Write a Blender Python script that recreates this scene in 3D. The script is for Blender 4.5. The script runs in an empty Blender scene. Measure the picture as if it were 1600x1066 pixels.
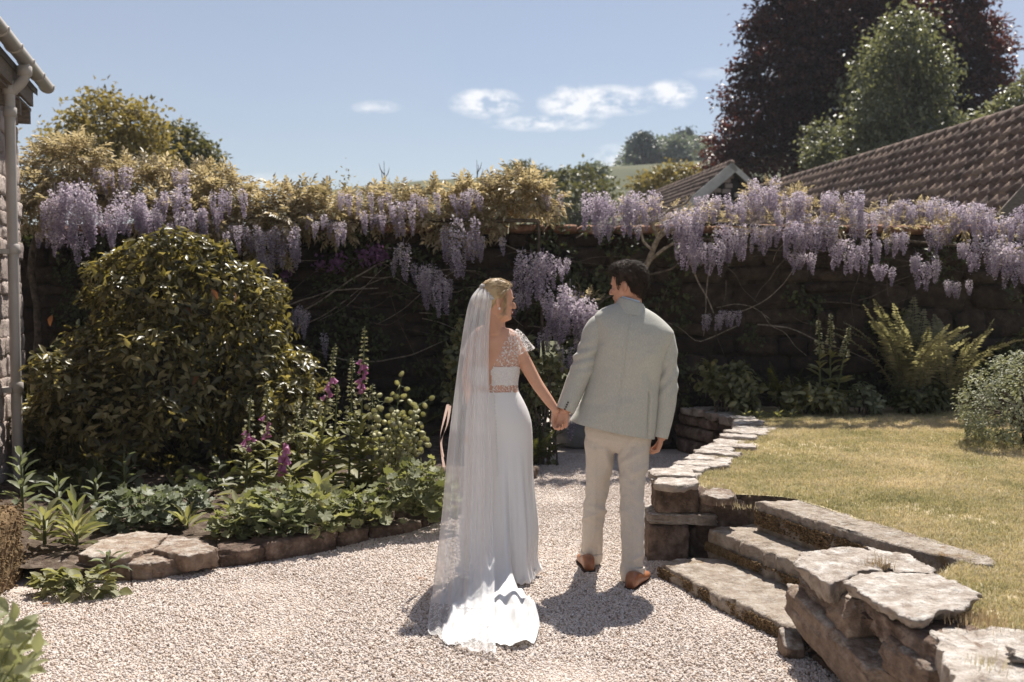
import bpy, math, random
import numpy as np
from mathutils import Vector, Matrix, Quaternion, noise

random.seed(11)
RNG = np.random.default_rng(11)
SC = bpy.context.scene
COL = SC.collection
R = math.radians

# ------------------------------------------------------------------ camera
FPX = 1555.0
PITCH = math.atan(72.0 / FPX)
CAMZ = 1.65
cam_d = bpy.data.cameras.new('camera')
cam_d.sensor_width = 36.0
cam_d.lens = 36.0 * FPX / 1600.0
cam_d.clip_start = 0.05
cam_d.clip_end = 2000.0
cam_d.dof.use_dof = True
cam_d.dof.focus_distance = 5.75
cam_d.dof.aperture_fstop = 2.6
cam = bpy.data.objects.new('camera', cam_d)
COL.objects.link(cam)
cam.location = (0, 0, CAMZ)
cam.rotation_euler = (math.pi / 2 - PITCH, 0, 0)
SC.camera = cam

# ------------------------------------------------------------------ light
SUN_EL, SUN_AZ = R(60), R(20)
SUNV = Vector((math.sin(SUN_AZ) * math.cos(SUN_EL), math.cos(SUN_AZ) * math.cos(SUN_EL), math.sin(SUN_EL)))
world = bpy.data.worlds.new('World')
SC.world = world
world.use_nodes = True
wn, wl = world.node_tree.nodes, world.node_tree.links
wn.clear()


def wnode(t, **kw):
    n = wn.new(t)
    for k, v in kw.items():
        setattr(n, k, v)
    return n


def wmath(op, a, b=None, c=None):
    n = wnode('ShaderNodeMath', operation=op)
    for i, x in enumerate((a, b, c)):
        if x is None:
            continue
        if isinstance(x, (int, float)):
            n.inputs[i].default_value = x
        else:
            wl.new(x, n.inputs[i])
    return n.outputs[0]


w_out = wnode('ShaderNodeOutputWorld')
w_bg = wnode('ShaderNodeBackground')
w_bg.inputs['Strength'].default_value = 0.064
sky = wnode('ShaderNodeTexSky', sky_type='NISHITA')
sky.sun_disc = False
sky.sun_elevation = SUN_EL
sky.sun_rotation = SUN_AZ
sky.altitude = 50
sky.air_density = 1.0
sky.dust_density = 0.7
sky.ozone_density = 2.0
tc = wnode('ShaderNodeTexCoord')
sep = wnode('ShaderNodeSeparateXYZ')
wl.new(tc.outputs['Generated'], sep.inputs[0])
dx, dy, dz = sep.outputs
fy = wmath('MAXIMUM', dy, 0.05)
az = wmath('DIVIDE', dx, fy)
el = wmath('DIVIDE', dz, fy)
# small fair-weather clouds: (azimuth, elevation, half widths, strength)
CLOUDS = [((760, 165), 62, 26, 1.0), ((905, 165), 70, 32, 1.15), ((1045, 150), 44, 26, 1.0), ((850, 196), 100, 14, .75), ((960, 160), 90, 26, .8),
          ((965, 248), 44, 24, .7), ((590, 171), 42, 12, .5), ((420, 283), 70, 12, .4), ((1180, 120), 120, 14, .45)]
tot = None
for (u, v), su, sv, k in CLOUDS:
    a0, e0 = (u - 800) / FPX, (461 - v) / FPX
    qa = wmath('MULTIPLY', wmath('SUBTRACT', az, a0), FPX / su)
    qe = wmath('MULTIPLY', wmath('SUBTRACT', el, e0), FPX / sv)
    d2 = wmath('ADD', wmath('MULTIPLY', qa, qa), wmath('MULTIPLY', qe, qe))
    m = wmath('MULTIPLY', wmath('MAXIMUM', wmath('SUBTRACT', 1.0, d2), 0.0), k)
    tot = m if tot is None else wmath('MAXIMUM', tot, m)
cmb = wnode('ShaderNodeCombineXYZ')
wl.new(az, cmb.inputs[0])
wl.new(wmath('MULTIPLY', el, 1.8), cmb.inputs[1])
cn = wnode('ShaderNodeTexNoise')
cn.inputs['Scale'].default_value = 34
cn.inputs['Detail'].default_value = 7
cn.inputs['Roughness'].default_value = 0.62
wl.new(cmb.outputs[0], cn.inputs['Vector'])
thr = wmath('MULTIPLY', tot, wmath('ADD', wmath('MULTIPLY', cn.outputs[0], 8.0), -3.25))
dens = wmath('MINIMUM', wmath('MAXIMUM', thr, 0.0), 1.0)
# a thin veil of high haze spread over the whole sky
hz = wnode('ShaderNodeTexNoise')
hz.inputs['Scale'].default_value = 2.2
hz.inputs['Detail'].default_value = 4
wl.new(tc.outputs['Generated'], hz.inputs['Vector'])
hzf = wmath('MULTIPLY', wmath('SUBTRACT', hz.outputs[0], 0.35), 0.35)
hzf = wmath('ADD', wmath('MAXIMUM', hzf, 0.0), 0.16)
mx0 = wnode('ShaderNodeMix', data_type='RGBA')
wl.new(hzf, mx0.inputs['Factor'])
wl.new(sky.outputs[0], mx0.inputs[6])
mx0.inputs[7].default_value = (5.7, 5.7, 5.9, 1)
mx1 = wnode('ShaderNodeMix', data_type='RGBA')
wl.new(wmath('MULTIPLY', dens, 0.72), mx1.inputs['Factor'])
mxt = wnode('ShaderNodeMix', data_type='RGBA', blend_type='MULTIPLY')
mxt.inputs['Factor'].default_value = 1.0
wl.new(mx0.outputs[2], mxt.inputs[6])
mxt.inputs[7].default_value = (.975, .915, .89, 1)
wl.new(mxt.outputs[2], mx1.inputs[6])
mx1.inputs[7].default_value = (10.0, 9.8, 9.7, 1)
wl.new(mx1.outputs[2], w_bg.inputs['Color'])
wl.new(w_bg.outputs[0], w_out.inputs['Surface'])

sun_d = bpy.data.lights.new('sun', 'SUN')
sun_d.energy = 4.5
sun_d.angle = R(0.53)
sun_d.color = (1.0, 0.945, 0.87)
sun = bpy.data.objects.new('sun', sun_d)
COL.objects.link(sun)
sun.location = (6, 16, 28)
sun.rotation_mode = 'QUATERNION'
sun.rotation_quaternion = (-SUNV).to_track_quat('-Z', 'Y')

SC.view_settings.view_transform = 'Standard'
SC.view_settings.look = 'None'
SC.view_settings.exposure = 0.9
SC.view_settings.gamma = 1.0
SC.view_settings.use_curve_mapping = False
SC.render.engine = 'CYCLES'
SC.cycles.max_bounces = 7
SC.cycles.diffuse_bounces = 4
SC.cycles.transparent_max_bounces = 16
SC.cycles.sample_clamp_indirect = 6.0
SC.cycles.use_denoising = True

# ------------------------------------------------------------------ measuring: where a sight line meets a plane of the garden
CF = Vector((0, math.cos(PITCH), -math.sin(PITCH)))
CU = Vector((0, math.sin(PITCH), math.cos(PITCH)))


def ray(u, v):
    return Vector(((u - 800) / FPX, 0, 0)) + CU * ((533 - v) / FPX) + CF


def P(u, v, d):
    r = ray(u, v)
    return Vector((0, 0, CAMZ)) + r * (d / r.y)


def G(u, v, h=0.0):
    r = ray(u, v)
    return Vector((0, 0, CAMZ)) + r * ((h - CAMZ) / r.z)


# ------------------------------------------------------------------ mesh helpers
WLOC = {}


class B:
    """collects pieces of one mesh"""

    def __init__(s):
        s.V, s.F, s.A, s.M, s.n = [], [], [], [], 0

    def add(s, V, F, rnd=0.5, mi=0):
        V = np.asarray(V, dtype=np.float64).reshape(-1, 3)
        if isinstance(F, np.ndarray):
            F = [F] if F.ndim == 2 else F
        elif len(F) and not isinstance(F[0], np.ndarray):
            by = {}
            for f in F:
                by.setdefault(len(f), []).append(f)
            F = [np.array(x) for x in by.values()]
        for f in F:
            s.F.append(f + s.n)
            s.M.append(np.full(len(f), mi, dtype=np.int32))
        s.V.append(V)
        s.A.append(np.broadcast_to(np.asarray(rnd, dtype=np.float64), (len(V),)))
        s.n += len(V)

    def mesh(s, name, mats, off=(0, 0, 0), smooth=True):
        me = bpy.data.meshes.new(name)
        V = np.concatenate(s.V) - np.asarray(off)
        idx = np.concatenate([f.ravel() for f in s.F]).astype(np.int32)
        tot = np.concatenate([np.full(len(f), f.shape[1]) for f in s.F])
        st = np.concatenate([[0], np.cumsum(tot)[:-1]]).astype(np.int32)
        me.vertices.add(len(V))
        me.vertices.foreach_set('co', V.astype(np.float32).ravel())
        me.loops.add(len(idx))
        me.loops.foreach_set('vertex_index', idx)
        me.polygons.add(len(st))
        me.polygons.foreach_set('loop_start', st)
        if not isinstance(mats, (list, tuple)):
            mats = [mats]
        for m in mats:
            me.materials.append(m)
        me.polygons.foreach_set('material_index', np.concatenate(s.M))
        me.update(calc_edges=True)
        me.polygons.foreach_set('use_smooth', np.full(len(st), bool(smooth)))
        a = me.attributes.new('rnd', 'FLOAT', 'POINT')
        a.data.foreach_set('value', np.concatenate(s.A).astype(np.float32))
        return me

    def build(s, name, mats, parent=None, smooth=True):
        off = WLOC.get(parent.name, Vector((0, 0, 0))) if parent else Vector((0, 0, 0))
        me = s.mesh(name, mats, off, smooth)
        o = bpy.data.objects.new(name, me)
        COL.objects.link(o)
        if parent:
            o.parent = parent
        WLOC[o.name] = Vector(off)
        return o


def thing(name, label, cat, loc=(0, 0, 0), group=None):
    o = bpy.data.objects.new(name, None)
    COL.objects.link(o)
    o.empty_display_size = 0.1
    o.location = loc
    WLOC[o.name] = Vector(loc)
    return tag(o, label, cat, group)


def tag(o, label, cat, group=None):
    o['label'] = label
    o['category'] = cat
    if group:
        o['group'] = group
    return o


def kind(o, k):
    o['kind'] = k
    return o


def place(name, me, parent, loc, rot=None, scale=(1, 1, 1)):
    """an object sharing mesh data, at a world position, as part of parent"""
    o = bpy.data.objects.new(name, me)
    COL.objects.link(o)
    if parent:
        o.parent = parent
        loc = Vector(loc) - WLOC[parent.name]
    o.location = loc
    if rot is not None:
        o.rotation_mode = 'QUATERNION'
        o.rotation_quaternion = rot
    o.scale = scale
    return o


def nrmz(a):
    a = np.asarray(a, dtype=np.float64)
    return a / np.maximum(np.linalg.norm(a, axis=-1, keepdims=True), 1e-9)


def catmull(pts, n):
    P_ = np.asarray(pts, dtype=np.float64)
    if P_.ndim == 1:
        P_ = P_[:, None]
    m = len(P_)
    t = np.linspace(0, m - 1, n)
    i = np.clip(t.astype(int), 0, m - 2)
    f = (t - i)[:, None]
    p0, p1, p2, p3 = P_[np.clip(i - 1, 0, m - 1)], P_[i], P_[i + 1], P_[np.clip(i + 2, 0, m - 1)]
    return .5 * ((2 * p1) + (-p0 + p2) * f + (2 * p0 - 5 * p1 + 4 * p2 - p3) * f ** 2 + (-p0 + 3 * p1 - 3 * p2 + p3) * f ** 3)


def gridF(nu, nv, wrap=False):
    """faces of a grid of nv rows x nu columns"""
    c = nu if wrap else nu - 1
    i = np.arange(nv - 1)[:, None] * nu
    j = np.arange(c)[None, :]
    k = (j + 1) % nu
    return np.stack([i + j, i + k, i + nu + k, i + nu + j], -1).reshape(-1, 4)


def tube(b, pts, rad, n=6, k=None, rnd=.5, cap=True, mi=0, flat=1.0):
    """tapered tube along points"""
    pts = np.asarray([tuple(p) for p in pts], dtype=np.float64)
    rad = np.asarray(rad if hasattr(rad, '__len__') else [rad] * len(pts), dtype=np.float64)
    if k:
        pts = catmull(pts, k)
        rad = catmull(rad, k)[:, 0]
    m = len(pts)
    T = nrmz(np.gradient(pts, axis=0))
    ref = np.array([0.0, 0, 1]) if abs(T[:, 2]).mean() < .8 else np.array([1.0, 0, 0])
    X = nrmz(np.cross(T, ref))
    Y = np.cross(X, T)
    a = np.linspace(0, 2 * math.pi, n, endpoint=False)
    V = pts[:, None, :] + rad[:, None, None] * (np.cos(a)[None, :, None] * X[:, None, :] + flat * np.sin(a)[None, :, None] * Y[:, None, :])
    V = V.reshape(-1, 3)
    F = [gridF(n, m, True)]
    if cap:
        V = np.vstack([V, pts[0] - T[0] * rad[0] * .6, pts[-1] + T[-1] * rad[-1] * .6])
        j = np.arange(n)
        F.append(np.stack([(j + 1) % n, j, np.full(n, n * m)], -1))
        F.append(np.stack([(m - 1) * n + j, (m - 1) * n + (j + 1) % n, np.full(n, n * m + 1)], -1))
    b.add(V, F, rnd, mi)


def ball(b, c, r, rot=None, nu=14, nv=9, mi=0, rnd=.5):
    a = np.linspace(0, 2 * math.pi, nu, endpoint=False)
    t = np.linspace(0, math.pi, nv)[1:-1]
    V = np.stack([np.sin(t)[:, None] * np.cos(a), np.sin(t)[:, None] * np.sin(a), np.repeat(np.cos(t)[:, None], nu, 1)], -1).reshape(-1, 3)
    V = np.vstack([V, [0, 0, 1], [0, 0, -1]])
    V = V * (np.asarray(r) if hasattr(r, '__len__') else np.array([r, r, r]))
    if rot is not None:
        V = V @ np.array(rot.to_3x3() if hasattr(rot, 'to_3x3') else rot).T
    V = V + np.asarray(tuple(c))
    n = nv - 2
    j = np.arange(nu)
    F = [gridF(nu, n, True), np.stack([j, (j + 1) % nu, np.full(nu, nu * n)], -1)[:, ::-1], np.stack([(n - 1) * nu + j, (n - 1) * nu + (j + 1) % nu, np.full(nu, nu * n + 1)], -1)]
    F[0] = F[0][:, ::-1]
    b.add(V, F, rnd, mi)


def box(b, lo, hi, rnd=.5, mi=0, M=None):
    lo, hi = np.asarray(lo, float), np.asarray(hi, float)
    V = np.array([[x, y, z] for z in (0, 1) for y in (0, 1) for x in (0, 1)], float) * (hi - lo) + lo
    if M is not None:
        V = V @ np.array(M.to_3x3()).T + np.array(M.translation)
    b.add(V, np.array([[0, 2, 3, 1], [4, 5, 7, 6], [0, 1, 5, 4], [2, 6, 7, 3], [0, 4, 6, 2], [1, 3, 7, 5]]), rnd, mi)


def nz(p, s=1.0, o=4):
    return noise.fractal(Vector(p) * s, 1.0, 2.0, o)


def fbm(V, s, o=4, seed=0.0):
    return np.array([noise.fractal((x * s + seed, y * s - seed, z * s + seed * .7), .9, 2.1, o) for x, y, z in V])


# ------------------------------------------------------------------ materials
MATS = {}


def mat(name, stops, rough=.8, scale=6.0, detail=5, bump=.0, bscale=40.0, attr=0.0, obj=0.0, trans=None, tw=.4, spec=.3, coat=0, lichen=None, lthr=.56, lscale=9.0, up=False, stretch=None, dist=.02, alpha=None, sheen=0, moss=None, vrn=None):
    """procedural material: noise (mixed with per-leaf / per-object chance) -> colour ramp, optional translucent share, lichen patches"""
    m = bpy.data.materials.new(name)
    m.use_nodes = True
    n, l = m.node_tree.nodes, m.node_tree.links
    n.clear()
    out = n.new('ShaderNodeOutputMaterial')
    p = n.new('ShaderNodeBsdfPrincipled')
    p.inputs['Roughness'].default_value = rough
    p.inputs['Specular IOR Level'].default_value = spec
    if coat:
        p.inputs['Coat Weight'].default_value = coat
    if sheen:
        p.inputs['Sheen Weight'].default_value = sheen

    def mth(op, a, b=None):
        q = n.new('ShaderNodeMath')
        q.operation = op
        for i, x in enumerate((a, b)):
            if x is None:
                continue
            if isinstance(x, (int, float)):
                q.inputs[i].default_value = x
            else:
                l.new(x, q.inputs[i])
        return q.outputs[0]

    geo = n.new('ShaderNodeNewGeometry')
    pos = geo.outputs['Position']
    if stretch:
        mp = n.new('ShaderNodeVectorMath')
        mp.operation = 'MULTIPLY'
        mp.inputs[1].default_value = stretch
        l.new(pos, mp.inputs[0])
        pos = mp.outputs[0]

    def nse(sc, dt=5, rg=.6):
        q = n.new('ShaderNodeTexNoise')
        q.inputs['Scale'].default_value = sc
        q.inputs['Detail'].default_value = dt
        q.inputs['Roughness'].default_value = rg
        l.new(pos, q.inputs['Vector'])
        return q.outputs[0]

    wN = max(0.0, 1.0 - attr - obj)
    f = mth('ADD', mth('MULTIPLY', mth('SUBTRACT', nse(scale, detail), .5), 2.0 * wN), .5 * wN)
    if attr:
        at = n.new('ShaderNodeAttribute')
        at.attribute_name = 'rnd'
        f = mth('ADD', f, mth('MULTIPLY', at.outputs['Fac'], attr))
    if obj:
        oi = n.new('ShaderNodeObjectInfo')
        f = mth('ADD', f, mth('MULTIPLY', oi.outputs['Random'], obj))
    rp = n.new('ShaderNodeValToRGB')
    els = rp.color_ramp.elements
    els[0].position, els[0].color = stops[0][0], (*stops[0][1], 1)
    els[1].position, els[1].color = stops[-1][0], (*stops[-1][1], 1)
    for q, c in stops[1:-1]:
        e = els.new(q)
        e.color = (*c, 1)
    l.new(f, rp.inputs[0])
    colr = rp.outputs[0]

    def over(colr, mask, c):
        mx = n.new('ShaderNodeMix')
        mx.data_type = 'RGBA'
        l.new(mask, mx.inputs['Factor'])
        l.new(colr, mx.inputs[6])
        mx.inputs[7].default_value = (*c, 1)
        return mx.outputs[2]

    if lichen:
        mk = mth('MULTIPLY', mth('SUBTRACT', nse(lscale, 8, .74), lthr), 5.0)
        if up:
            sx = n.new('ShaderNodeSeparateXYZ')
            l.new(geo.outputs['Normal'], sx.inputs[0])
            mk = mth('MULTIPLY', mk, mth('MINIMUM', mth('MAXIMUM', mth('MULTIPLY', mth('SUBTRACT', sx.outputs[2], .35), 2.4), 0.0), 1.0))
        mk = mth('MULTIPLY', mth('MINIMUM', mth('MAXIMUM', mk, 0.0), 1.0), .75)
        colr = over(colr, mk, lichen)
    if moss:
        mc, mt, ms = moss
        mk = mth('MINIMUM', mth('MAXIMUM', mth('MULTIPLY', mth('SUBTRACT', nse(ms, 5, .7), mt), 10.0), 0.0), 1.0)
        colr = over(colr, mk, mc)
    l.new(colr, p.inputs['Base Color'])
    if bump:
        bp = n.new('ShaderNodeBump')
        bp.inputs['Strength'].default_value = bump
        bp.inputs['Distance'].default_value = dist
        l.new(nse(bscale, 6, .65), bp.inputs['Height'])
        l.new(bp.outputs[0], p.inputs['Normal'])
    sh = p.outputs[0]
    if trans:
        t = n.new('ShaderNodeBsdfTranslucent')
        mt2 = n.new('ShaderNodeMix')
        mt2.data_type = 'RGBA'
        mt2.blend_type = 'MULTIPLY'
        mt2.inputs['Factor'].default_value = 1.0
        l.new(colr, mt2.inputs[6])
        mt2.inputs[7].default_value = (*trans, 1)
        l.new(mt2.outputs[2], t.inputs['Color'])
        ms_ = n.new('ShaderNodeMixShader')
        ms_.inputs[0].default_value = tw
        l.new(sh, ms_.inputs[1])
        l.new(t.outputs[0], ms_.inputs[2])
        sh = ms_.outputs[0]
    if alpha is not None:
        tr = n.new('ShaderNodeBsdfTransparent')
        ma = n.new('ShaderNodeMixShader')
        if isinstance(alpha, (int, float)):
            ma.inputs[0].default_value = alpha
        else:                                   # (base, pattern scale, threshold): embroidered motifs on sheer net
            base, sc, th_ = alpha
            vo = n.new('ShaderNodeTexVoronoi')
            vo.inputs['Scale'].default_value = sc
            l.new(pos, vo.inputs['Vector'])
            w2 = n.new('ShaderNodeTexNoise')
            w2.inputs['Scale'].default_value = sc * 1.7
            w2.inputs['Detail'].default_value = 3
            l.new(pos, w2.inputs['Vector'])
            k1 = mth('LESS_THAN', mth('ADD', vo.outputs['Distance'], mth('MULTIPLY', w2.outputs[0], .35)), th_)
            ab = mth('ABSOLUTE', mth('SUBTRACT', nse(sc * .9, 3, .5), .5))
            k2 = mth('LESS_THAN', ab, .022)
            l.new(mth('ADD', mth('MULTIPLY', mth('MAXIMUM', k1, k2), .95 - base), base), ma.inputs[0])
        l.new(tr.outputs[0], ma.inputs[1])
        l.new(sh, ma.inputs[2])
        sh = ma.outputs[0]
    l.new(sh, out.inputs['Surface'])
    MATS[name] = m
    return m


def leafmat(name, dark, mid, light, tw=.42, rough=.45, tint=(1.25, 1.2, .7), obj=.35, attr=.45, spec=.35):
    return mat(name, [(.12, dark), (.5, mid), (.88, light)], rough=rough, scale=3.0, detail=3, attr=attr, obj=obj, trans=tint, tw=tw, spec=spec)
# ------------------------------------------------------------------ palette
GREY_STONE = [(.1, (.10, .07, .05)), (.4, (.19, .135, .10)), (.65, (.27, .20, .15)), (.9, (.36, .29, .23))]
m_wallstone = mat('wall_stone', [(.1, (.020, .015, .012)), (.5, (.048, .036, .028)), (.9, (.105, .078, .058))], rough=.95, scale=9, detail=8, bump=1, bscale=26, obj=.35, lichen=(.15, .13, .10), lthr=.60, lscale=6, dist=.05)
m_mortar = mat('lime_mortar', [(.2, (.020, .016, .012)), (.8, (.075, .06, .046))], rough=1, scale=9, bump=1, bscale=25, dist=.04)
m_stone = mat('garden_stone', GREY_STONE, rough=.95, scale=16, detail=9, bump=1, bscale=28, obj=.25, lichen=(.60, .56, .50), lthr=.45, lscale=11, up=True, dist=.025, moss=((.16, .10, .045), .62, 5))
m_capstone = mat('weathered_capping_stone', [(.1, (.16, .12, .09)), (.5, (.36, .30, .25)), (.9, (.55, .49, .43))], rough=.9, scale=9, detail=9, bump=1, bscale=34, obj=.2, lichen=(.74, .71, .66), lthr=.45, lscale=13, up=True, dist=.03, moss=((.30, .22, .13), .64, 9))
m_coping = mat('red_brick_coping', [(.1, (.13, .075, .05)), (.5, (.26, .145, .095)), (.9, (.40, .26, .19))], rough=.95, scale=12, detail=8, bump=1, bscale=24, obj=.3, lichen=(.45, .40, .33), lthr=.58, lscale=10, dist=.03)
m_redstone = mat('red_brown_stone', [(.18, (.055, .038, .029)), (.45, (.13, .088, .066)), (.62, (.21, .15, .115)), (.85, (.36, .285, .23))], rough=.95, scale=11, detail=9, bump=1, bscale=24, obj=.25, lichen=(.40, .35, .29), lthr=.58, lscale=13, dist=.04)
m_step = mat('granite_step', [(.1, (.19, .145, .105)), (.5, (.34, .28, .225)), (.9, (.48, .415, .345))], rough=.95, scale=14, detail=9, bump=1, bscale=45, obj=.15, lichen=(.58, .55, .50), lthr=.50, lscale=18, up=True, dist=.025, moss=((.22, .145, .07), .60, 5))
m_moss = mat('dry_moss', [(.15, (.10, .06, .028)), (.5, (.23, .15, .075)), (.85, (.36, .255, .14))], rough=1, scale=30, bump=1, bscale=90, attr=.3, dist=.02)
m_soil = mat('bed_soil', [(.2, (.055, .038, .027)), (.5, (.11, .08, .058)), (.85, (.20, .155, .12))], rough=1, scale=14, bump=1, bscale=40, dist=.03)
m_gravel_base = mat('gravel_bed', [(.2, (.34, .275, .225)), (.5, (.52, .445, .385)), (.8, (.66, .59, .53))], rough=.95, scale=90, detail=3, bump=1, bscale=85, dist=.01)
m_pebble = mat('pebble', [(.02, (.36, .26, .19)), (.2, (.50, .41, .34)), (.42, (.58, .495, .43)), (.62, (.65, .575, .515)), (.8, (.55, .495, .46)), (.97, (.74, .685, .64))], rough=.75, scale=20, obj=.85, spec=.3)
m_lawn = mat('dry_lawn', [(.15, (.25, .225, .12)), (.45, (.40, .345, .205)), (.6, (.53, .44, .30)), (.9, (.62, .53, .39))], rough=1, scale=1.7, detail=9, bump=.8, bscale=120, dist=.01)
m_grass = mat('dry_grass_blade', [(.12, (.21, .21, .10)), (.36, (.40, .37, .205)), (.58, (.59, .505, .34)), (.9, (.73, .63, .48))], rough=.7, scale=1.5, detail=7, obj=.28, attr=.16, trans=(1.15, 1.1, .8), tw=.3)
m_field = mat('far_field', [(.2, (.06, .065, .03)), (.8, (.11, .11, .06))], rough=1, scale=.05)
m_bark = mat('bark', [(.2, (.05, .04, .03)), (.8, (.15, .12, .095))], rough=.95, scale=20, bump=.8, bscale=40)
m_palebark = mat('pale_wisteria_bark', [(.2, (.15, .12, .09)), (.8, (.36, .31, .25))], rough=.9, scale=25, bump=.7, bscale=60)
m_stem = mat('green_stem', [(.2, (.07, .085, .03)), (.8, (.15, .165, .07))], rough=.6, scale=12)
m_tile = mat('clay_pantile', [(.08, (.06, .041, .033)), (.4, (.125, .086, .067)), (.65, (.19, .13, .10)), (.92, (.30, .215, .15))], rough=.9, scale=9, detail=8, bump=.6, bscale=30, obj=.5, attr=.1, lichen=(.30, .25, .19), lthr=.60, lscale=4, moss=((.33, .17, .07), .70, 2.2))
m_barge = mat('weathered_bargeboard', [(.2, (.40, .39, .36)), (.8, (.55, .53, .49))], rough=.7, scale=4, bump=.2)
m_housestone = mat('house_rubble', [(.1, (.24, .19, .165)), (.5, (.42, .345, .305)), (.9, (.58, .49, .44))], rough=.95, scale=7, bump=.9, bscale=30, obj=.5, dist=.03)
m_housemortar = mat('house_mortar', [(.2, (.20, .16, .14)), (.8, (.34, .28, .245))], rough=1, scale=9, bump=1, bscale=25, dist=.03)
m_pipe = mat('grey_brown_rainwater_paint', [(.2, (.38, .345, .31)), (.8, (.45, .41, .37))], rough=.45, scale=3, spec=.4)
m_wood = mat('old_dark_timber', [(.2, (.15, .12, .095)), (.8, (.27, .22, .18))], rough=.85, scale=10, bump=.4, stretch=(1, 6, 6))
m_slate = mat('slate', [(.2, (.10, .095, .095)), (.8, (.18, .17, .165))], rough=.7, scale=6, bump=.3)
m_boulder = mat('smooth_grey_stone', [(.2, (.15, .15, .145)), (.8, (.24, .235, .23))], rough=.7, scale=5, bump=.25, bscale=40, lichen=(.34, .33, .31), lthr=.66)

# ------------------------------------------------------------------ stones
_CUBE = {}


def cube_t(n):
    if n not in _CUBE:
        key, V, F = {}, [], []

        def idx(p):
            k = tuple(round(x * 1000) for x in p)
            if k not in key:
                key[k] = len(V)
                V.append(p)
            return key[k]
        t = np.linspace(-1, 1, n + 1)
        for ax in range(3):
            for s in (-1, 1):
                for i in range(n):
                    for j in range(n):
                        q = []
                        for a, c in ((i, j), (i + 1, j), (i + 1, j + 1), (i, j + 1)):
                            p = [0, 0, 0]
                            p[ax] = s
                            p[(ax + 1) % 3] = t[a]
                            p[(ax + 2) % 3] = t[c]
                            q.append(idx(tuple(p)))
                        F.append(q if s > 0 else q[::-1])
        _CUBE[n] = (np.array(V), np.array(F))
    return _CUBE[n]


def rock_v(n, seed, q=7.0, cuts=5, cmin=.72, rough=.07, ns=1.6, zcut=True):
    """unit rock in [-1,1]: a rounded block with chipped faces"""
    V, F = cube_t(n)
    V = V / (np.abs(V) ** q).sum(1, keepdims=True) ** (1 / q)
    r = np.random.default_rng(seed)
    for _ in range(cuts):
        d = r.normal(size=3) * (1, 1, 1 if zcut else .25)
        d /= np.linalg.norm(d)
        c = (cmin + r.random() * .25) * np.abs(d).sum() ** .9
        o = np.maximum(V @ d - c, 0)
        V = V - o[:, None] * d
    f = np.array([noise.fractal((x * ns + seed * 3.1, y * ns, z * ns), .8, 2.2, 4) for x, y, z in V])
    V = V * (1 + rough * f)[:, None]
    if n >= 12:                                  # broken, layered surface
        f = np.array([noise.ridged_multi_fractal((x * 2.6 + seed, y * 2.6, z * 4.5), .8, 2.2, 5, 1.0, 2.0) for x, y, z in V])
        V = V * (1 - .035 * (f - 1.0))[:, None]
    return V, F


def rotz(a):
    return Matrix.Rotation(a, 3, 'Z')


def rock(b, c, size, rot=None, seed=0, n=10, rnd=.5, mi=0, **kw):
    V, F = rock_v(n, seed, **kw)
    V = V * (np.asarray(size) / 2)
    if rot is not None:
        V = V @ np.array(rot).T
    b.add(V + np.asarray(tuple(c)), F, rnd, mi)


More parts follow.
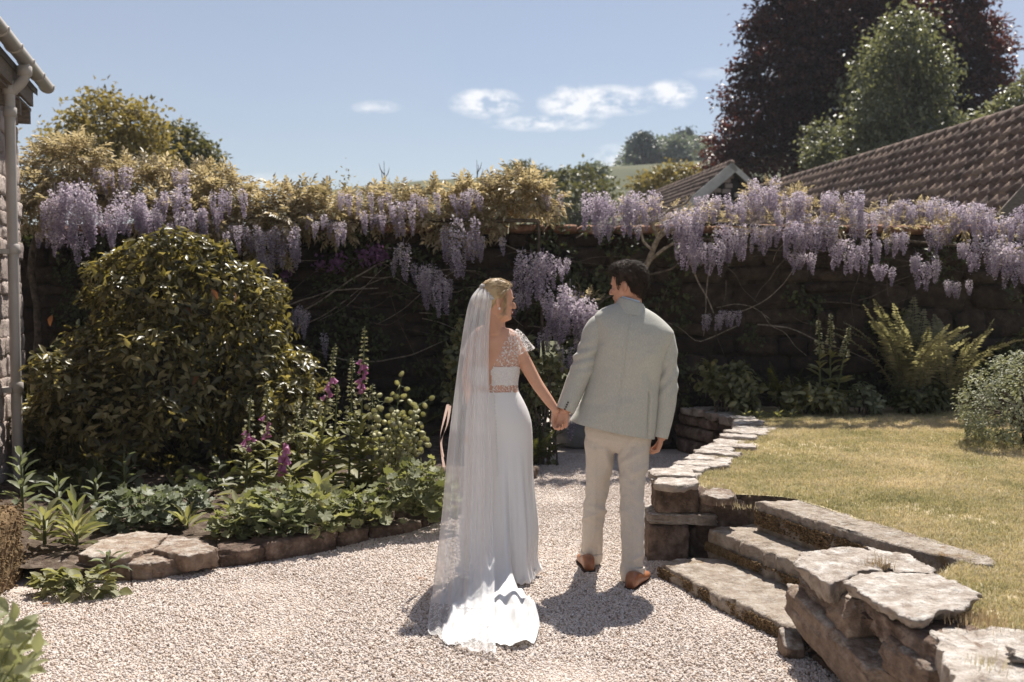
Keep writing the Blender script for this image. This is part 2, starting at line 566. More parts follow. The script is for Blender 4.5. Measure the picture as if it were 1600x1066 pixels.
def slab(b, poly, ztop, thick, seed=0, N=72, amp=.012, tilt=(0, 0), under=.9, rnd=.5, bev=.006, side=.008, mi=0):
    """flat stone from a traced ground outline: worn top, broken edge, undercut sides"""
    p = np.asarray([(q[0], q[1]) for q in poly], float)
    seg = np.linalg.norm(np.roll(p, -1, 0) - p, axis=1)
    cs = np.concatenate([[0], np.cumsum(seg)])
    s = np.linspace(0, cs[-1], N, endpoint=False)
    px = np.interp(s, cs, np.append(p[:, 0], p[0, 0]))
    py = np.interp(s, cs, np.append(p[:, 1], p[0, 1]))
    o = np.stack([px, py], 1)
    o = (np.roll(o, 1, 0) + 6 * o + np.roll(o, -1, 0)) / 8
    c = o.mean(0)
    if (np.roll(o, -1, 0) - o)[:, 0] @ (o - c)[:, 1] > 0:
        o = o[::-1]
    d = o - c
    rad = np.linalg.norm(d, axis=1)[:, None]
    e = np.array([noise.fractal((x * 14 + seed, y * 14, seed * .37), .8, 2.1, 4) for x, y in o])[:, None]
    o = o + d / rad * e * amp * 1.6
    d = o - c
    rings = [(t, 0, 0) for t in (.12, .3, .5, .68, .82, .92)] + [(1, -bev * 1.3, -bev * .15), (1, 0, -bev)]
    m = 5
    rings += [(1, side * math.sin(2.2 * k / m) - (1 - under) * .15 * k / m, -bev - (thick - bev) * k / m) for k in range(1, m + 1)] + [(.6, 0, -thick), (.15, 0, -thick)]
    V = []
    for k, (t, off, z) in enumerate(rings):
        xy = c + d * t + d / rad * off
        V.append(np.column_stack([xy, np.full(N, ztop + z)]))
    V = np.concatenate(V)
    f = np.array([noise.fractal((x * 9 + seed, y * 9, z * 14 + seed), .85, 2.2, 5) for x, y, z in V])
    g = np.array([noise.fractal((x * 9 - seed, y * 9 + 5, z * 16), .85, 2.2, 5) for x, y, z in V])
    top = np.repeat([1.0 if k < 7 else 0.0 for k in range(len(rings))], N)
    h = np.array([noise.ridged_multi_fractal((x * 22 + seed, y * 22, z * 40), .8, 2.2, 4, 1.0, 2.0) for x, y, z in V]) - 1.0
    V[:, 2] += h * amp * .30
    g = g - h * .35
    V[:, 2] += f * amp * (.55 * top + 1.0 * (1 - top)) + (V[:, 0] - c[0]) * tilt[0] + (V[:, 1] - c[1]) * tilt[1]
    rad2 = np.linalg.norm(V[:, :2] - c, axis=1)[:, None] + 1e-6
    V[:, :2] += (V[:, :2] - c) / rad2 * (g * amp * 1.5 * (1 - top))[:, None]
    nr = len(rings)
    F = gridF(N, nr, True)
    V = np.vstack([V, [*c, V[:N, 2].mean()], [*c, V[-N:, 2].mean()]])
    j = np.arange(N)
    b.add(V, [F, np.stack([(j + 1) % N, j, np.full(N, N * nr)], -1), np.stack([(nr - 1) * N + j, (nr - 1) * N + (j + 1) % N, np.full(N, N * nr + 1)], -1)], rnd, mi)


# ------------------------------------------------------------------ terrain
def lawn_h(x, y):
    return .393 + .075 * np.clip((y - 5.0) / 4.5, 0, 1) + .012 * np.sin(x * 1.3 + y * .8) + .05 * np.clip((x - 4) / 4, 0, 1)


XB_Y = [1.5, 3.4, 3.65, 3.8, 4.08, 4.40, 4.71, 5.99, 6.2, 6.5, 7.0, 8.0, 8.86, 9.5, 10.0, 11.0]
XB_X = [1.95, 1.80, 1.76, 1.74, 1.90, 1.88, 2.19, 1.71, 1.25, 1.17, 1.34, 1.80, 2.12, 2.30, 2.30, 2.0]
XR_Y = [5.5, 5.9, 6.1, 6.3, 6.6, 7.0, 7.4, 8.0, 8.7, 9.2, 11.0]
XR_X = [-2.15, -2.05, -1.75, -1.38, -1.02, -.68, -.42, -.1, .12, .25, .3]

b = B()
xs = np.concatenate([np.linspace(-600, -20, 14), np.linspace(-16, 16, 25), np.linspace(20, 600, 14)])
ys = np.concatenate([np.linspace(-300, -6, 8), np.linspace(-5, 20, 18), np.linspace(24, 700, 14)])
X, Y = np.meshgrid(xs, ys)
b.add(np.stack([X, Y, np.full_like(X, -.03)], -1), gridF(len(xs), len(ys)))
kind(b.build('ground', m_field), 'structure')

b = B()
xs, ys = np.linspace(-7.5, 4.0, 70), np.linspace(-11, 15.5, 140)  # gravel extended unseen behind the camera to bounce light onto the couple
X, Y = np.meshgrid(xs, ys)
b.add(np.stack([X, Y, .004 * np.sin(X * 3 + Y) * np.cos(Y * 2.3)], -1), gridF(70, 140))
gravel_path = kind(b.build('gravel_path', m_gravel_base), 'structure')

b = B()                                                  # soil of the left bed
ny, nx = 110, 90
ys = np.linspace(5.62, 10.75, ny)
V = []
for y in ys:
    xr = np.interp(y, XR_Y, XR_X) - .06
    x = xr - (np.linspace(0, 1, nx) ** 1.5) * (xr + 6.2)
    z = .085 + .07 * np.clip((y - 5.6) / 3, 0, 1) + np.zeros(nx)
    z += np.array([noise.fractal((q * 3, y * 3, 0), .9, 2.2, 5) for q in x]) * .032
    z *= np.clip(np.arange(nx) / 3, 0, 1) ** .5
    V.append(np.stack([x, np.full(nx, y), z], -1))
b.add(np.concatenate(V), gridF(nx, ny)[:, ::-1])
kind(b.build('flower_bed', m_soil), 'structure')

b = B()                                                  # lawn with its earth bank
nx, ny = 90, 150
ys = np.linspace(1.6, 10.75, ny)
V = []
for y in ys:
    xb = np.interp(y, XB_Y, XB_X)
    x = xb + (np.linspace(0, 1, nx) ** 1.4) * (9.5 - xb)
    z = lawn_h(x, y) + np.array([noise.fractal((q * 2, y * 2, 0), .9, 2.2, 4) for q in x]) * .012
    V.append(np.stack([x, np.full(nx, y), z], -1))
V = np.concatenate(V)
b.add(V, gridF(nx, ny))
lawn = kind(b.build('lawn', m_lawn), 'structure')
b = B()
E = V.reshape(ny, nx, 3)[:, 0]
E2 = E.copy()
E2[:, 0] += .05
E2[:, 2] = -.02
E1 = E.copy()
E1[:, 2] -= .004
b.add(np.stack([E1, E2], 1), gridF(2, ny)[:, ::-1])
kind(b.build('soil_bank', m_soil), 'structure')

# hill beyond the garden
b = B()
nx, ny = 90, 40
xs = np.linspace(-260, 320, nx)
V = []
for k, y in enumerate(np.linspace(45, 330, ny)):
    u = xs / 170.0 * FPX + 800                              # bearing at the crest
    crest = np.interp(u, [-200, 250, 420, 570, 700, 830, 1000, 1150, 1500, 2500], [2, 4, 11, 19.2, 20.8, 21.8, 22.6, 24, 28, 34])
    t = np.clip((y - 45) / 125, 0, 1)
    z = crest * (3 * t ** 2 - 2 * t ** 3) * (1 - .25 * np.clip((y - 190) / 140, 0, 1))
    z += np.array([noise.fractal((q * .03, y * .03, 0), .9, 2, 3) for q in xs]) * .9 * t - .05
    V.append(np.stack([xs, np.full(nx, y), z], -1))
b.add(np.concatenate(V), gridF(nx, ny))
kind(b.build('hill', m_field), 'structure')


# ------------------------------------------------------------------ loose ground cover scattered with geometry nodes
def scatter(name, V, F, dens, src, smin, smax, seed=0, up=False, dens_attr=None, mt=None):
    me = bpy.data.meshes.new(name)
    me.from_pydata([tuple(v) for v in V], [], [tuple(int(i) for i in f) for f in F])
    o = bpy.data.objects.new(name, me)
    COL.objects.link(o)
    ng = bpy.data.node_groups.new(name + '_scatter', 'GeometryNodeTree')
    ng.interface.new_socket('Geometry', in_out='INPUT', socket_type='NodeSocketGeometry')
    ng.interface.new_socket('Geometry', in_out='OUTPUT', socket_type='NodeSocketGeometry')
    n, l = ng.nodes, ng.links
    gi, go = n.new('NodeGroupInput'), n.new('NodeGroupOutput')
    dp = n.new('GeometryNodeDistributePointsOnFaces')
    dp.inputs['Density'].default_value = dens
    dp.inputs['Seed'].default_value = seed
    l.new(gi.outputs[0], dp.inputs['Mesh'])
    if dens_attr is not None:
        a = me.attributes.new('dens', 'FLOAT', 'POINT')
        a.data.foreach_set('value', np.asarray(dens_attr, dtype=np.float32))
        na = n.new('GeometryNodeInputNamedAttribute')
        na.data_type = 'FLOAT'
        na.inputs['Name'].default_value = 'dens'
        mm = n.new('ShaderNodeMath')
        mm.operation = 'MULTIPLY'
        mm.inputs[1].default_value = dens
        l.new(na.outputs[0], mm.inputs[0])
        l.new(mm.outputs[0], dp.inputs['Density'])
    ci = n.new('GeometryNodeCollectionInfo')
    ci.inputs['Separate Children'].default_value = True
    ci.inputs['Reset Children'].default_value = True
    cc = bpy.data.collections.new(name + '_kinds')
    for s in src:
        cc.objects.link(s)
    ci.inputs['Collection'].default_value = cc
    ip = n.new('GeometryNodeInstanceOnPoints')
    ip.inputs['Pick Instance'].default_value = True
    l.new(dp.outputs['Points'], ip.inputs['Points'])
    l.new(ci.outputs[0], ip.inputs['Instance'])
    rv = n.new('FunctionNodeRandomValue')
    rv.data_type = 'FLOAT_VECTOR'
    t = .25 if up else math.pi
    rv.inputs[0].default_value = (-t, -t, -math.pi)
    rv.inputs[1].default_value = (t, t, math.pi)
    l.new(rv.outputs[0], ip.inputs['Rotation'])
    rs = n.new('FunctionNodeRandomValue')
    rs.data_type = 'FLOAT'
    rs.inputs[2].default_value = smin
    rs.inputs[3].default_value = smax
    l.new(rs.outputs[1], ip.inputs['Scale'])
    l.new(ip.outputs[0], go.inputs[0])
    md = o.modifiers.new('scatter', 'NODES')
    md.node_group = ng
    if mt:
        me.materials.append(mt)
    return kind(o, 'stuff')


src = []
for k in range(7):
    b = B()
    V, F = rock_v(2, 40 + k, q=2.6, cuts=3, rough=.12)
    r = RNG.random(3)
    b.add(V * np.array([.5 + .25 * r[0], .38 + .2 * r[1], .26 + .16 * r[2]]) * .0098, F)
    src.append(bpy.data.objects.new('pebble', b.mesh('pebble', m_pebble)))
ys = np.linspace(2.2, 10.2, 60)
V, dn = [], []
for y in ys:
    xl = np.interp(y, [2.2, 5.3, 5.5] + XR_Y[1:], [-2.3, -3.0, -2.6] + XR_X[1:]) - .04
    xr = np.interp(y, [2.2, 3.4, 4.2, 5.0, 5.9, 6.1, 7, 8, 9, 10.2], [2.0, 1.6, 1.46, 1.34, 1.1, .95, 1.2, 1.7, 2.0, 1.9])
    for t in np.linspace(0, 1, 24):
        x = xl + t * (xr - xl)
        V.append((x, y, .008 + .011 * noise.fractal((x * 1.4, y * 1.4, 1), .9, 2.1, 3)))
        dn.append((1.0 if y < 7.3 else .6) * (1.0 + .25 * noise.noise((x * 1.7, y * 1.7, 3))))
scatter('gravel', V, gridF(24, 60), 11500, src, .55, 1.45, 5, dens_attr=dn)

src = []
for k in range(6):
    b = B()
    for j in range(14):
        a, l_ = RNG.random() * 6.28, .010 + RNG.random() * .014
        o = RNG.normal(size=2) * .014
        w = .0016
        dx_, dy_ = math.cos(a), math.sin(a)
        ln = RNG.random() * .9
        q = np.array([[o[0] - dy_ * w, o[1] + dx_ * w, -.003], [o[0] + dy_ * w, o[1] - dx_ * w, -.003],
                      [o[0] + dx_ * l_ * ln * .5 + dy_ * w * .8, o[1] + dy_ * l_ * ln * .5 - dx_ * w * .8, l_ * .7], [o[0] + dx_ * l_ * ln * .5 - dy_ * w * .8, o[1] + dy_ * l_ * ln * .5 + dx_ * w * .8, l_ * .7],
                      [o[0] + dx_ * l_ * ln * 1.4, o[1] + dy_ * l_ * ln * 1.4, l_]])
        b.add(q, [np.array([[0, 1, 2, 3]]), np.array([[3, 2, 4]])], RNG.random())
    src.append(bpy.data.objects.new('grass_tuft', b.mesh('grass_tuft', m_grass)))
ys = np.linspace(2.6, 10.0, 70)
V, dn = [], []
for y in ys:
    xb = np.interp(y, XB_Y, XB_X) + .02
    for t in np.linspace(0, 1, 50):
        x = xb + t ** 1.3 * (min(1.62 + y * .55, 8.5) - xb)
        V.append((x, y, float(lawn_h(x, y)) + .012 * noise.fractal((x * 2, y * 2, 0), .9, 2.2, 4) + .001))
        dn.append((1.0 if y < 7 else .7) * (.8 + .6 * noise.noise((x * 1.2, y * 1.2, 8))))
scatter('grass', V, gridF(50, 70), 2900, src, .65, 1.3, 9, up=True, dens_attr=dn)

# ------------------------------------------------------------------ garden wall at the back
WY = 10.6
wall = thing('garden_wall', 'high dark rubble stone wall with wisteria along its top behind the couple', 'wall', (0, WY, 0))
b = B()


def wall_top(x):
    return 2.38 + .03 * math.sin(x * 1.9) + .02 * math.sin(x * 5)


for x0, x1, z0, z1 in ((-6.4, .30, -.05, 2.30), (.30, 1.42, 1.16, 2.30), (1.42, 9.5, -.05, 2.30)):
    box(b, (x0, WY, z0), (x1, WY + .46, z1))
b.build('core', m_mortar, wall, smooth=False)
stone_me = []
for k in range(12):
    b = B()
    V, F = rock_v(4, 100 + k, q=5, cuts=6, cmin=.72, rough=.12)
    b.add(V * .5, F)
    stone_me.append(b.mesh('stone', m_wallstone))
z = 0.02
cnt = 0
row = 0
while z < 2.24:
    h = .12 + RNG.random() * .22
    if z + h > 2.3:
        h = 2.3 - z
    x = -5.7 - RNG.random() * .3
    while x < 6.3:
        w = .20 + RNG.random() ** 1.4 * .55
        inside = x + w > .30 and x < 1.42 and z < 1.14
        if inside:
            if x < .30 - .12:
                w = .30 - x
            else:
                x = max(x, 1.42) if x > 1.2 else 1.42
                continue
        parts_ = [(z, h)] if (h < .22 or RNG.random() < .5 or cnt > 285) else [(z, h * (.4 + .2 * RNG.random()))]
        if len(parts_) == 1 and parts_[0][1] < h:
            parts_.append((z + parts_[0][1], h - parts_[0][1]))
        for z_, h_ in parts_:
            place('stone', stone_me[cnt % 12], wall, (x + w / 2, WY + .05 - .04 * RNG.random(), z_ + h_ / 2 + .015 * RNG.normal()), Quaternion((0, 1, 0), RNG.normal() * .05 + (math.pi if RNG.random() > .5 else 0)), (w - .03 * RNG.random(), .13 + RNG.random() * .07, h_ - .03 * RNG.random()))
            cnt += 1
        x += w
    z += h
    row += 1
cop_me = []
for k in range(4):
    b = B()
    V, F = rock_v(4, 150 + k, q=8, cuts=3, cmin=.85, rough=.06)
    b.add(V * .5, F)
    cop_me.append(b.mesh('coping_stone', m_coping))
x = -5.9
while x < 6.4:
    w = .3 + RNG.random() * .25
    place('coping_stone', cop_me[int(RNG.integers(4))], wall, (x + w / 2, WY + .2, 2.335 + RNG.random() * .015), Quaternion((0, 0, 1), (RNG.random() - .5) * .06), (w - .012, .6, .10))
    x += w

# ------------------------------------------------------------------ retaining wall of the lawn, along the path
rw = thing('retaining_wall', 'low dry stone retaining wall curving along the path beside the lawn beyond the steps', 'wall', (.95, 6.1, 0))
PATHW = catmull([(.98, 6.45), (1.16, 6.85), (1.42, 7.4), (1.75, 8.1), (2.0, 8.7), (2.12, 9.25), (2.08, 9.75), (1.9, 10.15), (1.78, 10.5)], 200)
sl = np.concatenate([[0], np.cumsum(np.linalg.norm(np.diff(PATHW, axis=0), axis=1))])


def pw(s):
    return np.array([np.interp(s, sl, PATHW[:, 0]), np.interp(s, sl, PATHW[:, 1])])


face_me = []
for k in range(6):
    b = B()
    V, F = rock_v(5, 170 + k, q=7, cuts=5, cmin=.78, rough=.07)
    b.add(V * .5, F)
    face_me.append(b.mesh('stone', m_redstone))
for rowi, (z0, z1) in enumerate(((-.02, .15), (.15, .29), (.29, .41))):
    s = .05 * rowi
    while s < sl[-1]:
        w = .22 + RNG.random() * .2
        p0, p1 = pw(s), pw(min(s + w, sl[-1]))
        d = p1 - p0
        a = math.atan2(d[1], d[0])
        c = (p0 + p1) / 2
        place('stone', face_me[int(RNG.integers(6))], rw, (c[0] + .1 * math.sin(a), c[1] - .1 * math.cos(a), (z0 + z1) / 2), Quaternion((0, 0, 1), a), (w - .012, .26, z1 - z0 - .008))
        s += w
s, k = 0.0, 0
while s < sl[-1] - .1:
    w = .15 + RNG.random() * .16
    p0, p1 = pw(s), pw(min(s + w, sl[-1]))
    d = (p1 - p0) / np.linalg.norm(p1 - p0)
    nr = np.array([d[1], -d[0]])
    dep = .17 + RNG.random() * .15
    g = .008
    poly = [p0 + d * g - nr * .05, (p0 + p1) / 2 - nr * (.05 + RNG.random() * .04), p1 - d * g - nr * .05, p1 - d * g + nr * dep * (.8 + .3 * RNG.random()), (p0 + p1) / 2 + nr * dep, p0 + d * g + nr * dep * (.8 + .3 * RNG.random())]
    b = B()
    zt = float(lawn_h(p0[0], p0[1])) + .012 + RNG.random() * .03
    slab(b, poly, zt, .06 + .03 * RNG.random(), seed=200 + k, N=44, tilt=((RNG.random() - .5) * .1, (RNG.random() - .5) * .08))
    b.build('capping_stone', m_capstone, rw)
    s += w
    k += 1
# the square end of that wall beside the steps
pil = [('capping_stone', m_capstone, 1020, 1090, 742, 757, .26, 6.14), ('stone', m_redstone, 1026, 1094, 757, 804, .30, 6.10), ('stone', m_redstone, 1094, 1152, 772, 805, .30, 6.12),
       ('stone', m_capstone, 1016, 1124, 804, 822, .34, 6.08), ('stone', m_redstone, 1014, 1078, 822, 886, .32, 6.06), ('stone', m_redstone, 1078, 1124, 824, 880, .30, 6.16), ('stone', m_redstone, 1130, 1182, 806, 838, .2, 6.22)]
for k, (nm, m, u0, u1, v0, v1, dep, d) in enumerate(pil):
    a, c = P(u0, v0, d), P(u1, v1, d)
    b = B()
    z1, z0 = a.z, max(c.z, -.03)
    rock(b, ((a.x + c.x) / 2, d + dep / 2, (z0 + z1) / 2), (c.x - a.x, dep, max(z1 - z0, .05)), rotz(-.06 + .03 * (k % 3)), 220 + k, n=22, q=12, cuts=8, cmin=.82, rough=.06, ns=2.2)
    b.build(nm, m, rw)
b = B()
slab(b, [G(1020, 757, .50)[:2], G(1032, 745, .50)[:2], G(1062, 741, .50)[:2], G(1085, 748, .50)[:2], G(1094, 757, .50)[:2], G(1060, 763, .50)[:2]], .515, .05, seed=240, N=50)
b.build('capping_stone', m_capstone, rw)
b = B()
slab(b, [G(1096, 778, .42)[:2], G(1112, 766, .42)[:2], G(1140, 770, .42)[:2], G(1151, 780, .42)[:2], G(1125, 784, .42)[:2]], .44, .06, seed=241, N=50)
b.build('capping_stone', m_stone, rw)
b = B()
rock(b, (1.42, 6.28, .2), (.55, .34, .42), None, 245, n=10)
b.build('backing_stone', m_redstone, rw)

# ------------------------------------------------------------------ steps
st = thing('garden_steps', 'three long worn stone steps rising from the gravel to the lawn', 'steps', (1.4, 5.2, 0))


def step(poly, z, t, seed, amp=.014):
    b = B()
    slab(b, poly, z, t, seed=seed, N=150, amp=amp, bev=.010, side=.006)
    o = b.build('step', m_step, st)
    return o


A = np.array
dstep = A([.375, -.927])
nstep = A([.927, .375])
p = A([.86, 5.74])
s1 = step([p, p + dstep * .55 + A([-.015, -.01]), p + dstep * 1.26, p + dstep * 1.30 + nstep * .2, p + dstep * 1.2 + nstep * .46, p + nstep * .44 + dstep * .06, p + nstep * .12 - dstep * .06], .088, .14, 250)
p = A([1.185, 5.985])
s2 = step([p, p + dstep * .5, p + dstep * 1.12, p + dstep * 1.12 + nstep * .42, p + nstep * .42 + dstep * .02], .237, .19, 251)
p = A([1.465, 5.93])
s3 = step([p, p + dstep * .7, p + dstep * 1.2 + nstep * .02, p + dstep * 1.62 + nstep * .14, p + dstep * 1.48 + nstep * .27, p + nstep * .27 + dstep * .05], .412, .20, 252)
# dry moss along the risers
for o, p, z, L, hh in ((s1, A([.86, 5.74]), .02, 1.28, .07), (s2, A([1.185, 5.985]), .12, 1.0, .05), (s3, A([1.465, 5.93]), .30, .95, .09)):
    b = B()
    for k in range(2600):
        t = RNG.random() * L
        q = p + dstep * t - nstep * (.004 + .012 * RNG.random())
        zz = z + (RNG.random() - .3) * hh
        if noise.noise((t * 5, zz * 9, z * 30)) < -.28 + .5 * (RNG.random() - .5):
            continue
        r = .003 + RNG.random() * .006
        V, F = cube_t(1)
        b.add(V / 1.732 * r * (1, 1, .8) @ np.array(rotz(RNG.random() * 6)).T + A([q[0], q[1], zz]), F, RNG.random())
    m = b.build('moss', m_moss, o)
    kind(m, 'stuff')

# ------------------------------------------------------------------ rubble wall to the right of the steps, nearest the camera
nw = thing('rubble_wall', 'rough rubble wall end with broad pale flat capping stones in the near corner by the steps', 'wall', (1.5, 4.0, 0))
WA, WB_ = Vector((1.30, 4.62, 0)), Vector((1.53, 3.30, 0))
wd = (WB_ - WA).normalized()
wnr = Vector((-wd.y, wd.x, 0))
if wnr.x < 0:
    wnr = -wnr
wang = math.atan2(wd.y, wd.x)


def FW(u, v):
    r = ray(u, v)
    o = Vector((0, 0, CAMZ))
    t = (WA - o).dot(wnr) / r.dot(wnr)
    return o + r * t


faces = [(1236, 1296, 905, 966, m_stone, .02), (1292, 1328, 932, 990, m_stone, -.01), (1326, 1450, 935, 1020, m_redstone, .03), (1236, 1395, 975, 1052, m_stone, -.03), (1243, 1310, 1030, 1085, m_redstone, .03),
         (1378, 1462, 1018, 1085, m_stone, .0), (1300, 1385, 1050, 1110, m_redstone, .03), (1440, 1475, 960, 1022, m_redstone, .05), (1455, 1640, 985, 1100, m_stone, -.05), (1460, 1640, 1080, 1180, m_redstone, .02), (1236, 1300, 880, 915, m_stone, .03), (1380, 1470, 1080, 1180, m_redstone, .02),
         (1300, 1345, 900, 945, m_redstone, .06)]
for k, (u0, u1, v0, v1, m, inset) in enumerate(faces):
    a, c = FW(u0, (v0 + v1) / 2), FW(u1, (v0 + v1) / 2)
    mid_u = (u0 + u1) / 2
    zt, zb = FW(mid_u, v0).z, FW(mid_u, v1).z
    if k == 8:
        continue
    zt = min(zt, .345 if k in (0, 10, 12) else .392)
    inset -= .015
    zb = max(min(zb, zt - .07), -.04)
    if k == 3:                                   # the long slab that slopes down towards the camera
        zt, zb = FW(1300, 975).z, FW(1310, 1045).z
    L = (c - a).length
    dep = .30
    ctr = (a + c) / 2 + wnr * (dep / 2 + inset)
    roll = .16 if k == 3 else (RNG.random() - .5) * .12
    rot = rotz(wang) @ Matrix.Rotation(roll, 3, 'Y')
    b = B()
    rock(b, (ctr.x, ctr.y, (zt + zb) / 2), (L * 1.03, dep, max(zt - zb, .06) * 1.04), rot, 300 + k, n=26, q=8, cuts=10, cmin=.70, rough=.06, ns=2.0)
    b.build('stone', m, nw)
b = B()
for t in (0,):
    Mx = Matrix.Translation(WA + wnr * .17) @ Matrix.Rotation(wang, 4, 'Z')
    box(b, (.05, -.05, -.05), (1.9, .2, .36), M=Mx)
b.build('core', m_soil, nw)
caps = [([(1243, 872), (1254, 861), (1300, 857), (1350, 856), (1372, 864), (1396, 880), (1372, 890), (1345, 893), (1316, 906), (1296, 914), (1268, 897)], .445, .105, 1),
        ([(1352, 855), (1420, 866), (1460, 892), (1462, 899), (1398, 893), (1376, 872)], .425, .07, 2),
        ([(1321, 906), (1345, 896), (1392, 892), (1462, 899), (1534, 931), (1512, 946), (1486, 955), (1442, 968), (1398, 954), (1352, 930)], .455, .06, 3),
        ([(1455, 990), (1478, 976), (1520, 985), (1560, 980), (1620, 990), (1660, 1030), (1640, 1110), (1500, 1085), (1475, 1030)], .40, .30, 4),
        ([(1570, 1010), (1600, 1002), (1650, 1010), (1650, 1060), (1600, 1035)], .425, .045, 5)]
for poly, z, t, k in caps:
    b = B()
    slab(b, [G(u, v, z)[:2] for u, v in poly], z, t, seed=330 + k, N=130, amp=.017, under=.6, tilt=(.02, 0))
    b.build('capping_stone', m_capstone, nw)
b = B()
q = G(1237, 1028, 0)
rock(b, (q.x, q.y + .02, .05), (.10, .14, .11), Matrix.Rotation(.5, 3, 'X'), 345, n=10, cuts=8, cmin=.7)
tag(b.build('stone', m_stone), 'small loose pinkish stone leaning at the foot of the rubble wall by the lowest step', 'stone')

# ------------------------------------------------------------------ edging of the left bed
ed = thing('stone_edging', 'low edging of rough brown stones between the flower bed and the gravel', 'edging', (-1.6, 6.1, 0))
edge = [(48, 152, 900, 908, 879, .30), (152, 237, 909, 912, 878, .38), (237, 303, 911, 897, 872, .36), (303, 341, 897, 891, 868, .3), (341, 417, 891, 884, 858, .26), (417, 531, 884, 860, 838, .24), (531, 580, 858, 846, 826, .22), (580, 634, 846, 838, 822, .2), (634, 662, 838, 829, 816, .2), (662, 702, 829, 812, 806, .2), (702, 745, 812, 796, 790, .2)]
for k, (u0, u1, v0, v1, vt, dep) in enumerate(edge):
    a, c = G(u0, v0), G(u1, v1)
    d = (c - a)
    L = d.length
    ang = math.atan2(d.y, d.x)
    nr = Vector((-math.sin(ang), math.cos(ang), 0))
    mid = (a + c) / 2
    h = P((u0 + u1) / 2, vt, mid.y).z
    b = B()
    ctr = mid + nr * dep / 2
    rock(b, (ctr.x, ctr.y, h / 2 - .015), (L - .012, dep, h + .03), rotz(ang), 400 + k, n=18, q=9, cuts=8, cmin=.8, rough=.06, ns=2.2)
    b.build('stone', m_stone if k in (0, 1, 2, 3, 8) else m_redstone, ed)
for k, poly in enumerate(([(120, 868), (165, 840), (215, 830), (262, 836), (240, 856), (200, 872)], [(240, 862), (262, 838), (305, 842), (340, 858), (300, 870)])):
    b = B()
    slab(b, [G(u, v, .14)[:2] for u, v in poly], .145, .1, seed=420 + k, N=80, amp=.014)
    b.build('stone', m_stone, ed)
p = 0
s_pts = [G(745, 796), G(775, 782), G(800, 768), G(822, 757), G(845, 747)]
for k in range(4):
    a, c = s_pts[k], s_pts[k + 1]
    d = c - a
    ang = math.atan2(d.y, d.x)
    nr = Vector((-math.sin(ang), math.cos(ang), 0))
    ctr = (a + c) / 2 + nr * .1
    b = B()
    rock(b, (ctr.x, ctr.y, .05), (d.length - .01, .2, .14), rotz(ang), 430 + k, n=8, cuts=6)
    b.build('stone', m_redstone, ed)

# mossy block and the round stone on it at the left edge
b = B()
rock(b, (-3.14, 5.42, .21), (.68, .6, .46), rotz(.12), 450, n=22, q=9, cuts=4, cmin=.9, rough=.04, ns=3)
blk = b.build('stone_block', m_moss)
b = B()
n_ = 0
mv_ = rock_v(22, 450, q=9, cuts=4, cmin=.9, rough=.04, ns=3)[0] * np.array([.34, .3, .23]) @ np.array(rotz(.12)).T + np.array([-3.14, 5.42, .21])
for k in range(3600):
    i = int(RNG.integers(len(mv_)))
    q = mv_[i] + RNG.normal(size=3) * .016
    r = .004 + RNG.random() * .007
    V, F = cube_t(1)
    b.add(V / 1.732 * r @ np.array(rotz(RNG.random() * 6)).T + q, F, RNG.random())
WLOC[blk.name] = Vector((0, 0, 0))
kind(b.build('moss', m_moss, blk), 'stuff')
tag(blk, 'square block covered in dry brown moss at the edge of the gravel', 'stone block')
b = B()
rock(b, (-3.20, 5.5, .545), (.56, .48, .25), rotz(.3), 451, n=16, q=3.2, cuts=4, rough=.06)
tag(b.build('stone', m_stone), 'rounded dark stone lying on top of the mossy block', 'stone')

b = B()                                                   # grey stone in the gateway
rock(b, (.86, 10.85, .15), (.84, .62, .36), rotz(.15), 455, n=18, q=2.9, cuts=2, rough=.02)
tag(b.build('boulder', m_boulder), 'smooth grey rounded stone standing in the gateway behind the couple', 'boulder')
# ------------------------------------------------------------------ stone house at the left edge
HD = Vector((-.286, .958, 0)).normalized()
HN = Vector((HD.y, -HD.x, 0))
HC = Vector((-4.44, 9.0, 0))
house = thing('house', 'corner of a rough pinkish stone house with eaves gutter and downpipe', 'house', HC)
HM = Matrix.Translation(HC) @ Matrix((( -HD.x, -HN.x, 0, 0), (-HD.y, -HN.y, 0, 0), (0, 0, 1, 0), (0, 0, 0, 1)))   # local x: back along the wall, y: into the house
b = B()
box(b, (0.03, .05, -.05), (6.5, 4.5, 3.5), M=HM)
b.build('wall', m_housemortar, house, smooth=False)
hs_me = []
for k in range(8):
    b = B()
    V, F = rock_v(6, 500 + k, q=9, cuts=7, cmin=.76, rough=.12)
    b.add(V * .5, F)
    hs_me.append(b.mesh('stone', m_housestone))
qh = Matrix(((-HD.x, -HN.x, 0), (-HD.y, -HN.y, 0), (0, 0, 1))).to_quaternion()
z = 0
while z < 3.42:
    h = .10 + RNG.random() * .12
    x = -.02 + .03 * RNG.random()
    while x < 1.45:
        w = .14 + RNG.random() * .22
        q = HM @ Vector((x + w / 2, .04, z + h / 2))
        place('stone', hs_me[int(RNG.integers(8))], house, q, qh, (w + .01, .10 + .06 * RNG.random(), h + .008))
        x += w
    z += h
b = B()
for a0, a1 in (((-.42, 0), (-.42, 0)),):
    V = [(-.12, -.16, 3.46), (6.6, -.16, 3.46), (6.6, 2.3, 5.3), (-.12, 2.3, 5.3)]
    V = V + [(x, y, z_ + .06) for x, y, z_ in V]
    b.add([HM @ Vector(p) for p in V], np.array([[0, 3, 2, 1], [4, 5, 6, 7], [0, 1, 5, 4], [1, 2, 6, 5], [2, 3, 7, 6], [3, 0, 4, 7]]))
roof = b.build('roof', m_slate, house, smooth=False)
b = B()
box(b, (.06, -.15, 3.33), (6.5, -.12, 3.47), M=HM)
b.build('fascia', m_wood, house, smooth=False)
b = B()
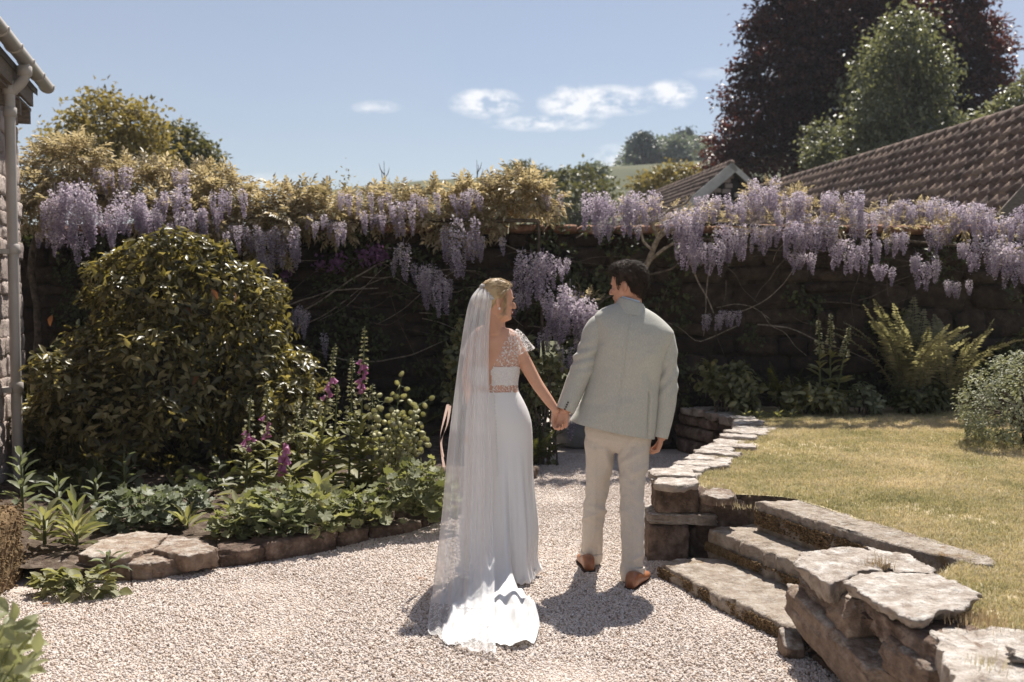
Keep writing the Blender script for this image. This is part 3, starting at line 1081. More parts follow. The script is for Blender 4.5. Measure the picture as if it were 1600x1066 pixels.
box(b, (-.02, -.12, 3.30), (6.5, .06, 3.325), M=HM)
b.build('soffit', m_wood, house, smooth=False)
for k in range(5):
    b = B()
    box(b, (.02 + k * .45, -.12, 3.18), (.09 + k * .45, .2, 3.30), M=HM)
    b.build('rafter', m_wood, house, smooth=False)
b = B()                                                   # half-round gutter
n = 11
a = np.linspace(math.pi, 2 * math.pi, n)
V = []
gz, gy, gr = 3.56, -.235, .062
for x in (-.19, 6.5):
    for r in (gr, gr - .006):
        V += [HM @ Vector((x, gy + r * math.cos(t), gz + r * math.sin(t))) for t in a]
F = []
for i in range(n - 1):
    F += [[i, 2 * n + i, 2 * n + i + 1, i + 1], [n + i, n + i + 1, 3 * n + i + 1, 3 * n + i], [i, i + 1, n + i + 1, n + i]]
F += [[0, n, 3 * n, 2 * n], [n - 1, 3 * n - 1, 4 * n - 1, 2 * n - 1]]
b.add(V, F)
gut = b.build('gutter', m_pipe, house)
for k in range(7):
    b = B()
    tube(b, [HM @ Vector((-.12 + k * .52 - .015, gy, gz)), HM @ Vector((-.12 + k * .52 + .015, gy, gz))], gr + .008, n=18)
    V = np.concatenate(b.V)
    V[:, 2] = np.minimum(V[:, 2], gz + .005)
    b.V = [V]
    b.build('bracket', m_pipe, gut)
b = B()
PX = .985
pts = [(PX, gy, gz - .05), (PX, gy, gz - .14), (PX, gy + .03, gz - .20), (PX, gy + .10, gz - .28), (PX, gy + .115, gz - .36), (PX, gy + .115, 1.2), (PX, gy + .115, .1)]
tube(b, [HM @ Vector(p) for p in pts], .042, n=14, k=60)
dp = b.build('downpipe', m_pipe, house)
for zz, r in ((3.30, .052), (3.42, .056), (3.12, .052), (2.02, .054), (.9, .054)):
    b = B()
    if zz > 3.35:
        c0, c1 = (PX, gy, zz), (PX, gy, zz + .07)
    else:
        c0, c1 = (PX, gy + .115, zz - .035), (PX, gy + .115, zz + .035)
    tube(b, [HM @ Vector(c0), HM @ Vector(c1)], r, n=16)
    b.build('collar', m_pipe, dp)
for zz in (2.0, .88):
    b = B()
    box(b, (PX - .075, gy + .135, zz - .02), (PX + .075, gy + .25, zz + .02), M=HM)
    b.build('bracket', m_pipe, dp, smooth=False)

# ------------------------------------------------------------------ barns behind the wall
RD = Vector((-.118, .993, 0)).normalized()


def pantile(seed):
    b = B()
    r = np.random.default_rng(seed)
    nx = 9
    xs = np.linspace(-.5, .5, nx)
    prof = .030 * np.cos(xs * 2 * math.pi * 1.0 - .6) + .012 * np.cos(xs * 4 * math.pi)
    rows = []
    for y, zz in ((0.0, .004), (.5, .012), (1.0, .032)):
        rows.append(np.stack([xs * .305, np.full(nx, y * .40), prof + zz + r.normal(size=nx) * .0015], -1))
    lip = rows[-1].copy()
    lip[:, 2] -= .030
    rows.append(lip)
    b.add(np.concatenate(rows), gridF(nx, 4)[:, ::-1], r.random())
    return b.mesh('tile', m_tile)


tiles_me = [pantile(k) for k in range(5)]


def barn_roof(parent, E, s, nrm, ncol, nrow, budget, c0=0):
    """tiles: columns along the ridge, rows down the slope; the largest in view are parts, the rest one joined part"""
    M3 = Matrix((RD, s, nrm)).transposed()
    items = []
    for j in range(ncol):
        for i in range(nrow):
            p = E + RD * ((j + .5) * .285) + s * (.06 + i * .315)
            r = p - Vector((0, 0, CAMZ))
            u, v = 800 + FPX * r.x / r.y, 461 - FPX * r.z / r.y
            items.append((0 if (u < 1640 and v < 372) else 1, r.length, p))
    items.sort(key=lambda t: (t[0], t[1]))
    rest = B()
    for k, (_, _, p) in enumerate(items):
        me = tiles_me[k % 5]
        jz = RNG.normal() * .022
        rot = (M3 @ Matrix.Rotation(jz, 3, 'Z') @ Matrix.Rotation(.02 + (RNG.random() - .5) * .03, 3, 'X'))
        p = p + nrm * (.012 * RNG.random()) + s * RNG.normal() * .012
        if k < budget:
            place('tile', me, parent, p, rot.to_quaternion())
        else:
            co = np.empty(len(me.vertices) * 3)
            me.vertices.foreach_get('co', co)
            rest.add(co.reshape(-1, 3) @ np.array(rot).T + np.array(p), gridF(9, 4)[:, ::-1], RNG.random())
    if rest.n:
        kind(rest.build('tiling', m_tile, parent), 'stuff')


def ridge(parent, E, L):
    k = 0
    while k * .42 < L:
        b = B()
        a0, a1 = E + RD * (k * .42), E + RD * (k * .42 + .435)
        tube(b, [a0 + Vector((0, 0, -.03)), a1 + Vector((0, 0, -.045))], .115 + .004 * RNG.random(), n=10)
        b.build('ridge_tile', m_tile, parent)
        k += 1


E = Vector((9.25, 15.3, 4.9))
pit = R(46.5)
sdir = Vector((-RD.y, RD.x, 0)).normalized() * math.cos(pit) + Vector((0, 0, -math.sin(pit)))
nrm = RD.cross(sdir).normalized()
if nrm.z < 0:
    nrm = -nrm
barn = thing('barn', 'long barn with a brown clay pantile roof rising behind the wisteria wall', 'barn', (E.x, E.y, 0))
sdir2 = Vector((RD.y, -RD.x, 0)).normalized() * math.cos(pit) + Vector((0, 0, -math.sin(pit)))
b = B()
W, L = 3.75 * math.cos(pit), 17.0
He = E.z - 3.75 * math.sin(pit) - .05
acr = Vector((RD.y, -RD.x, 0))


def gable_solid(b, E, W, L, zeave, inset=.12, t0=.25):
    P0 = [E + acr * sx * (W - inset) + RD * y for y in (t0, L) for sx in (-1, 1)]
    V = [(p.x, p.y, -.05) for p in P0] + [(p.x, p.y, zeave) for p in P0] + [tuple(E + RD * t0 + Vector((0, 0, -.22))), tuple(E + RD * L + Vector((0, 0, -.22)))]
    b.add(V, [[0, 1, 5, 4], [3, 2, 6, 7], [1, 3, 7, 5], [2, 0, 4, 6], [4, 5, 8], [7, 6, 9], [4, 8, 9, 6], [5, 7, 9, 8]])


gable_solid(b, E, W, L, He)
b.build('wall', m_wallstone, barn, smooth=False)
for sd, nm in ((sdir, 1), (sdir2, 2)):
    nn = RD.cross(sd).normalized()
    nn = nn if nn.z > 0 else -nn
    b = B()
    V = []
    for t in (-.05, -.11):
        V += [E + nn * t - RD * .0, E + nn * t + RD * L, E + nn * t + RD * L + sd * 3.85, E + nn * t + sd * 3.85]
    b.add(V, [[0, 1, 2, 3], [7, 6, 5, 4], [0, 3, 7, 4], [2, 1, 5, 6], [3, 2, 6, 7], [0, 4, 5, 1]])
    b.build('roof_boarding', m_wood, barn, smooth=False)
barn_roof(barn, E, sdir, nrm, 58, 12, 300)
ridge(barn, E, 16.6)
b = B()
V = []
for off in (-.03, .0):
    V += [E + RD * off + nrm * .03, E + RD * off + sdir * 3.85 + nrm * .03, E + RD * off + sdir * 3.85 - nrm * .17, E + RD * off - nrm * .17]
b.add(V, [[0, 1, 2, 3], [7, 6, 5, 4], [0, 4, 5, 1], [1, 5, 6, 2], [2, 6, 7, 3], [3, 7, 4, 0]])
b.build('bargeboard', m_wood, barn, smooth=False)

E2_ = P(1143, 254, 31.0)
pit2 = R(40)
sd2 = Vector((-RD.y, RD.x, 0)).normalized() * math.cos(pit2) + Vector((0, 0, -math.sin(pit2)))
n2 = RD.cross(sd2).normalized()
n2 = n2 if n2.z > 0 else -n2
out = thing('outbuilding', 'small gabled outbuilding with pale bargeboards and pantile roof beyond the barn', 'outbuilding', (E2_.x, E2_.y, 0))
Lr, Wr = 9.0, 3.4
b = B()
gable_solid(b, E2_, Wr * math.cos(pit2), Lr, E2_.z - Wr * math.sin(pit2), t0=.3)
b.build('wall', m_wallstone, out, smooth=False)
gst = []
for k in range(150):
    x, z = (RNG.random() - .5) * 3.2, -RNG.random() * 1.6 - .25
    if abs(x) * math.tan(pit2) + .28 > -z or any(abs(x - a_) < .2 and abs(z - c_) < .13 for a_, c_ in gst):
        continue
    gst.append((x, z))
    place('stone', hs_me[k % 8], out, E2_ + acr * x + RD * .28 + Vector((0, 0, z)), Quaternion((0, 0, 1), math.atan2(acr.y, acr.x)), (.22 + .12 * RNG.random(), .1, .14))
for side in (-1, 1):
    sd = (acr * side).normalized() * math.cos(pit2) + Vector((0, 0, -math.sin(pit2)))
    nn = RD.cross(sd).normalized()
    nn = nn if nn.z > 0 else -nn
    b = B()
    V = []
    for t in (-.02, -.09):
        V += [E2_ + nn * t, E2_ + nn * t + RD * Lr, E2_ + nn * t + RD * Lr + sd * Wr, E2_ + nn * t + sd * Wr]
    b.add(V, [[0, 1, 2, 3], [7, 6, 5, 4], [0, 3, 7, 4], [2, 1, 5, 6], [3, 2, 6, 7], [0, 4, 5, 1]])
    b.build('roof_boarding', m_wood, out, smooth=False)
    b = B()
    V = []
    for off in (-.06, -.01):
        o0 = E2_ + RD * off + sd * .0
        V += [o0 + nn * .0, o0 + sd * Wr + nn * .0, o0 + sd * Wr - nn * (.30 if side < 0 else .16), o0 - nn * (.30 if side < 0 else .16)]
    b.add(V, [[0, 1, 2, 3], [7, 6, 5, 4], [0, 4, 5, 1], [1, 5, 6, 2], [2, 6, 7, 3], [3, 7, 4, 0]])
    b.build('bargeboard', m_barge, out, smooth=False)
barn_roof(out, E2_, sd2, n2, 31, 11, 0)
ridge(out, E2_, Lr)

# ------------------------------------------------------------------ leaves
LEAF2 = (np.array([[0, 0, 0], [.5, .45, .10], [0, 1, -.12], [-.5, .45, .10]]), [np.array([[0, 1, 2], [0, 2, 3]])])
LEAF4 = (np.array([[0, 0, 0], [.34, .22, .07], [.5, .5, .09], [.26, .8, .02], [0, 1.0, -.14], [-.26, .8, .02], [-.5, .5, .09], [-.34, .22, .07], [0, .35, 0.0], [0, .7, -.03]]),
         [np.array([[0, 1, 2, 8], [8, 2, 3, 9], [0, 8, 6, 7], [8, 9, 5, 6]]), np.array([[9, 3, 4], [9, 4, 5]])])


def scallop():
    """round lobed leaf as of lady's mantle / geranium"""
    n = 21
    a = np.linspace(-math.pi * .86, math.pi * .86, n)
    r = .5 * (1 + .16 * np.cos(a * 7.5)) * (.9 + .1 * np.cos(a))
    V = [[0, .45, -.03]] + [[math.sin(t) * q, .45 + math.cos(t) * q, .06 + .05 * math.cos(t * 7.5)] for t, q in zip(a, r)]
    return np.array(V), [np.array([[0, i + 1, i + 2] for i in range(n - 1)])[:, ::-1]]


SCAL = scallop()


def frames(axis, nr):
    y = nrmz(axis)
    x = nrmz(np.cross(y, nr))
    z = np.cross(x, y)
    return x, y, z


def put_leaves(b, pos, axis, nr, L, W, tmpl=LEAF2, rnd=None):
    n = len(pos)
    if n == 0:
        return
    x, y, z = frames(axis, nr)
    T, F = tmpl
    L, W = np.broadcast_to(L, (n,)), np.broadcast_to(W, (n,))
    V = pos[:, None] + x[:, None] * T[None, :, 0:1] * W[:, None, None] + y[:, None] * T[None, :, 1:2] * L[:, None, None] + z[:, None] * T[None, :, 2:3] * L[:, None, None]
    m = len(T)
    off = (np.arange(n) * m)[:, None, None]
    rnd = RNG.random(n) if rnd is None else rnd
    b.add(V.reshape(-1, 3), [(f[None] + off).reshape(-1, f.shape[1]) for f in F], np.repeat(rnd, m))


def leaf_objs(name, meshes, parent, pos, axis, nr, L, W, label=None):
    x, y, z = frames(axis, nr)
    L, W = np.broadcast_to(L, (len(pos),)), np.broadcast_to(W, (len(pos),))
    for i in range(len(pos)):
        q = Matrix((x[i], y[i], z[i])).transposed().to_quaternion()
        o = place(name, meshes[i % len(meshes)], parent, pos[i], q, (W[i], L[i], L[i]))


def leaf_meshes(m, tmpl=LEAF4, k=4, name='leaf'):
    r = []
    for i in range(k):
        b = B()
        V = tmpl[0].copy()
        V[:, 2] += .04 * np.sin(V[:, 1] * 5 + i)
        b.add(V, tmpl[1], (i + .5) / k)
        r.append(b.mesh(name, m))
    return r


def blob_points(blobs, n, inner=.72, low=-.9):
    """points near the surface of a union of ellipsoids, with outward normals"""
    C = np.array([c[:3] for c in blobs], float)
    Rr = np.array([(c[3], c[4], c[5]) for c in blobs], float)
    wgt = (Rr.prod(1)) ** (2 / 3)
    k = RNG.choice(len(blobs), n * 2, p=wgt / wgt.sum())
    d = nrmz(RNG.normal(size=(n * 2, 3)))
    t = inner + (1.04 - inner) * RNG.random((n * 2, 1)) ** .6
    p = C[k] + d * Rr[k] * t
    inside = np.zeros(len(p), bool)
    for i in range(len(blobs)):
        e = (((p - C[i]) / Rr[i]) ** 2).sum(1)
        inside |= (e < .62) & (k != i)
    ok = ~inside & (d[:, 2] > low)
    p, d = p[ok][:n], nrmz((d / Rr[k])[ok])[:n]
    return p, d


def rv(n, s=1.0):
    return RNG.normal(size=(n, 3)) * s


# ------------------------------------------------------------------ trees
m_beech = leafmat('copper_beech_leaf', (.034, .018, .016), (.08, .038, .032), (.165, .08, .062), tint=(1.4, .75, .6), tw=.36, rough=.4, attr=.8, obj=.0)
m_birch = leafmat('birch_leaf', (.075, .08, .048), (.165, .17, .105), (.31, .31, .215), tint=(1.1, 1.1, .65), tw=.42, rough=.38, attr=.8, obj=0, spec=.45)
m_gold = leafmat('young_oak_leaf', (.12, .105, .045), (.25, .21, .09), (.40, .34, .17), tint=(1.1, 1.0, .55), tw=.45, attr=.8, obj=0)
m_green = leafmat('green_tree_leaf', (.055, .058, .026), (.11, .11, .052), (.19, .18, .09), tint=(1.2, 1.15, .55), tw=.35, attr=.8, obj=0)
m_fartree = leafmat('haze_tinted_tree_leaf', (.12, .145, .115), (.19, .215, .165), (.27, .295, .23), tint=(1, 1.05, .7), tw=.3, attr=.8, obj=0)  # pale bluish leaf colour, distance haze mixed into it
m_conifer = leafmat('conifer_needle', (.06, .08, .07), (.10, .125, .105), (.15, .175, .15), tint=(1, 1, .8), tw=.15, attr=.8, obj=0)


def tree(name, label, base, blobs, ncl, nper, spread, L, m, trunk_r, group=None, droop=0.0, bark=None, limbs=12, flat=1.0, inner=.55, fork=.35, low=-.9):
    base = Vector(base)
    t = thing(name, label, 'tree', base, group)
    b = B()
    top = max(c[2] + .4 * c[5] for c in blobs)
    fk = base.z + (top - base.z) * fork
    cx = np.mean([c[0] for c in blobs])
    cy = np.mean([c[1] for c in blobs])
    spine = [base, Vector((base.x * .7 + cx * .3, base.y * .7 + cy * .3, fk)), Vector((cx, cy, fk + (top - fk) * .5)), Vector((cx, cy, top))]
    tube(b, spine, [trunk_r, trunk_r * .75, trunk_r * .4, trunk_r * .08], n=9, k=14)
    tr = b.build('trunk', bark or m_bark, t)
    sp = catmull([tuple(s) for s in spine], 30)
    idx = np.argsort([-c[3] for c in blobs])[:limbs]
    p, d = blob_points(blobs, ncl, inner, low)
    b = B()
    for j in range(min(limbs * 3, len(p))):
        i = int(RNG.integers(len(p)))
        tgt = p[i]
        zz = fk + (min(tgt[2], top) - fk) * (.15 + .4 * RNG.random())
        s0 = sp[np.argmin(np.abs(sp[:, 2] - zz))]
        md = (s0 + tgt) / 2 + np.array([0, 0, .08 * np.linalg.norm(tgt - s0)]) + rv(1, .03 * np.linalg.norm(tgt - s0))[0]
        tube(b, [s0, md, tgt], [trunk_r * .28, trunk_r * .15, trunk_r * .03], n=5, k=7)
    b.build('limbs', bark or m_bark, t)
    b = B()
    k = np.repeat(np.arange(len(p)), nper)
    q = p[k] + rv(len(k)) * spread * np.array([1, 1, .6 * flat]) + d[k] * spread * .3
    if droop:
        q[:, 2] -= droop * np.abs(RNG.normal(size=len(k)))
    ax = d[k] * .6 + rv(len(k), .7)
    ax[:, 2] -= .25 + droop
    nn = np.array([0, 0, 1]) * flat ** -1 + rv(len(k), .55) + d[k] * .3
    lum = np.clip(.5 + .22 * RNG.normal(size=len(p)), 0, 1)[k] * .5 + .5 * RNG.random(len(k))
    s = L * (.7 + .6 * RNG.random(len(k)))
    put_leaves(b, q, ax, nn, s, s * .62, LEAF2, lum)
    kind(b.build('crown', m, t), 'stuff')
    return t


def cz(u, v, d, ru, rv_, rd=None):
    """an ellipsoid at a sight line and distance with half sizes given in angle"""
    p = P(u, v, d)
    k = d / FPX
    return (p.x, p.y, p.z, ru * k, rd if rd else ru * k, rv_ * k)


d = 46
bl = []
for u, v, ru, rv_ in ((1340, 60, 150, 60), (1300, -60, 120, 90), (1430, -30, 110, 80), (1250, 110, 90, 50), (1470, 90, 95, 55), (1200, 165, 75, 45), (1320, 160, 120, 60), (1500, 160, 80, 45), (1175, 225, 62, 42), (1260, 240, 110, 60), (1400, 230, 130, 60), (1150, 265, 45, 30), (1525, 60, 45, 30), (1240, 25, 60, 35), (1345, -30, 110, 70), (1390, 10, 70, 60), (1290, 20, 60, 50), (1530, 200, 52, 40), (1340, -160, 90, 80), (1210, 255, 80, 50), (1200, 60, 40, 22), (1545, 120, 30, 22), (1470, 0, 60, 40)):
    bl.append(cz(u, v, d + RNG.normal() * 1.5, ru, rv_, ru * d / FPX * .8))
tree('copper_beech', 'huge dark purple copper beech towering behind the barn roof', (15.8, 47, 0), bl, 4200, 24, .32, .24, m_beech, .55, flat=.45, limbs=16, inner=.35, low=-.75)
d = 37
bl = []
for u, v, ru, rv_ in ((1410, 62, 36, 42), (1425, 34, 22, 22), (1380, 74, 20, 22), (1446, 76, 20, 22), (1385, 95, 34, 26), (1450, 85, 25, 22), (1400, 120, 48, 40), (1372, 165, 36, 45), (1430, 175, 48, 50), (1400, 235, 55, 45), (1345, 125, 22, 36), (1458, 110, 24, 36), (1475, 215, 40, 30), (1330, 190, 20, 40), (1520, 190, 35, 22), (1440, 260, 60, 40)):
    bl.append(cz(u, v, d + RNG.normal() * .8, ru, rv_, ru * d / FPX))
tree('birch', 'pale green birch with drooping sprays in front of the copper beech', (14.6, 37.5, 0), bl, 640, 22, .30, .19, m_birch, .22, droop=.30, bark=m_palebark, limbs=12, inner=.3)
bl = [cz(1290, 215, 35, 26, 28), cz(1280, 245, 34, 20, 22), cz(1300, 262, 34, 22, 22)]
tree('small_tree', 'small pale leafy tree between the copper beech and the barn ridge', (11.0, 35, 0), bl, 110, 22, .18, .15, m_birch, .1, droop=.1, limbs=4, inner=.3)
bl = [cz(1590, 165, 30, 26, 25), cz(1625, 150, 30, 40, 35), cz(1570, 185, 30, 20, 14)]
tree('small_tree', 'pale green tree top showing over the barn ridge at the frame edge', (16.0, 30, 0), bl, 160, 22, .16, .13, m_birch, .12, limbs=4, inner=.3)
d = 23
bl = []
for u, v, ru, rv_ in ((165, 185, 38, 30), (150, 215, 55, 32), (205, 200, 40, 34), (105, 215, 30, 20), (230, 230, 35, 28), (180, 245, 70, 30), (85, 230, 22, 14), (160, 158, 14, 14), (205, 175, 16, 14), (225, 200, 20, 16), (125, 190, 15, 12)):
    bl.append(cz(u, v, d + RNG.normal() * .4, ru, rv_, ru * d / FPX))
tree('oak', 'golden green young oak above the wisteria beside the house', (-9.5, 23, 0), bl, 300, 18, .20, .13, m_gold, .13, limbs=10, inner=.3)
d = 34
bl = []
for u, v, ru, rv_ in ((280, 222, 32, 18), (300, 240, 32, 16), (265, 240, 30, 20), (320, 250, 18, 8), (285, 260, 40, 16)):
    bl.append(cz(u, v, d + RNG.normal() * .4, ru, rv_, ru * d / FPX))
tree('oak', 'olive green tree standing behind the golden oak', (-11.3, 34, 0), bl, 280, 20, .2, .17, m_green, .2, limbs=9, inner=.25)
# trees between the wall and the hill
for nm, lab, u, v, d, blb, m, L in (
        ('oak', 'broad dark green tree beyond the bare middle of the wall', 885, 300, 60, ((890, 295, 40, 22), (860, 300, 30, 25), (925, 300, 35, 24), (895, 320, 55, 25), (870, 330, 60, 20), (940, 320, 30, 20), (905, 280, 22, 12)), m_green, .3),
        ('tree', 'rounded olive tree beyond the wall by the orange leaves', 820, 280, 75, ((818, 276, 18, 15), (825, 290, 22, 18), (808, 285, 12, 12)), m_green, .34),
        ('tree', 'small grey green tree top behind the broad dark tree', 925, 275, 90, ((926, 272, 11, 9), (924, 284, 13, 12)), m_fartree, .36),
        ('oak', 'yellow green tree between the far wood and the outbuilding', 1050, 280, 50, ((1045, 280, 28, 14), (1070, 275, 25, 14), (1015, 288, 24, 10), (1050, 295, 60, 14), (1085, 290, 20, 14)), m_gold, .22)):
    p = P(u, 461, d)
    bl = [cz(a_, c_, d + RNG.normal() * .8, e_, f_, e_ * d / FPX) for a_, c_, e_, f_ in blb]
    tree(nm, lab, (p.x, d, .3), bl, 260, 16, L * 1.1, L, m, .25, limbs=6, inner=.3)
# the wood on the hill top
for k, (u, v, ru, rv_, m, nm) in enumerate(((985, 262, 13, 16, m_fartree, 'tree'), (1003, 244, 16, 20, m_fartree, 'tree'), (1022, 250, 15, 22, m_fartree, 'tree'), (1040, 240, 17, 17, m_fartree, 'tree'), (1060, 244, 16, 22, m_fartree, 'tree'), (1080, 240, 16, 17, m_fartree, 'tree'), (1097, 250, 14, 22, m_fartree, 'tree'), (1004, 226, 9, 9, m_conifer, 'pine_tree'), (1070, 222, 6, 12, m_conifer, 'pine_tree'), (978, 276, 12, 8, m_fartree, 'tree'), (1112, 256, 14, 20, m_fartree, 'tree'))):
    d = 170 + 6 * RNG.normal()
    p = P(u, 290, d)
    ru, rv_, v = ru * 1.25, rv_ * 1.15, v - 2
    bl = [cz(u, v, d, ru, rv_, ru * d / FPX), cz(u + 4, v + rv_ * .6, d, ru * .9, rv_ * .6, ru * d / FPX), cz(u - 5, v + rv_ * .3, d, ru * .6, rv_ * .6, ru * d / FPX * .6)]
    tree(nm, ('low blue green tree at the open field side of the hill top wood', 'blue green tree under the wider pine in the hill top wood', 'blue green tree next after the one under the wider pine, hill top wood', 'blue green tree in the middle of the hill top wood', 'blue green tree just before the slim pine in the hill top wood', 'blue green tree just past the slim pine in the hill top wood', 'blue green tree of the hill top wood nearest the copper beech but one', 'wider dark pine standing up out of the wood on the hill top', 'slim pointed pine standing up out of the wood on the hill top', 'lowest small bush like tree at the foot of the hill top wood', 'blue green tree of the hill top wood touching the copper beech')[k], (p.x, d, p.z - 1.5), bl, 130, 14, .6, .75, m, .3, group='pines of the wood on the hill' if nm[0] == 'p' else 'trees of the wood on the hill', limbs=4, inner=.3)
# bare saplings and thin twigs just behind the wall
for k, (u, v, d, h_, lab) in enumerate(((600, 252, 15, 60, 'bare dark sapling with upright twigs above the wall, nearer the house'), (745, 250, 15, 60, 'bare dark sapling with upright twigs above the wall, nearer the copper beech'), (663, 292, 17, 30, 'short thin bare sapling between the two taller saplings'), (687, 283, 18, 30, 'thin bare sapling beside the short one'), (540, 285, 14, 45, 'thin pale sapling with a few leaves above the wall'))):
    top = P(u, v, d)
    base = Vector((top.x, top.y, .0))
    t = thing('sapling', lab, 'sapling', base)
    b = B()
    tube(b, [base, Vector((base.x + .02, d, top.z * .6)), top], [.02, .014, .003], n=5, k=8)
    hh = h_ * d / FPX
    for j in range(9):
        z0 = top.z - hh * (1.3 - .12 * j)
        a = RNG.random() * 6.28
        l_ = hh * (.5 - .03 * j)
        p0 = Vector((base.x, d, z0))
        tube(b, [p0, p0 + Vector((math.cos(a) * l_ * .35, math.sin(a) * l_ * .3, l_ * .5)), p0 + Vector((math.cos(a) * l_ * .5, math.sin(a) * l_ * .5, l_ * 1.1))], [.009, .006, .002], n=4, k=5)
    b.build('trunk', m_bark, t)
    if k == 4:
        b = B()
        n = 160
        q = np.array(top) + rv(n) * np.array([.1, .1, .14]) - np.array([0, 0, .15])
        put_leaves(b, q, rv(n), rv(n, .5) + np.array([0, 0, 1]), .05, .025)
        kind(b.build('foliage', m_gold, t), 'stuff')
# ------------------------------------------------------------------ wisteria
m_wist = mat('wisteria_flower', [(.05, (.185, .15, .21)), (.35, (.36, .31, .39)), (.62, (.575, .525, .575)), (.92, (.82, .775, .76))], rough=.55, scale=4, detail=3, attr=.72, obj=.12, trans=(1.0, .92, 1.0), tw=.38, spec=.25)
m_bronze = leafmat('bronze_wisteria_leaf', (.16, .135, .07), (.42, .355, .23), (.76, .66, .50), tint=(1.04, .97, .74), tw=.52, rough=.38)
m_pink = mat('pink_flower', [(.1, (.12, .055, .13)), (.9, (.26, .14, .26))], rough=.6, scale=8, attr=.5, trans=(1, .9, 1), tw=.35)


def raceme_mesh(seed, dens=150):
    """hanging flower truss, unit length down -z, with petals of two small faces"""
    r = np.random.default_rng(seed)
    n = dens
    t = r.random(n) ** .8
    rad = (.15 * (1 - t) ** .75 * (.55 + .45 * np.minimum(t * 6, 1)) + .025) * (.35 + .65 * r.random(n) ** .5)
    a = r.random(n) * 2 * math.pi
    bend = .06 * r.normal(size=2)
    pos = np.stack([rad * np.cos(a) + bend[0] * t ** 2, rad * np.sin(a) + bend[1] * t ** 2, -t + .03 * r.normal(size=n)], -1)
    outw = np.stack([np.cos(a), np.sin(a), np.full(n, -.2)], -1)
    b = B()
    s = .066 * (1 - .45 * t) * (.75 + .5 * r.random(n))
    col = np.clip(.86 - .62 * t + .16 * r.normal(size=n), 0, 1)
    ax = outw * .7 + r.normal(size=(n, 3)) * .5
    put_leaves(b, pos, ax, r.normal(size=(n, 3)) + np.array([0, 0, .8]), s, s * .95, LEAF2, col)
    m = n // 2
    put_leaves(b, pos[:m] + .01 * r.normal(size=(m, 3)), -ax[:m] + r.normal(size=(m, 3)) * .6, r.normal(size=(m, 3)), s[:m] * .8, s[:m] * .7, LEAF2, np.clip(col[:m] - .18, 0, 1))
    tube(b, [(0, 0, .12), (0, 0, 0), (bend[0], bend[1], -1)], [.008, .006, .003], n=4, k=6, rnd=.3)
    return b.mesh('raceme', m_wist)


RAC = [raceme_mesh(600 + k, 225 + 16 * (k % 3)) for k in range(9)]


def compound_leaf(seed, m):
    """pinnate leaf, unit length along +y"""
    r = np.random.default_rng(seed)
    b = B()
    n = 5
    pos, ax, nr, L = [], [], [], []
    for i in range(n):
        y = .22 + .16 * i
        for s in (-1, 1):
            pos.append((0, y, -.12 * y * y))
            ax.append((s * (.95 - .08 * i), .55, -.25 + .2 * r.normal()))
            nr.append((.25 * r.normal(), .25 * r.normal(), 1))
            L.append(.34 - .03 * abs(i - 2))
    pos.append((0, 1 - .06, -.12))
    ax.append((0, 1, -.4))
    nr.append((0, .2, 1))
    L.append(.34)
    L = np.array(L)
    put_leaves(b, np.array(pos, float), np.array(ax), np.array(nr), L, L * .42, LEAF2, np.clip(.5 + .2 * r.normal(size=len(pos)), 0, 1))
    tube(b, [(0, 0, 0), (0, .5, -.03), (0, .94, -.11)], [.012, .009, .005], n=3)
    return b.mesh('leaf', m)


CLF = [compound_leaf(620 + k, m_bronze) for k in range(6)]

w1 = thing('wisteria', 'wisteria with bronze gold young leaves and lilac trusses on the wall nearest the house', 'wisteria', (-2.0, 10.5, 0))
w2 = thing('wisteria', 'pale branched wisteria smothered in lilac trusses on the wall before the barn', 'wisteria', (1.55, 10.5, 0))
# flower trusses seen hanging: (across from, to, top, bottom, how many, distance)
TR1 = [(232, 292, 288, 350, 5, 9.8), (325, 382, 296, 350, 4, 9.9), (345, 400, 352, 402, 4, 10.0), (520, 562, 298, 340, 3, 10.1), (478, 515, 328, 372, 2, 10.1), (60, 100, 360, 400, 3, 9.7), (640, 690, 300, 345, 3, 10.05), (575, 610, 300, 340, 2, 10.1), (64, 105, 292, 388, 7, 9.7), (100, 140, 285, 402, 7, 9.7), (112, 128, 335, 412, 1, 9.6), (140, 192, 318, 392, 9, 9.6), (188, 232, 300, 374, 6, 9.8), (212, 258, 318, 380, 6, 9.8), (150, 200, 262, 310, 4, 10.2), (272, 300, 262, 305, 4, 10.3), (290, 350, 325, 382, 6, 9.9), (240, 300, 330, 390, 5, 9.9),
       (385, 425, 358, 416, 6, 10.1), (425, 470, 355, 420, 6, 10.1), (402, 424, 395, 446, 3, 10.1), (515, 540, 340, 386, 3, 10.2), (452, 488, 476, 530, 5, 10.35), (500, 512, 520, 560, 1, 10.4), (562, 600, 330, 372, 4, 10.2), (606, 642, 315, 374, 5, 10.2), (613, 632, 380, 444, 2, 10.3),
       (648, 682, 412, 470, 4, 10.2), (664, 704, 418, 496, 6, 10.2), (690, 742, 340, 440, 7, 10.1), (700, 735, 300, 350, 3, 10.2), (742, 760, 370, 412, 2, 10.2), (778, 798, 372, 398, 1, 10.2), (735, 752, 292, 345, 2, 10.15), (814, 862, 392, 478, 7, 10.1), (864, 886, 402, 440, 2, 10.1), (796, 832, 440, 500, 4, 10.2), (850, 892, 446, 535, 6, 10.1),
       (884, 926, 462, 560, 7, 10.0), (836, 870, 512, 556, 3, 10.2), (870, 900, 540, 590, 3, 10.1), (880, 900, 620, 690, 3, 10.1), (845, 880, 300, 340, 2, 10.4)]
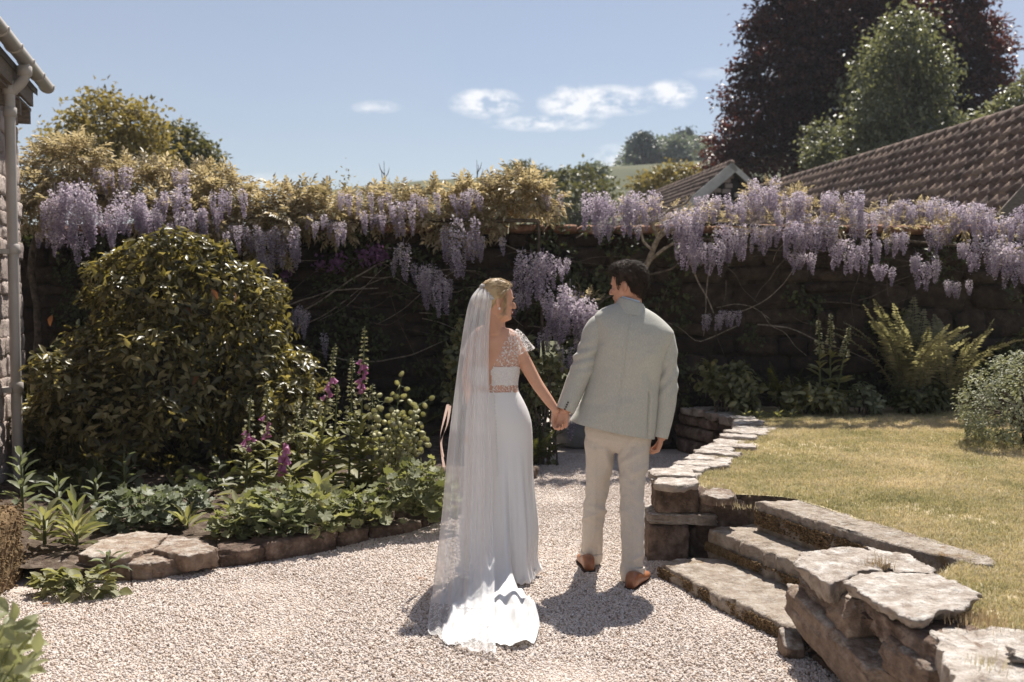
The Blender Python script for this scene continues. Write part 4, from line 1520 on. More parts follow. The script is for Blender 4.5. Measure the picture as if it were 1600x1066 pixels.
TR2 = [(1035, 1100, 330, 380, 4, 10.1), (1196, 1262, 326, 372, 4, 10.1), (1318, 1402, 326, 380, 5, 10.1), (1250, 1300, 300, 340, 3, 10.2), (1500, 1600, 318, 362, 5, 10.1), (985, 1050, 328, 378, 3, 10.05), (915, 955, 300, 372, 7, 10.1), (950, 988, 305, 372, 6, 10.1), (926, 962, 335, 384, 3, 10.0), (985, 1030, 298, 352, 6, 10.15), (1060, 1092, 320, 432, 5, 10.1), (1070, 1100, 386, 428, 4, 10.1), (1094, 1132, 378, 436, 5, 10.05), (1100, 1126, 492, 512, 3, 10.3), (1128, 1154, 486, 514, 3, 10.3), (1126, 1166, 350, 420, 6, 10.1), (1090, 1140, 305, 350, 5, 10.2), (1130, 1170, 315, 352, 3, 10.2),
       (1146, 1200, 300, 352, 5, 10.25), (1170, 1212, 278, 335, 6, 10.3), (1205, 1262, 300, 352, 7, 10.25), (1174, 1212, 348, 400, 5, 10.1), (1215, 1272, 345, 408, 10, 10.05), (1224, 1276, 395, 432, 5, 10.1), (1268, 1310, 338, 400, 6, 10.05), (1288, 1342, 298, 352, 7, 10.2), (1308, 1372, 372, 430, 9, 10.05), (1366, 1384, 414, 432, 2, 10.1), (1340, 1380, 330, 360, 4, 10.2),
       (1384, 1422, 362, 412, 5, 10.05), (1420, 1466, 398, 456, 7, 10.05), (1380, 1432, 312, 358, 6, 10.2), (1428, 1480, 308, 352, 7, 10.2), (1448, 1482, 348, 402, 5, 10.05), (1390, 1398, 418, 446, 1, 10.1), (1478, 1532, 314, 372, 8, 10.1), (1496, 1514, 380, 400, 2, 10.1), (1478, 1514, 438, 470, 4, 10.2), (1520, 1600, 334, 382, 9, 10.15), (1520, 1572, 368, 440, 8, 10.0), (1555, 1610, 378, 452, 6, 9.9), (1580, 1640, 340, 400, 6, 10.0), (1040, 1068, 330, 372, 3, 10.2)]


def trusses(w, TR):
    for u0, u1, v0, v1, n, d in TR:
        n = int(round(n * 1.3)) if n > 1 else 1
        for k in range(n):
            f = (k + .5) / n
            # staggered: the higher ones sit behind, each about half the cluster long
            ln = (v1 - v0) * (.36 + .56 * RNG.random()) if n > 1 else (v1 - v0)
            ln = max(ln, 24)
            u = u0 + (u1 - u0) * np.clip(f + RNG.normal() * .12, 0, 1)
            arch = 1 - .35 * (2 * f - 1) ** 2
            top = v0 + max(0, (v1 - v0) * arch - ln) * RNG.random()
            p = P(u, top, d - .12 + .22 * (RNG.random() - .5))
            L = ln * d / FPX
            wd_ = np.clip(L * (.8 + .35 * RNG.random()), .22, .42)
            place('raceme', RAC[int(RNG.integers(len(RAC)))], w, p, Quaternion((0, 0, 1), RNG.random() * 6.28) @ Quaternion((1, 0, 0), RNG.normal() * .09), (wd_, wd_, L))


trusses(w1, TR1)
trusses(w2, TR2)
print('racemes', len([o for o in w1.children if o.name.startswith('raceme')]), len([o for o in w2.children if o.name.startswith('raceme')]))
# magenta flowers among the shaded vines
pk = thing('clematis', 'small magenta flowers on thin stems against the shaded wall', 'clematis', P(545, 420, 10.35))
for u, v in ((522, 412), (535, 408), (528, 416), (500, 412), (440, 435), (565, 398), (578, 394), (590, 402), (600, 396), (572, 406), (585, 390), (448, 428)):
    b = B()
    n = 26
    q = np.array(P(u, v, 10.35)) + rv(n) * .035
    put_leaves(b, q, rv(n), rv(n), .045, .04)
    b.build('flower', m_pink, pk)
b = B()
tube(b, [P(440, 470, 10.45), P(500, 420, 10.42), P(560, 405, 10.42), P(610, 400, 10.45)], .006, n=5, k=14)
b.build('stem', m_bark, pk)


def foliage(w, blobs, n, meshes, m, nobj, size, leafL, name='leaf', inner=.6):
    """compound leaves over mounds: the nearest as parts, the others joined"""
    p, d = blob_points(blobs, n, inner, -.7)
    ax = d + rv(len(p), .55)
    ax[:, 2] -= .15
    nr = np.array([0, -.2, 1]) + d * .5 + rv(len(p), .35)
    s = size * (.65 + .6 * RNG.random(len(p)))
    front = -d[:, 1] + .5 * d[:, 2] + .3 * RNG.normal(size=len(p))
    o = np.argsort(-front)
    sel, rest = o[:nobj], o[nobj:]
    leaf_objs(name, meshes, w, p[sel], ax[sel], nr[sel], s[sel], s[sel])
    b = B()
    x, y, z = frames(ax, nr)
    for me in meshes:
        me.update()
    co = []
    for me in meshes:
        c = np.empty(len(me.vertices) * 3)
        me.vertices.foreach_get('co', c)
        a = np.empty(len(me.vertices))
        me.attributes['rnd'].data.foreach_get('value', a)
        li = np.empty(len(me.loops), dtype=np.int32)
        me.loops.foreach_get('vertex_index', li)
        st_ = np.empty(len(me.polygons), dtype=np.int32)
        me.polygons.foreach_get('loop_start', st_)
        lt = np.diff(np.append(st_, len(li)))
        Fs = [li[st_[lt == q][:, None] + np.arange(q)[None]] for q in np.unique(lt)]
        co.append((c.reshape(-1, 3), Fs, a))
    for i in rest:
        c, Fs, a = co[i % len(co)]
        V = p[i] + s[i] * (c[:, :1] * x[i] + c[:, 1:2] * y[i] + c[:, 2:] * z[i])
        b.add(V, Fs, np.clip(a + .35 * (RNG.random() - .5), 0, 1))
    if len(rest):
        kind(b.build('foliage', m, w), 'stuff')


def mounds(lst):
    return [cz(u, v + (10 if 380 < u < 780 else 4), d + .14, ru * .92, rv_ * (.9 if 380 < u < 780 else 1), max(.16, ru * d / FPX * .6)) for u, v, d, ru, rv_ in lst]


bl = mounds([(95, 258, 10.2, 42, 32), (120, 240, 10.2, 26, 16), (60, 300, 9.9, 32, 26), (45, 330, 9.7, 28, 30), (150, 285, 10.3, 45, 26), (200, 288, 10.3, 45, 26), (240, 290, 10.4, 40, 28), (280, 305, 10.3, 42, 26), (320, 287, 10.4, 42, 22), (350, 310, 10.2, 42, 28), (385, 325, 10.2, 34, 24), (255, 335, 10.1, 40, 26), (310, 345, 10.0, 45, 26), (445, 312, 10.3, 38, 22), (480, 318, 10.3, 36, 26), (515, 326, 10.3, 34, 20), (450, 335, 10.1, 30, 18), (560, 326, 10.4, 34, 16), (600, 318, 10.4, 30, 18), (615, 310, 10.4, 24, 16), (640, 318, 10.3, 34, 18), (680, 315, 10.3, 40, 22), (735, 305, 10.3, 36, 24), (770, 312, 10.3, 30, 24), (812, 300, 10.3, 38, 22), (800, 280, 10.3, 12, 10), (845, 310, 10.3, 26, 16), (760, 335, 10.2, 30, 12), (415, 380, 10.15, 26, 20), (715, 345, 10.2, 30, 14), (530, 345, 10.3, 20, 10)])
foliage(w1, bl, 3400, CLF, m_bronze, 225, .20, None)
bl = mounds([(1060, 345, 10.1, 24, 10), (1180, 345, 10.1, 30, 8), (1290, 352, 10.0, 30, 8), (1400, 352, 10.0, 34, 8), (1480, 350, 10.0, 30, 8), (1190, 300, 10.5, 22, 18), (1240, 310, 10.5, 24, 14), (1070, 330, 10.4, 30, 12), (1130, 335, 10.4, 30, 12), (1300, 330, 10.5, 60, 12), (1420, 330, 10.5, 60, 12), (1530, 350, 10.4, 50, 14), (1590, 385, 9.9, 25, 22), (1000, 325, 10.4, 30, 14), (915, 470, 10.1, 22, 12), (1110, 330, 10.2, 16, 14)])
foliage(w2, bl, 640, CLF, m_bronze, 120, .12, None)
# one clear leaf against the dark mound
leaf_objs('leaf', CLF[:1], w1, np.array([P(70, 258, 9.6)]), np.array([[1.0, -.2, .05]]), np.array([[0, -.8, .6]]), .30, .30)


def vine(w, pts, r0, r1=None, m=None, k=26):
    b = B()
    q = [P(*p) for p in pts]
    kk = len(q)
    c = catmull([tuple(x) for x in q], k)
    c += np.array([[noise.noise((x * 6, z * 6, i)) * .012 for i in range(3)] for x, y, z in c])
    tube(b, c, np.linspace(r0, r1 or r0 * .5, k), n=7)
    return b.build('branch', m or m_palebark, w)


vine(w2, [(985, 760, 10.4), (990, 600, 10.4), (985, 470, 10.35), (1012, 412, 10.25), (1030, 372, 10.1), (1058, 355, 10.0)], .05, .02)
vine(w2, [(1012, 412, 10.25), (1035, 390, 10.1), (1062, 376, 10.0)], .02, .012)
vine(w2, [(1030, 372, 10.1), (1018, 350, 10.05), (1005, 335, 10.1)], .022, .012)
vine(w2, [(1018, 350, 10.05), (1048, 328, 9.95), (1072, 318, 9.9), (1082, 305, 9.9)], .018, .010)
vine(w2, [(1030, 372, 10.1), (1040, 350, 10.0), (1052, 340, 10.0)], .014, .008)
vine(w2, [(1022, 392, 10.15), (1004, 375, 10.1), (1000, 345, 10.1)], .016, .009)
vine(w2, [(1060, 355, 10.2), (1150, 350, 10.25), (1300, 366, 10.3), (1450, 380, 10.3), (1620, 395, 10.2)], .02, .012, m_bark)
vine(w2, [(1060, 365, 10.3), (1200, 390, 10.4), (1330, 395, 10.4), (1480, 420, 10.4)], .013, .006, m_bark)
vine(w2, [(1010, 430, 10.35), (1050, 420, 10.35), (1068, 395, 10.3)], .014, .008, m_bark)
vine(w2, [(1075, 400, 10.3), (1090, 440, 10.3), (1105, 465, 10.3), (1115, 490, 10.3)], .01, .006)
vine(w2, [(960, 460, 10.35), (940, 470, 10.3), (926, 490, 10.2)], .012, .006, m_bark)
vine(w1, [(863, 745, 10.3), (866, 690, 10.3), (864, 650, 10.3), (850, 560, 10.35), (845, 440, 10.35), (840, 345, 10.3)], .022, .016, m_bark)
vine(w1, [(40, 690, 10.3), (60, 520, 10.4), (50, 400, 10.3), (90, 300, 10.2)], .045, .03, m_bark)
vine(w1, [(90, 300, 10.2), (250, 320, 10.35), (450, 345, 10.35), (650, 345, 10.3), (840, 345, 10.3)], .035, .02, m_bark)
VN = np.random.default_rng(77)
for k in range(70):
    u = 380 + VN.random() * 520 if k < 50 else 1050 + VN.random() * 480
    v = 350 + VN.random() * 170
    a = VN.normal() * .5 + (math.pi / 2 if VN.random() < .4 else 0)
    L = 60 + VN.random() * 150
    pts = [(u, v, 10.5)]
    for j in range(4):
        a += VN.normal() * .35
        u, v = u + math.cos(a) * L / 4, v + math.sin(a) * L / 4
        pts.append((u, min(v, 640), 10.5 - VN.random() * .12))
    vine(w1 if k < 50 else w2, pts, .004 + .006 * VN.random(), .003, m_bark if k % 3 else m_palebark, k=14)
vine(w1, [(420, 515, 10.45), (500, 470, 10.4), (560, 430, 10.4), (610, 405, 10.4)], .010, .006)
vine(w1, [(480, 545, 10.45), (560, 565, 10.4), (640, 555, 10.4), (700, 530, 10.4)], .008, .005, m_palebark)
vine(w1, [(440, 480, 10.45), (520, 455, 10.4), (590, 450, 10.4)], .008, .005, m_palebark)

# dark creeper leaves scattered over the shaded wall
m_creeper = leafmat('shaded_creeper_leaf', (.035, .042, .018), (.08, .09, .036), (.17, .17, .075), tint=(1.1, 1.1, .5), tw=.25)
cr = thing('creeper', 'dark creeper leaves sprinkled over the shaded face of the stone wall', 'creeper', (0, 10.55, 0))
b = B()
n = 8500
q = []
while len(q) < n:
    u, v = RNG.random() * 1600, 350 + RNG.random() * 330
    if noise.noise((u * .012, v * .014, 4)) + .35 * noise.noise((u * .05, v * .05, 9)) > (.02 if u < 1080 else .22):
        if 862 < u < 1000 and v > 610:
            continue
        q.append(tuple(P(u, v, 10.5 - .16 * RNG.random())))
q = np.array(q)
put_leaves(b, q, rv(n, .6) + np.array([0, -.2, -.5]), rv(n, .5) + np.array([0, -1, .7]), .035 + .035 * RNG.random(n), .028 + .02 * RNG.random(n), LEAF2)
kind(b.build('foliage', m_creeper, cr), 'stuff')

# a dense curtain of shaded climber hanging over the low opening in the wall
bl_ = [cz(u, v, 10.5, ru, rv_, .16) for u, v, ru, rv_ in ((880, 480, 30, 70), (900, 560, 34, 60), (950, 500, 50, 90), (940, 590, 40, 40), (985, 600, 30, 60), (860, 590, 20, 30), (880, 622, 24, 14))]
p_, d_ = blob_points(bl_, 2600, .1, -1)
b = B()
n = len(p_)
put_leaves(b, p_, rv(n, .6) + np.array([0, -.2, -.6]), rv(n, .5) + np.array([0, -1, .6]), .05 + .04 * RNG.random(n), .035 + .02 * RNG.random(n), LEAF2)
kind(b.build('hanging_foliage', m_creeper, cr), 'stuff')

# ------------------------------------------------------------------ big evergreen shrub in the left bed
m_camel = leafmat('glossy_shrub_leaf', (.045, .043, .018), (.16, .147, .064), (.50, .44, .24), tint=(1.28, 1.14, .58), tw=.46, rough=.34, spec=.5, obj=.25, attr=.55)
m_redleaf = leafmat('old_red_leaf', (.14, .07, .03), (.22, .11, .05), (.30, .16, .07), tint=(1.2, .8, .4), tw=.35)


def shrub(name, label, cat, blobs, n, L, m, base, nobj=0, tmpl=LEAF4, wr=.42, twigs=20, cl=6, spread=.06, inner=.68, up=.5, droop=.25, low=-.9, bark=None, group=None, roots=None):
    t = thing(name, label, cat, base, group)
    base = Vector(base)
    p, d = blob_points(blobs, n // cl, inner, low)
    k = np.repeat(np.arange(len(p)), cl)
    ph = np.tile(np.arange(cl) * 2.4, len(p)) + np.repeat(RNG.random(len(p)) * 6, cl)
    # leaves stand round the end of each twig
    tw = nrmz(d + np.array([0, 0, up]) + rv(len(p), .25))
    xx = nrmz(np.cross(tw, np.array([.3, .2, 1])))
    yy = np.cross(tw, xx)
    rad = (np.cos(ph)[:, None] * xx[k] + np.sin(ph)[:, None] * yy[k])
    ax = rad + tw[k] * .45 + rv(len(k), .25)
    ax[:, 2] -= droop
    nr = tw[k] + rv(len(k), .3)
    q = p[k] + rad * .01 + rv(len(k), spread * .35) - tw[k] * (RNG.random((len(k), 1)) * spread)
    s = L * (.7 + .6 * RNG.random(len(k)))
    fr = -q[:, 1] + .4 * d[k][:, 2] * 0 + .15 * RNG.normal(size=len(k))
    o = np.argsort(-fr)
    sel, rest = o[:nobj], o[nobj:]
    if nobj:
        mm = leaf_meshes(m, tmpl)
        leaf_objs('leaf', mm, t, q[sel], ax[sel], nr[sel], s[sel], s[sel] * wr)
    b = B()
    put_leaves(b, q[rest], ax[rest], nr[rest], s[rest], s[rest] * wr, tmpl)
    if b.n:
        kind(b.build('foliage', m, t), 'stuff')
    if twigs:
        b = B()
        for j in range(min(twigs, len(p))):
            e = p[int(RNG.integers(len(p)))]
            s0 = np.array(base) + rv(1, .05)[0] * (1, 1, 0)
            if roots is not None:
                s0 = np.array(roots[int(RNG.integers(len(roots)))], float)
            tube(b, [s0, (s0 + e) / 2 + np.array([0, 0, .1]) + rv(1, .04)[0], e], [.012, .008, .003], n=5, k=7)
        b.build('stems', bark or m_bark, t)
    return t


bl = [(-2.95, 8.75, .92, .84, .72, .86), (-3.55, 8.7, .72, .56, .52, .62), (-2.75, 8.8, 1.65, .55, .5, .45), (-3.3, 8.85, 1.55, .42, .4, .35), (-2.35, 8.75, 1.25, .42, .45, .5), (-3.0, 8.75, 1.85, .28, .3, .25), (-2.2, 8.65, .6, .42, .5, .45), (-3.9, 8.6, .4, .35, .4, .35), (-3.2, 8.3, .7, .75, .5, .6), (-3.75, 8.7, 1.22, .22, .25, .15), (-2.5, 8.9, 1.62, .3, .3, .3), (-1.98, 8.5, .55, .34, .4, .42), (-1.85, 8.6, .95, .22, .25, .25)]
for k in range(78):
    a_, e_ = RNG.random() * 6.28, RNG.random() * 1.35
    c_ = bl[int(RNG.integers(9))]
    r_ = .09 + .19 * RNG.random() ** 1.5
    a_ += 0
    bl.append((c_[0] + c_[3] * math.cos(a_) * math.cos(e_), c_[1] - c_[4] * abs(math.sin(a_)) * math.cos(e_), c_[2] + c_[5] * math.sin(e_), r_, r_, r_ * .8))
sh = shrub('evergreen_shrub', 'large rounded glossy evergreen shrub with olive leaves in the bed before the wall', 'shrub', bl, 16000, .086, m_camel, (-2.95, 8.85, .12), nobj=285, twigs=70, cl=7, inner=.5)
mm = leaf_meshes(m_redleaf, LEAF4, 2)
n = 9
q = np.array([P(u, v, 8.05 + .25 * RNG.random()) for u, v in ((82, 492), (366, 456), (290, 480), (250, 500), (310, 585), (205, 600), (90, 585), (418, 662), (330, 452))])
leaf_objs('red_leaf', mm, sh, q, rv(n) + np.array([0, -.3, -.5]), rv(n, .4) + np.array([0, -.8, .6]), .1, .05)
# underplanting in the shade along the house and below the shrub
bl = [(-4.1, 8.9, .6, .3, .3, .55), (-4.0, 9.3, 1.0, .3, .3, .4)]
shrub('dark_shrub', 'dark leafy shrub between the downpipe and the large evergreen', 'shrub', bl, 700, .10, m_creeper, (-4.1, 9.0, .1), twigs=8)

# ------------------------------------------------------------------ ferns
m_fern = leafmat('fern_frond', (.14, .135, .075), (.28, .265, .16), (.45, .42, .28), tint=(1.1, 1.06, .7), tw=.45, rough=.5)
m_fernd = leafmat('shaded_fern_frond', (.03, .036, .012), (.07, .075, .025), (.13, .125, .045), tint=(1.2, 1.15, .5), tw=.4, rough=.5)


def frond_mesh(seed, m, arch=.35, pin=34, wd_=.095):
    r = np.random.default_rng(seed)
    b = B()
    t = np.linspace(.12, .99, pin)
    z = t - arch * t ** 2.6 * .6
    y = arch * 1.3 * t ** 2.2
    prof = wd_ * np.sin(np.clip(t, 0, 1) ** .75 * math.pi) ** .7 + .012
    pos, ax, nr, L = [], [], [], []
    for i in range(pin):
        for s in (-1, 1):
            pos.append((0, y[i], z[i]))
            ax.append((s, .1 + .12 * r.normal(), .22 + .08 * r.normal()))
            nr.append((.12 * r.normal(), -1 + .1 * r.normal(), .45))
            L.append(prof[i] * (.85 + .3 * r.random()))
    L = np.array(L)
    put_leaves(b, np.array(pos), np.array(ax), np.array(nr), L, np.full(len(L), .026), LEAF2)
    tube(b, [(0, y0, z0) for y0, z0 in zip(np.append(0, y[::3]), np.append(0, z[::3]))], np.linspace(.007, .002, len(y[::3]) + 1), n=4)
    return b.mesh('frond', m)


def fern(label, base, n, h, m, spread=.5, group=None, az=None):
    t = thing('fern', label, 'fern', base, group)
    ms = [frond_mesh(700 + k, m, arch=.10 + .08 * k) for k in range(4)]
    for k in range(n):
        a = 6.283 * k / n + RNG.normal() * .3 if az is None else az[0] + (az[1] - az[0]) * RNG.random()
        lean = spread * (.35 + .75 * RNG.random())
        q = Quaternion((0, 0, 1), a) @ Quaternion((1, 0, 0), -lean)
        hh = h * (.75 + .35 * RNG.random())
        place('frond', ms[k % 4], t, Vector(base) + Vector((RNG.normal() * .03, RNG.normal() * .03, 0)), q @ Quaternion((0, 0, 1), RNG.normal() * .3), (hh, hh, hh))
    return t


lz = .47
fern('tall sunlit golden green fern of upright fronds at the back of the lawn', (4.0, 9.95, lz), 20, 1.22, m_fern, .32)
fern('smaller sunlit fern leaning from the tall fern towards the grey shrub', (4.35, 9.9, lz), 10, 1.1, m_fern, .30)
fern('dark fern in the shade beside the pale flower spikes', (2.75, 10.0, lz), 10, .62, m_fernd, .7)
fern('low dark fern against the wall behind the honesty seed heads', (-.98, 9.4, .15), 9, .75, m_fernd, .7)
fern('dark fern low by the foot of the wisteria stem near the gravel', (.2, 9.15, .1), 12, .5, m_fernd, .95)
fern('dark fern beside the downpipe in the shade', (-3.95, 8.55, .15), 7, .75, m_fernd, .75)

# ------------------------------------------------------------------ spires: foxgloves
m_fox = leafmat('foxglove_leaf', (.12, .125, .058), (.265, .26, .13), (.43, .42, .255), tint=(1.1, 1.08, .6), tw=.45, rough=.55)
m_bell = mat('magenta_bell', [(.1, (.38, .12, .26)), (.9, (.60, .30, .46))], rough=.5, scale=6, obj=.5, trans=(1.1, .8, 1), tw=.35)
m_bud = mat('pale_green_bud', [(.1, (.22, .22, .125)), (.9, (.46, .43, .29))], rough=.6, scale=10, attr=.5, trans=(1.1, 1.1, .7), tw=.3)


def bell_mesh(k):
    b = B()
    n = 8
    a = np.linspace(0, 2 * math.pi, n, endpoint=False)
    rows = []
    for z, r in ((0, .12), (-.3, .24), (-.7, .30), (-.95, .42), (-1.0, .46)):
        rows.append(np.stack([np.cos(a) * r, np.sin(a) * r * .85, np.full(n, z) - .06 * np.cos(a * (2 + k)) * (z < -.9)], -1))
    b.add(np.concatenate(rows), gridF(n, 5, True), .5)
    return b.mesh('flower', m_bell)


BELL = [bell_mesh(0), bell_mesh(1)]
FOXL = leaf_meshes(m_fox, LEAF4)


def spire(label, base, tip, nleaf=12, flowers=(), budn=60, leafL=.2, cat='foxglove', name='foxglove', lean=(0, 0), mid=None, bud_from=.55, group=None, rosette=True, bell=.043):
    base, tip = Vector(base), Vector(tip)
    t = thing(name, label, cat, base, group)
    c = catmull([tuple(base), tuple(base.lerp(tip, .5) + Vector((lean[0], lean[1], 0)))] + ([tuple(m_) for m_ in mid] if mid else []) + [tuple(tip)], 40)
    b = B()
    tube(b, c, np.linspace(.011, .004, 40), n=6)
    b.build('stem', m_stem, t)
    H = (tip - base).length
    nleaf = int(nleaf * (2.7 if rosette else 1.2))
    f = RNG.random(nleaf) ** (1.15 if rosette else 1) * (bud_from * .98)
    a = np.arange(nleaf) * 2.4 + RNG.random() * 6
    q = c[(f * 39).astype(int)]
    ax = np.stack([np.cos(a), np.sin(a), .75 - .9 * (1 - f / bud_from) * .6 + .2 * RNG.normal(size=nleaf)], -1)
    L = leafL * (1.1 - .62 * f / bud_from) * (.8 + .4 * RNG.random(nleaf))
    leaf_objs('leaf', FOXL, t, q, ax, np.array([0, 0, 1]) - ax * .3 + rv(nleaf, .2), L, L * .40)
    b = B()
    f = bud_from + (1 - bud_from) * RNG.random(budn)
    f = f[(f < .985)]
    a = RNG.random(len(f)) * 6.28
    q = c[(f * 39).astype(int)]
    rad = .036 * (1.05 - (f - bud_from) / (1 - bud_from) * .85)
    q = q + np.stack([np.cos(a) * rad, np.sin(a) * rad, np.zeros(len(f))], -1) * .6
    put_leaves(b, q, np.stack([np.cos(a), np.sin(a), np.full(len(f), -.1)], -1) + rv(len(f), .3), rv(len(f)) + np.array([0, 0, 1]), rad * .95 + .01, rad * .7 + .006)
    kind(b.build('buds', m_bud, t), 'stuff')
    for f0, f1, nf in flowers:
        for k in range(nf):
            ff = f0 + (f1 - f0) * k / max(1, nf - 1)
            a = -1.57 + RNG.normal() * .9
            q = Vector(c[int(ff * 39)]) + Vector((math.cos(a) * .02, math.sin(a) * .02, 0))
            rot = Quaternion((-math.sin(a), math.cos(a), 0), -(.55 + .2 * RNG.normal()))
            s = bell * (.8 + .4 * RNG.random())
            place('flower', BELL[k % 2], t, q, rot, (s, s, s))
    return t


spire('tallest foxglove with magenta bells low on its spike in front of the dark wall', P(560, 770, 7.7), P(570, 510, 7.75), 17, [(.62, .78, 15)], 130, .24, bud_from=.55)
spire('leaning foxglove with few magenta bells, second tallest of the clump', P(497, 770, 7.6), P(524, 537, 7.6), 16, [(.66, .76, 8)], 120, .24, lean=(-.02, 0), bud_from=.52)
spire('thin foxglove with pink bells nearest the evergreen shrub', P(383, 775, 7.4), P(392, 618, 7.4), 14, [(.50, .66, 7)], 60, .2, bud_from=.5)
spire('slender foxglove with a few pink bells between the thin one and the drooping one', P(417, 760, 7.6), P(418, 598, 7.6), 12, [(.52, .68, 5)], 60, .2, bud_from=.5)
spire('foxglove with a nodding bent-over tip and bright pink bells hanging below it', P(436, 812, 7.15), P(478, 683, 7.1), 14, [], 50, .2, mid=[P(437, 715, 7.15), P(441, 692, 7.12), P(458, 680, 7.1)], bud_from=.62)
nod = bpy.data.objects['foxglove.004']
for k in range(14):
    u, v = 436 + RNG.random() * 14, 690 + 42 * RNG.random()
    s = .05 * (.8 + .4 * RNG.random())
    place('flower', BELL[k % 2], nod, P(u, v, 7.05), Quaternion((1, 0, 0), RNG.normal() * .5), (s, s, s))
spire('budding foxglove spike without open bells behind the nodding foxglove', P(465, 770, 7.7), P(464, 626, 7.75), 12, [], 80, .2)
spire('short budding foxglove close on the left of the tallest one', P(545, 765, 7.75), P(551, 558, 7.8), 14, [], 90, .22)
spire('budding foxglove beside the leaning one towards the evergreen shrub', P(478, 765, 7.8), P(488, 592, 7.85), 12, [], 70, .2)
spire('budding foxglove between the leaning one and the tallest one', P(520, 765, 7.8), P(527, 600, 7.85), 12, [], 70, .2)
spire('budding foxglove close on the right of the tallest one', P(580, 770, 7.7), P(582, 600, 7.75), 13, [], 70, .2)
for lab, u0, v0, u1, v1, d in (('pale flower spike nearest the tall fern, leaning towards it', 1306, 625, 1328, 508, 9.85), ('pale upright flower spike, middle one of three by the tall fern', 1297, 628, 1298, 490, 9.9), ('pale upright flower spike furthest from the tall fern', 1282, 630, 1279, 498, 9.9)):
    spire(lab, P(u0, v0, d), P(u1, v1, d), 15, [], 90, .2, bud_from=.6, rosette=False)

# ------------------------------------------------------------------ honesty with round seed pods
m_pod = mat('pale_green_pod', [(.1, (.44, .44, .26)), (.9, (.66, .64, .44))], rough=.5, scale=8, obj=.5, trans=(1.05, 1.03, .75), tw=.55)
hn = thing('honesty', 'honesty plant with branching stems of round pale green seed pods', 'plant', P(620, 765, 7.6))
pods = []
n = 15
a = np.linspace(0, 2 * math.pi, n, endpoint=False)
for k in range(3):
    b = B()
    V = np.stack([np.cos(a) * .42, .5 + np.sin(a) * .5, .04 * np.cos(a * 2 + k)], -1)
    V = np.vstack([V, [0, .5, .015], [0, .5, -.015]])
    b.add(V, np.array([[i, (i + 1) % n, n] for i in range(n)] + [[(i + 1) % n, i, n + 1] for i in range(n)]))
    pods.append(b.mesh('seed_pod', m_pod))
b = B()
pp, pa, cnt = [], [], 0
for (u0, v0, u1, v1, w_, nn) in ((610, 770, 627, 590, 20, 40), (630, 770, 652, 632, 14, 34), (600, 770, 592, 625, 16, 30), (620, 775, 622, 660, 34, 60), (640, 775, 648, 690, 24, 46), (600, 780, 604, 690, 24, 34)):
    c = catmull([P(u0, v0, 7.6), P((u0 + u1) / 2 - 3, (v0 + v1) / 2, 7.6), P(u1, v1, 7.65)], 30)
    tube(b, c, np.linspace(.007, .002, 30), n=5)
    for k in range(nn):
        f = .35 + .65 * RNG.random()
        q = c[int(f * 29)]
        e = q + np.array([RNG.normal() * w_ * .5 * .0049, RNG.normal() * .06, RNG.normal() * .05])
        tube(b, [q, e], [.002, .001], n=3, cap=False)
        pp.append(e)
        pa.append((RNG.normal(), RNG.normal() * .5, .3 + RNG.normal() * .8))
b.build('stems', m_stem, hn)
pp, pa = np.array(pp), np.array(pa)
leaf_objs('seed_pod', pods, hn, pp, pa, rv(len(pp), .35) + np.array([0, -1.0, .25]), .044 + .014 * RNG.random(len(pp)), .044 + .010 * RNG.random(len(pp)))
n = 26
q = np.array([P(585 + 80 * RNG.random(), 690 + 85 * RNG.random(), 7.5 + .2 * RNG.random()) for _ in range(n)])
leaf_objs('leaf', FOXL, hn, q, rv(n) + np.array([0, -.4, .3]), rv(n, .3) + np.array([0, -.3, 1]), .11, .06)

# ------------------------------------------------------------------ low plants along the edging
m_mantle = leafmat('ladys_mantle_leaf', (.10, .112, .05), (.21, .22, .11), (.36, .36, .21), tint=(1.15, 1.15, .6), tw=.38, rough=.6)
m_bluegreen = leafmat('grey_green_leaf', (.085, .10, .06), (.18, .20, .125), (.32, .335, .225), tint=(1.1, 1.15, .7), tw=.35, rough=.5)
MANT = leaf_meshes(m_mantle, SCAL, 3)
MANTB = leaf_meshes(m_bluegreen, SCAL, 3)


def mound(label, c, rx, ry, rz, n, L, meshes, name='leafy_plant', cat='plant', group=None, wr=1.0, up=.9):
    c = Vector(c)
    t = thing(name, label, cat, (c.x, c.y, c.z))
    d = nrmz(RNG.normal(size=(n, 3)) * np.array([1, 1, .8]) + np.array([0, -.25, .45]))
    d[:, 2] = np.abs(d[:, 2])
    rr = .55 + .48 * RNG.random((n, 1)) ** .6
    q = np.array(c) + d * np.array([rx, ry, rz]) * rr
    ax = d * np.array([1, 1, .3]) + rv(n, .45)
    nr = d * .5 + np.array([0, 0, up]) + rv(n, .35)
    L = L * (.6 + .7 * RNG.random(n))
    leaf_objs('leaf', meshes, t, q - nrmz(ax) * (L * .4)[:, None], ax, nr, L, L * wr)
    b = B()
    for i in range(0, n, 2):
        tube(b, [np.array(c) + rv(1, .02)[0] * (1, 1, 0), (np.array(c) + q[i]) / 2 + np.array([0, 0, .03]), q[i]], [.003, .0025, .002], n=3, cap=False)
    b.build('stems', m_stem, t)
    return t


def at(u, v, h=.13):
    return G(u, v, h)


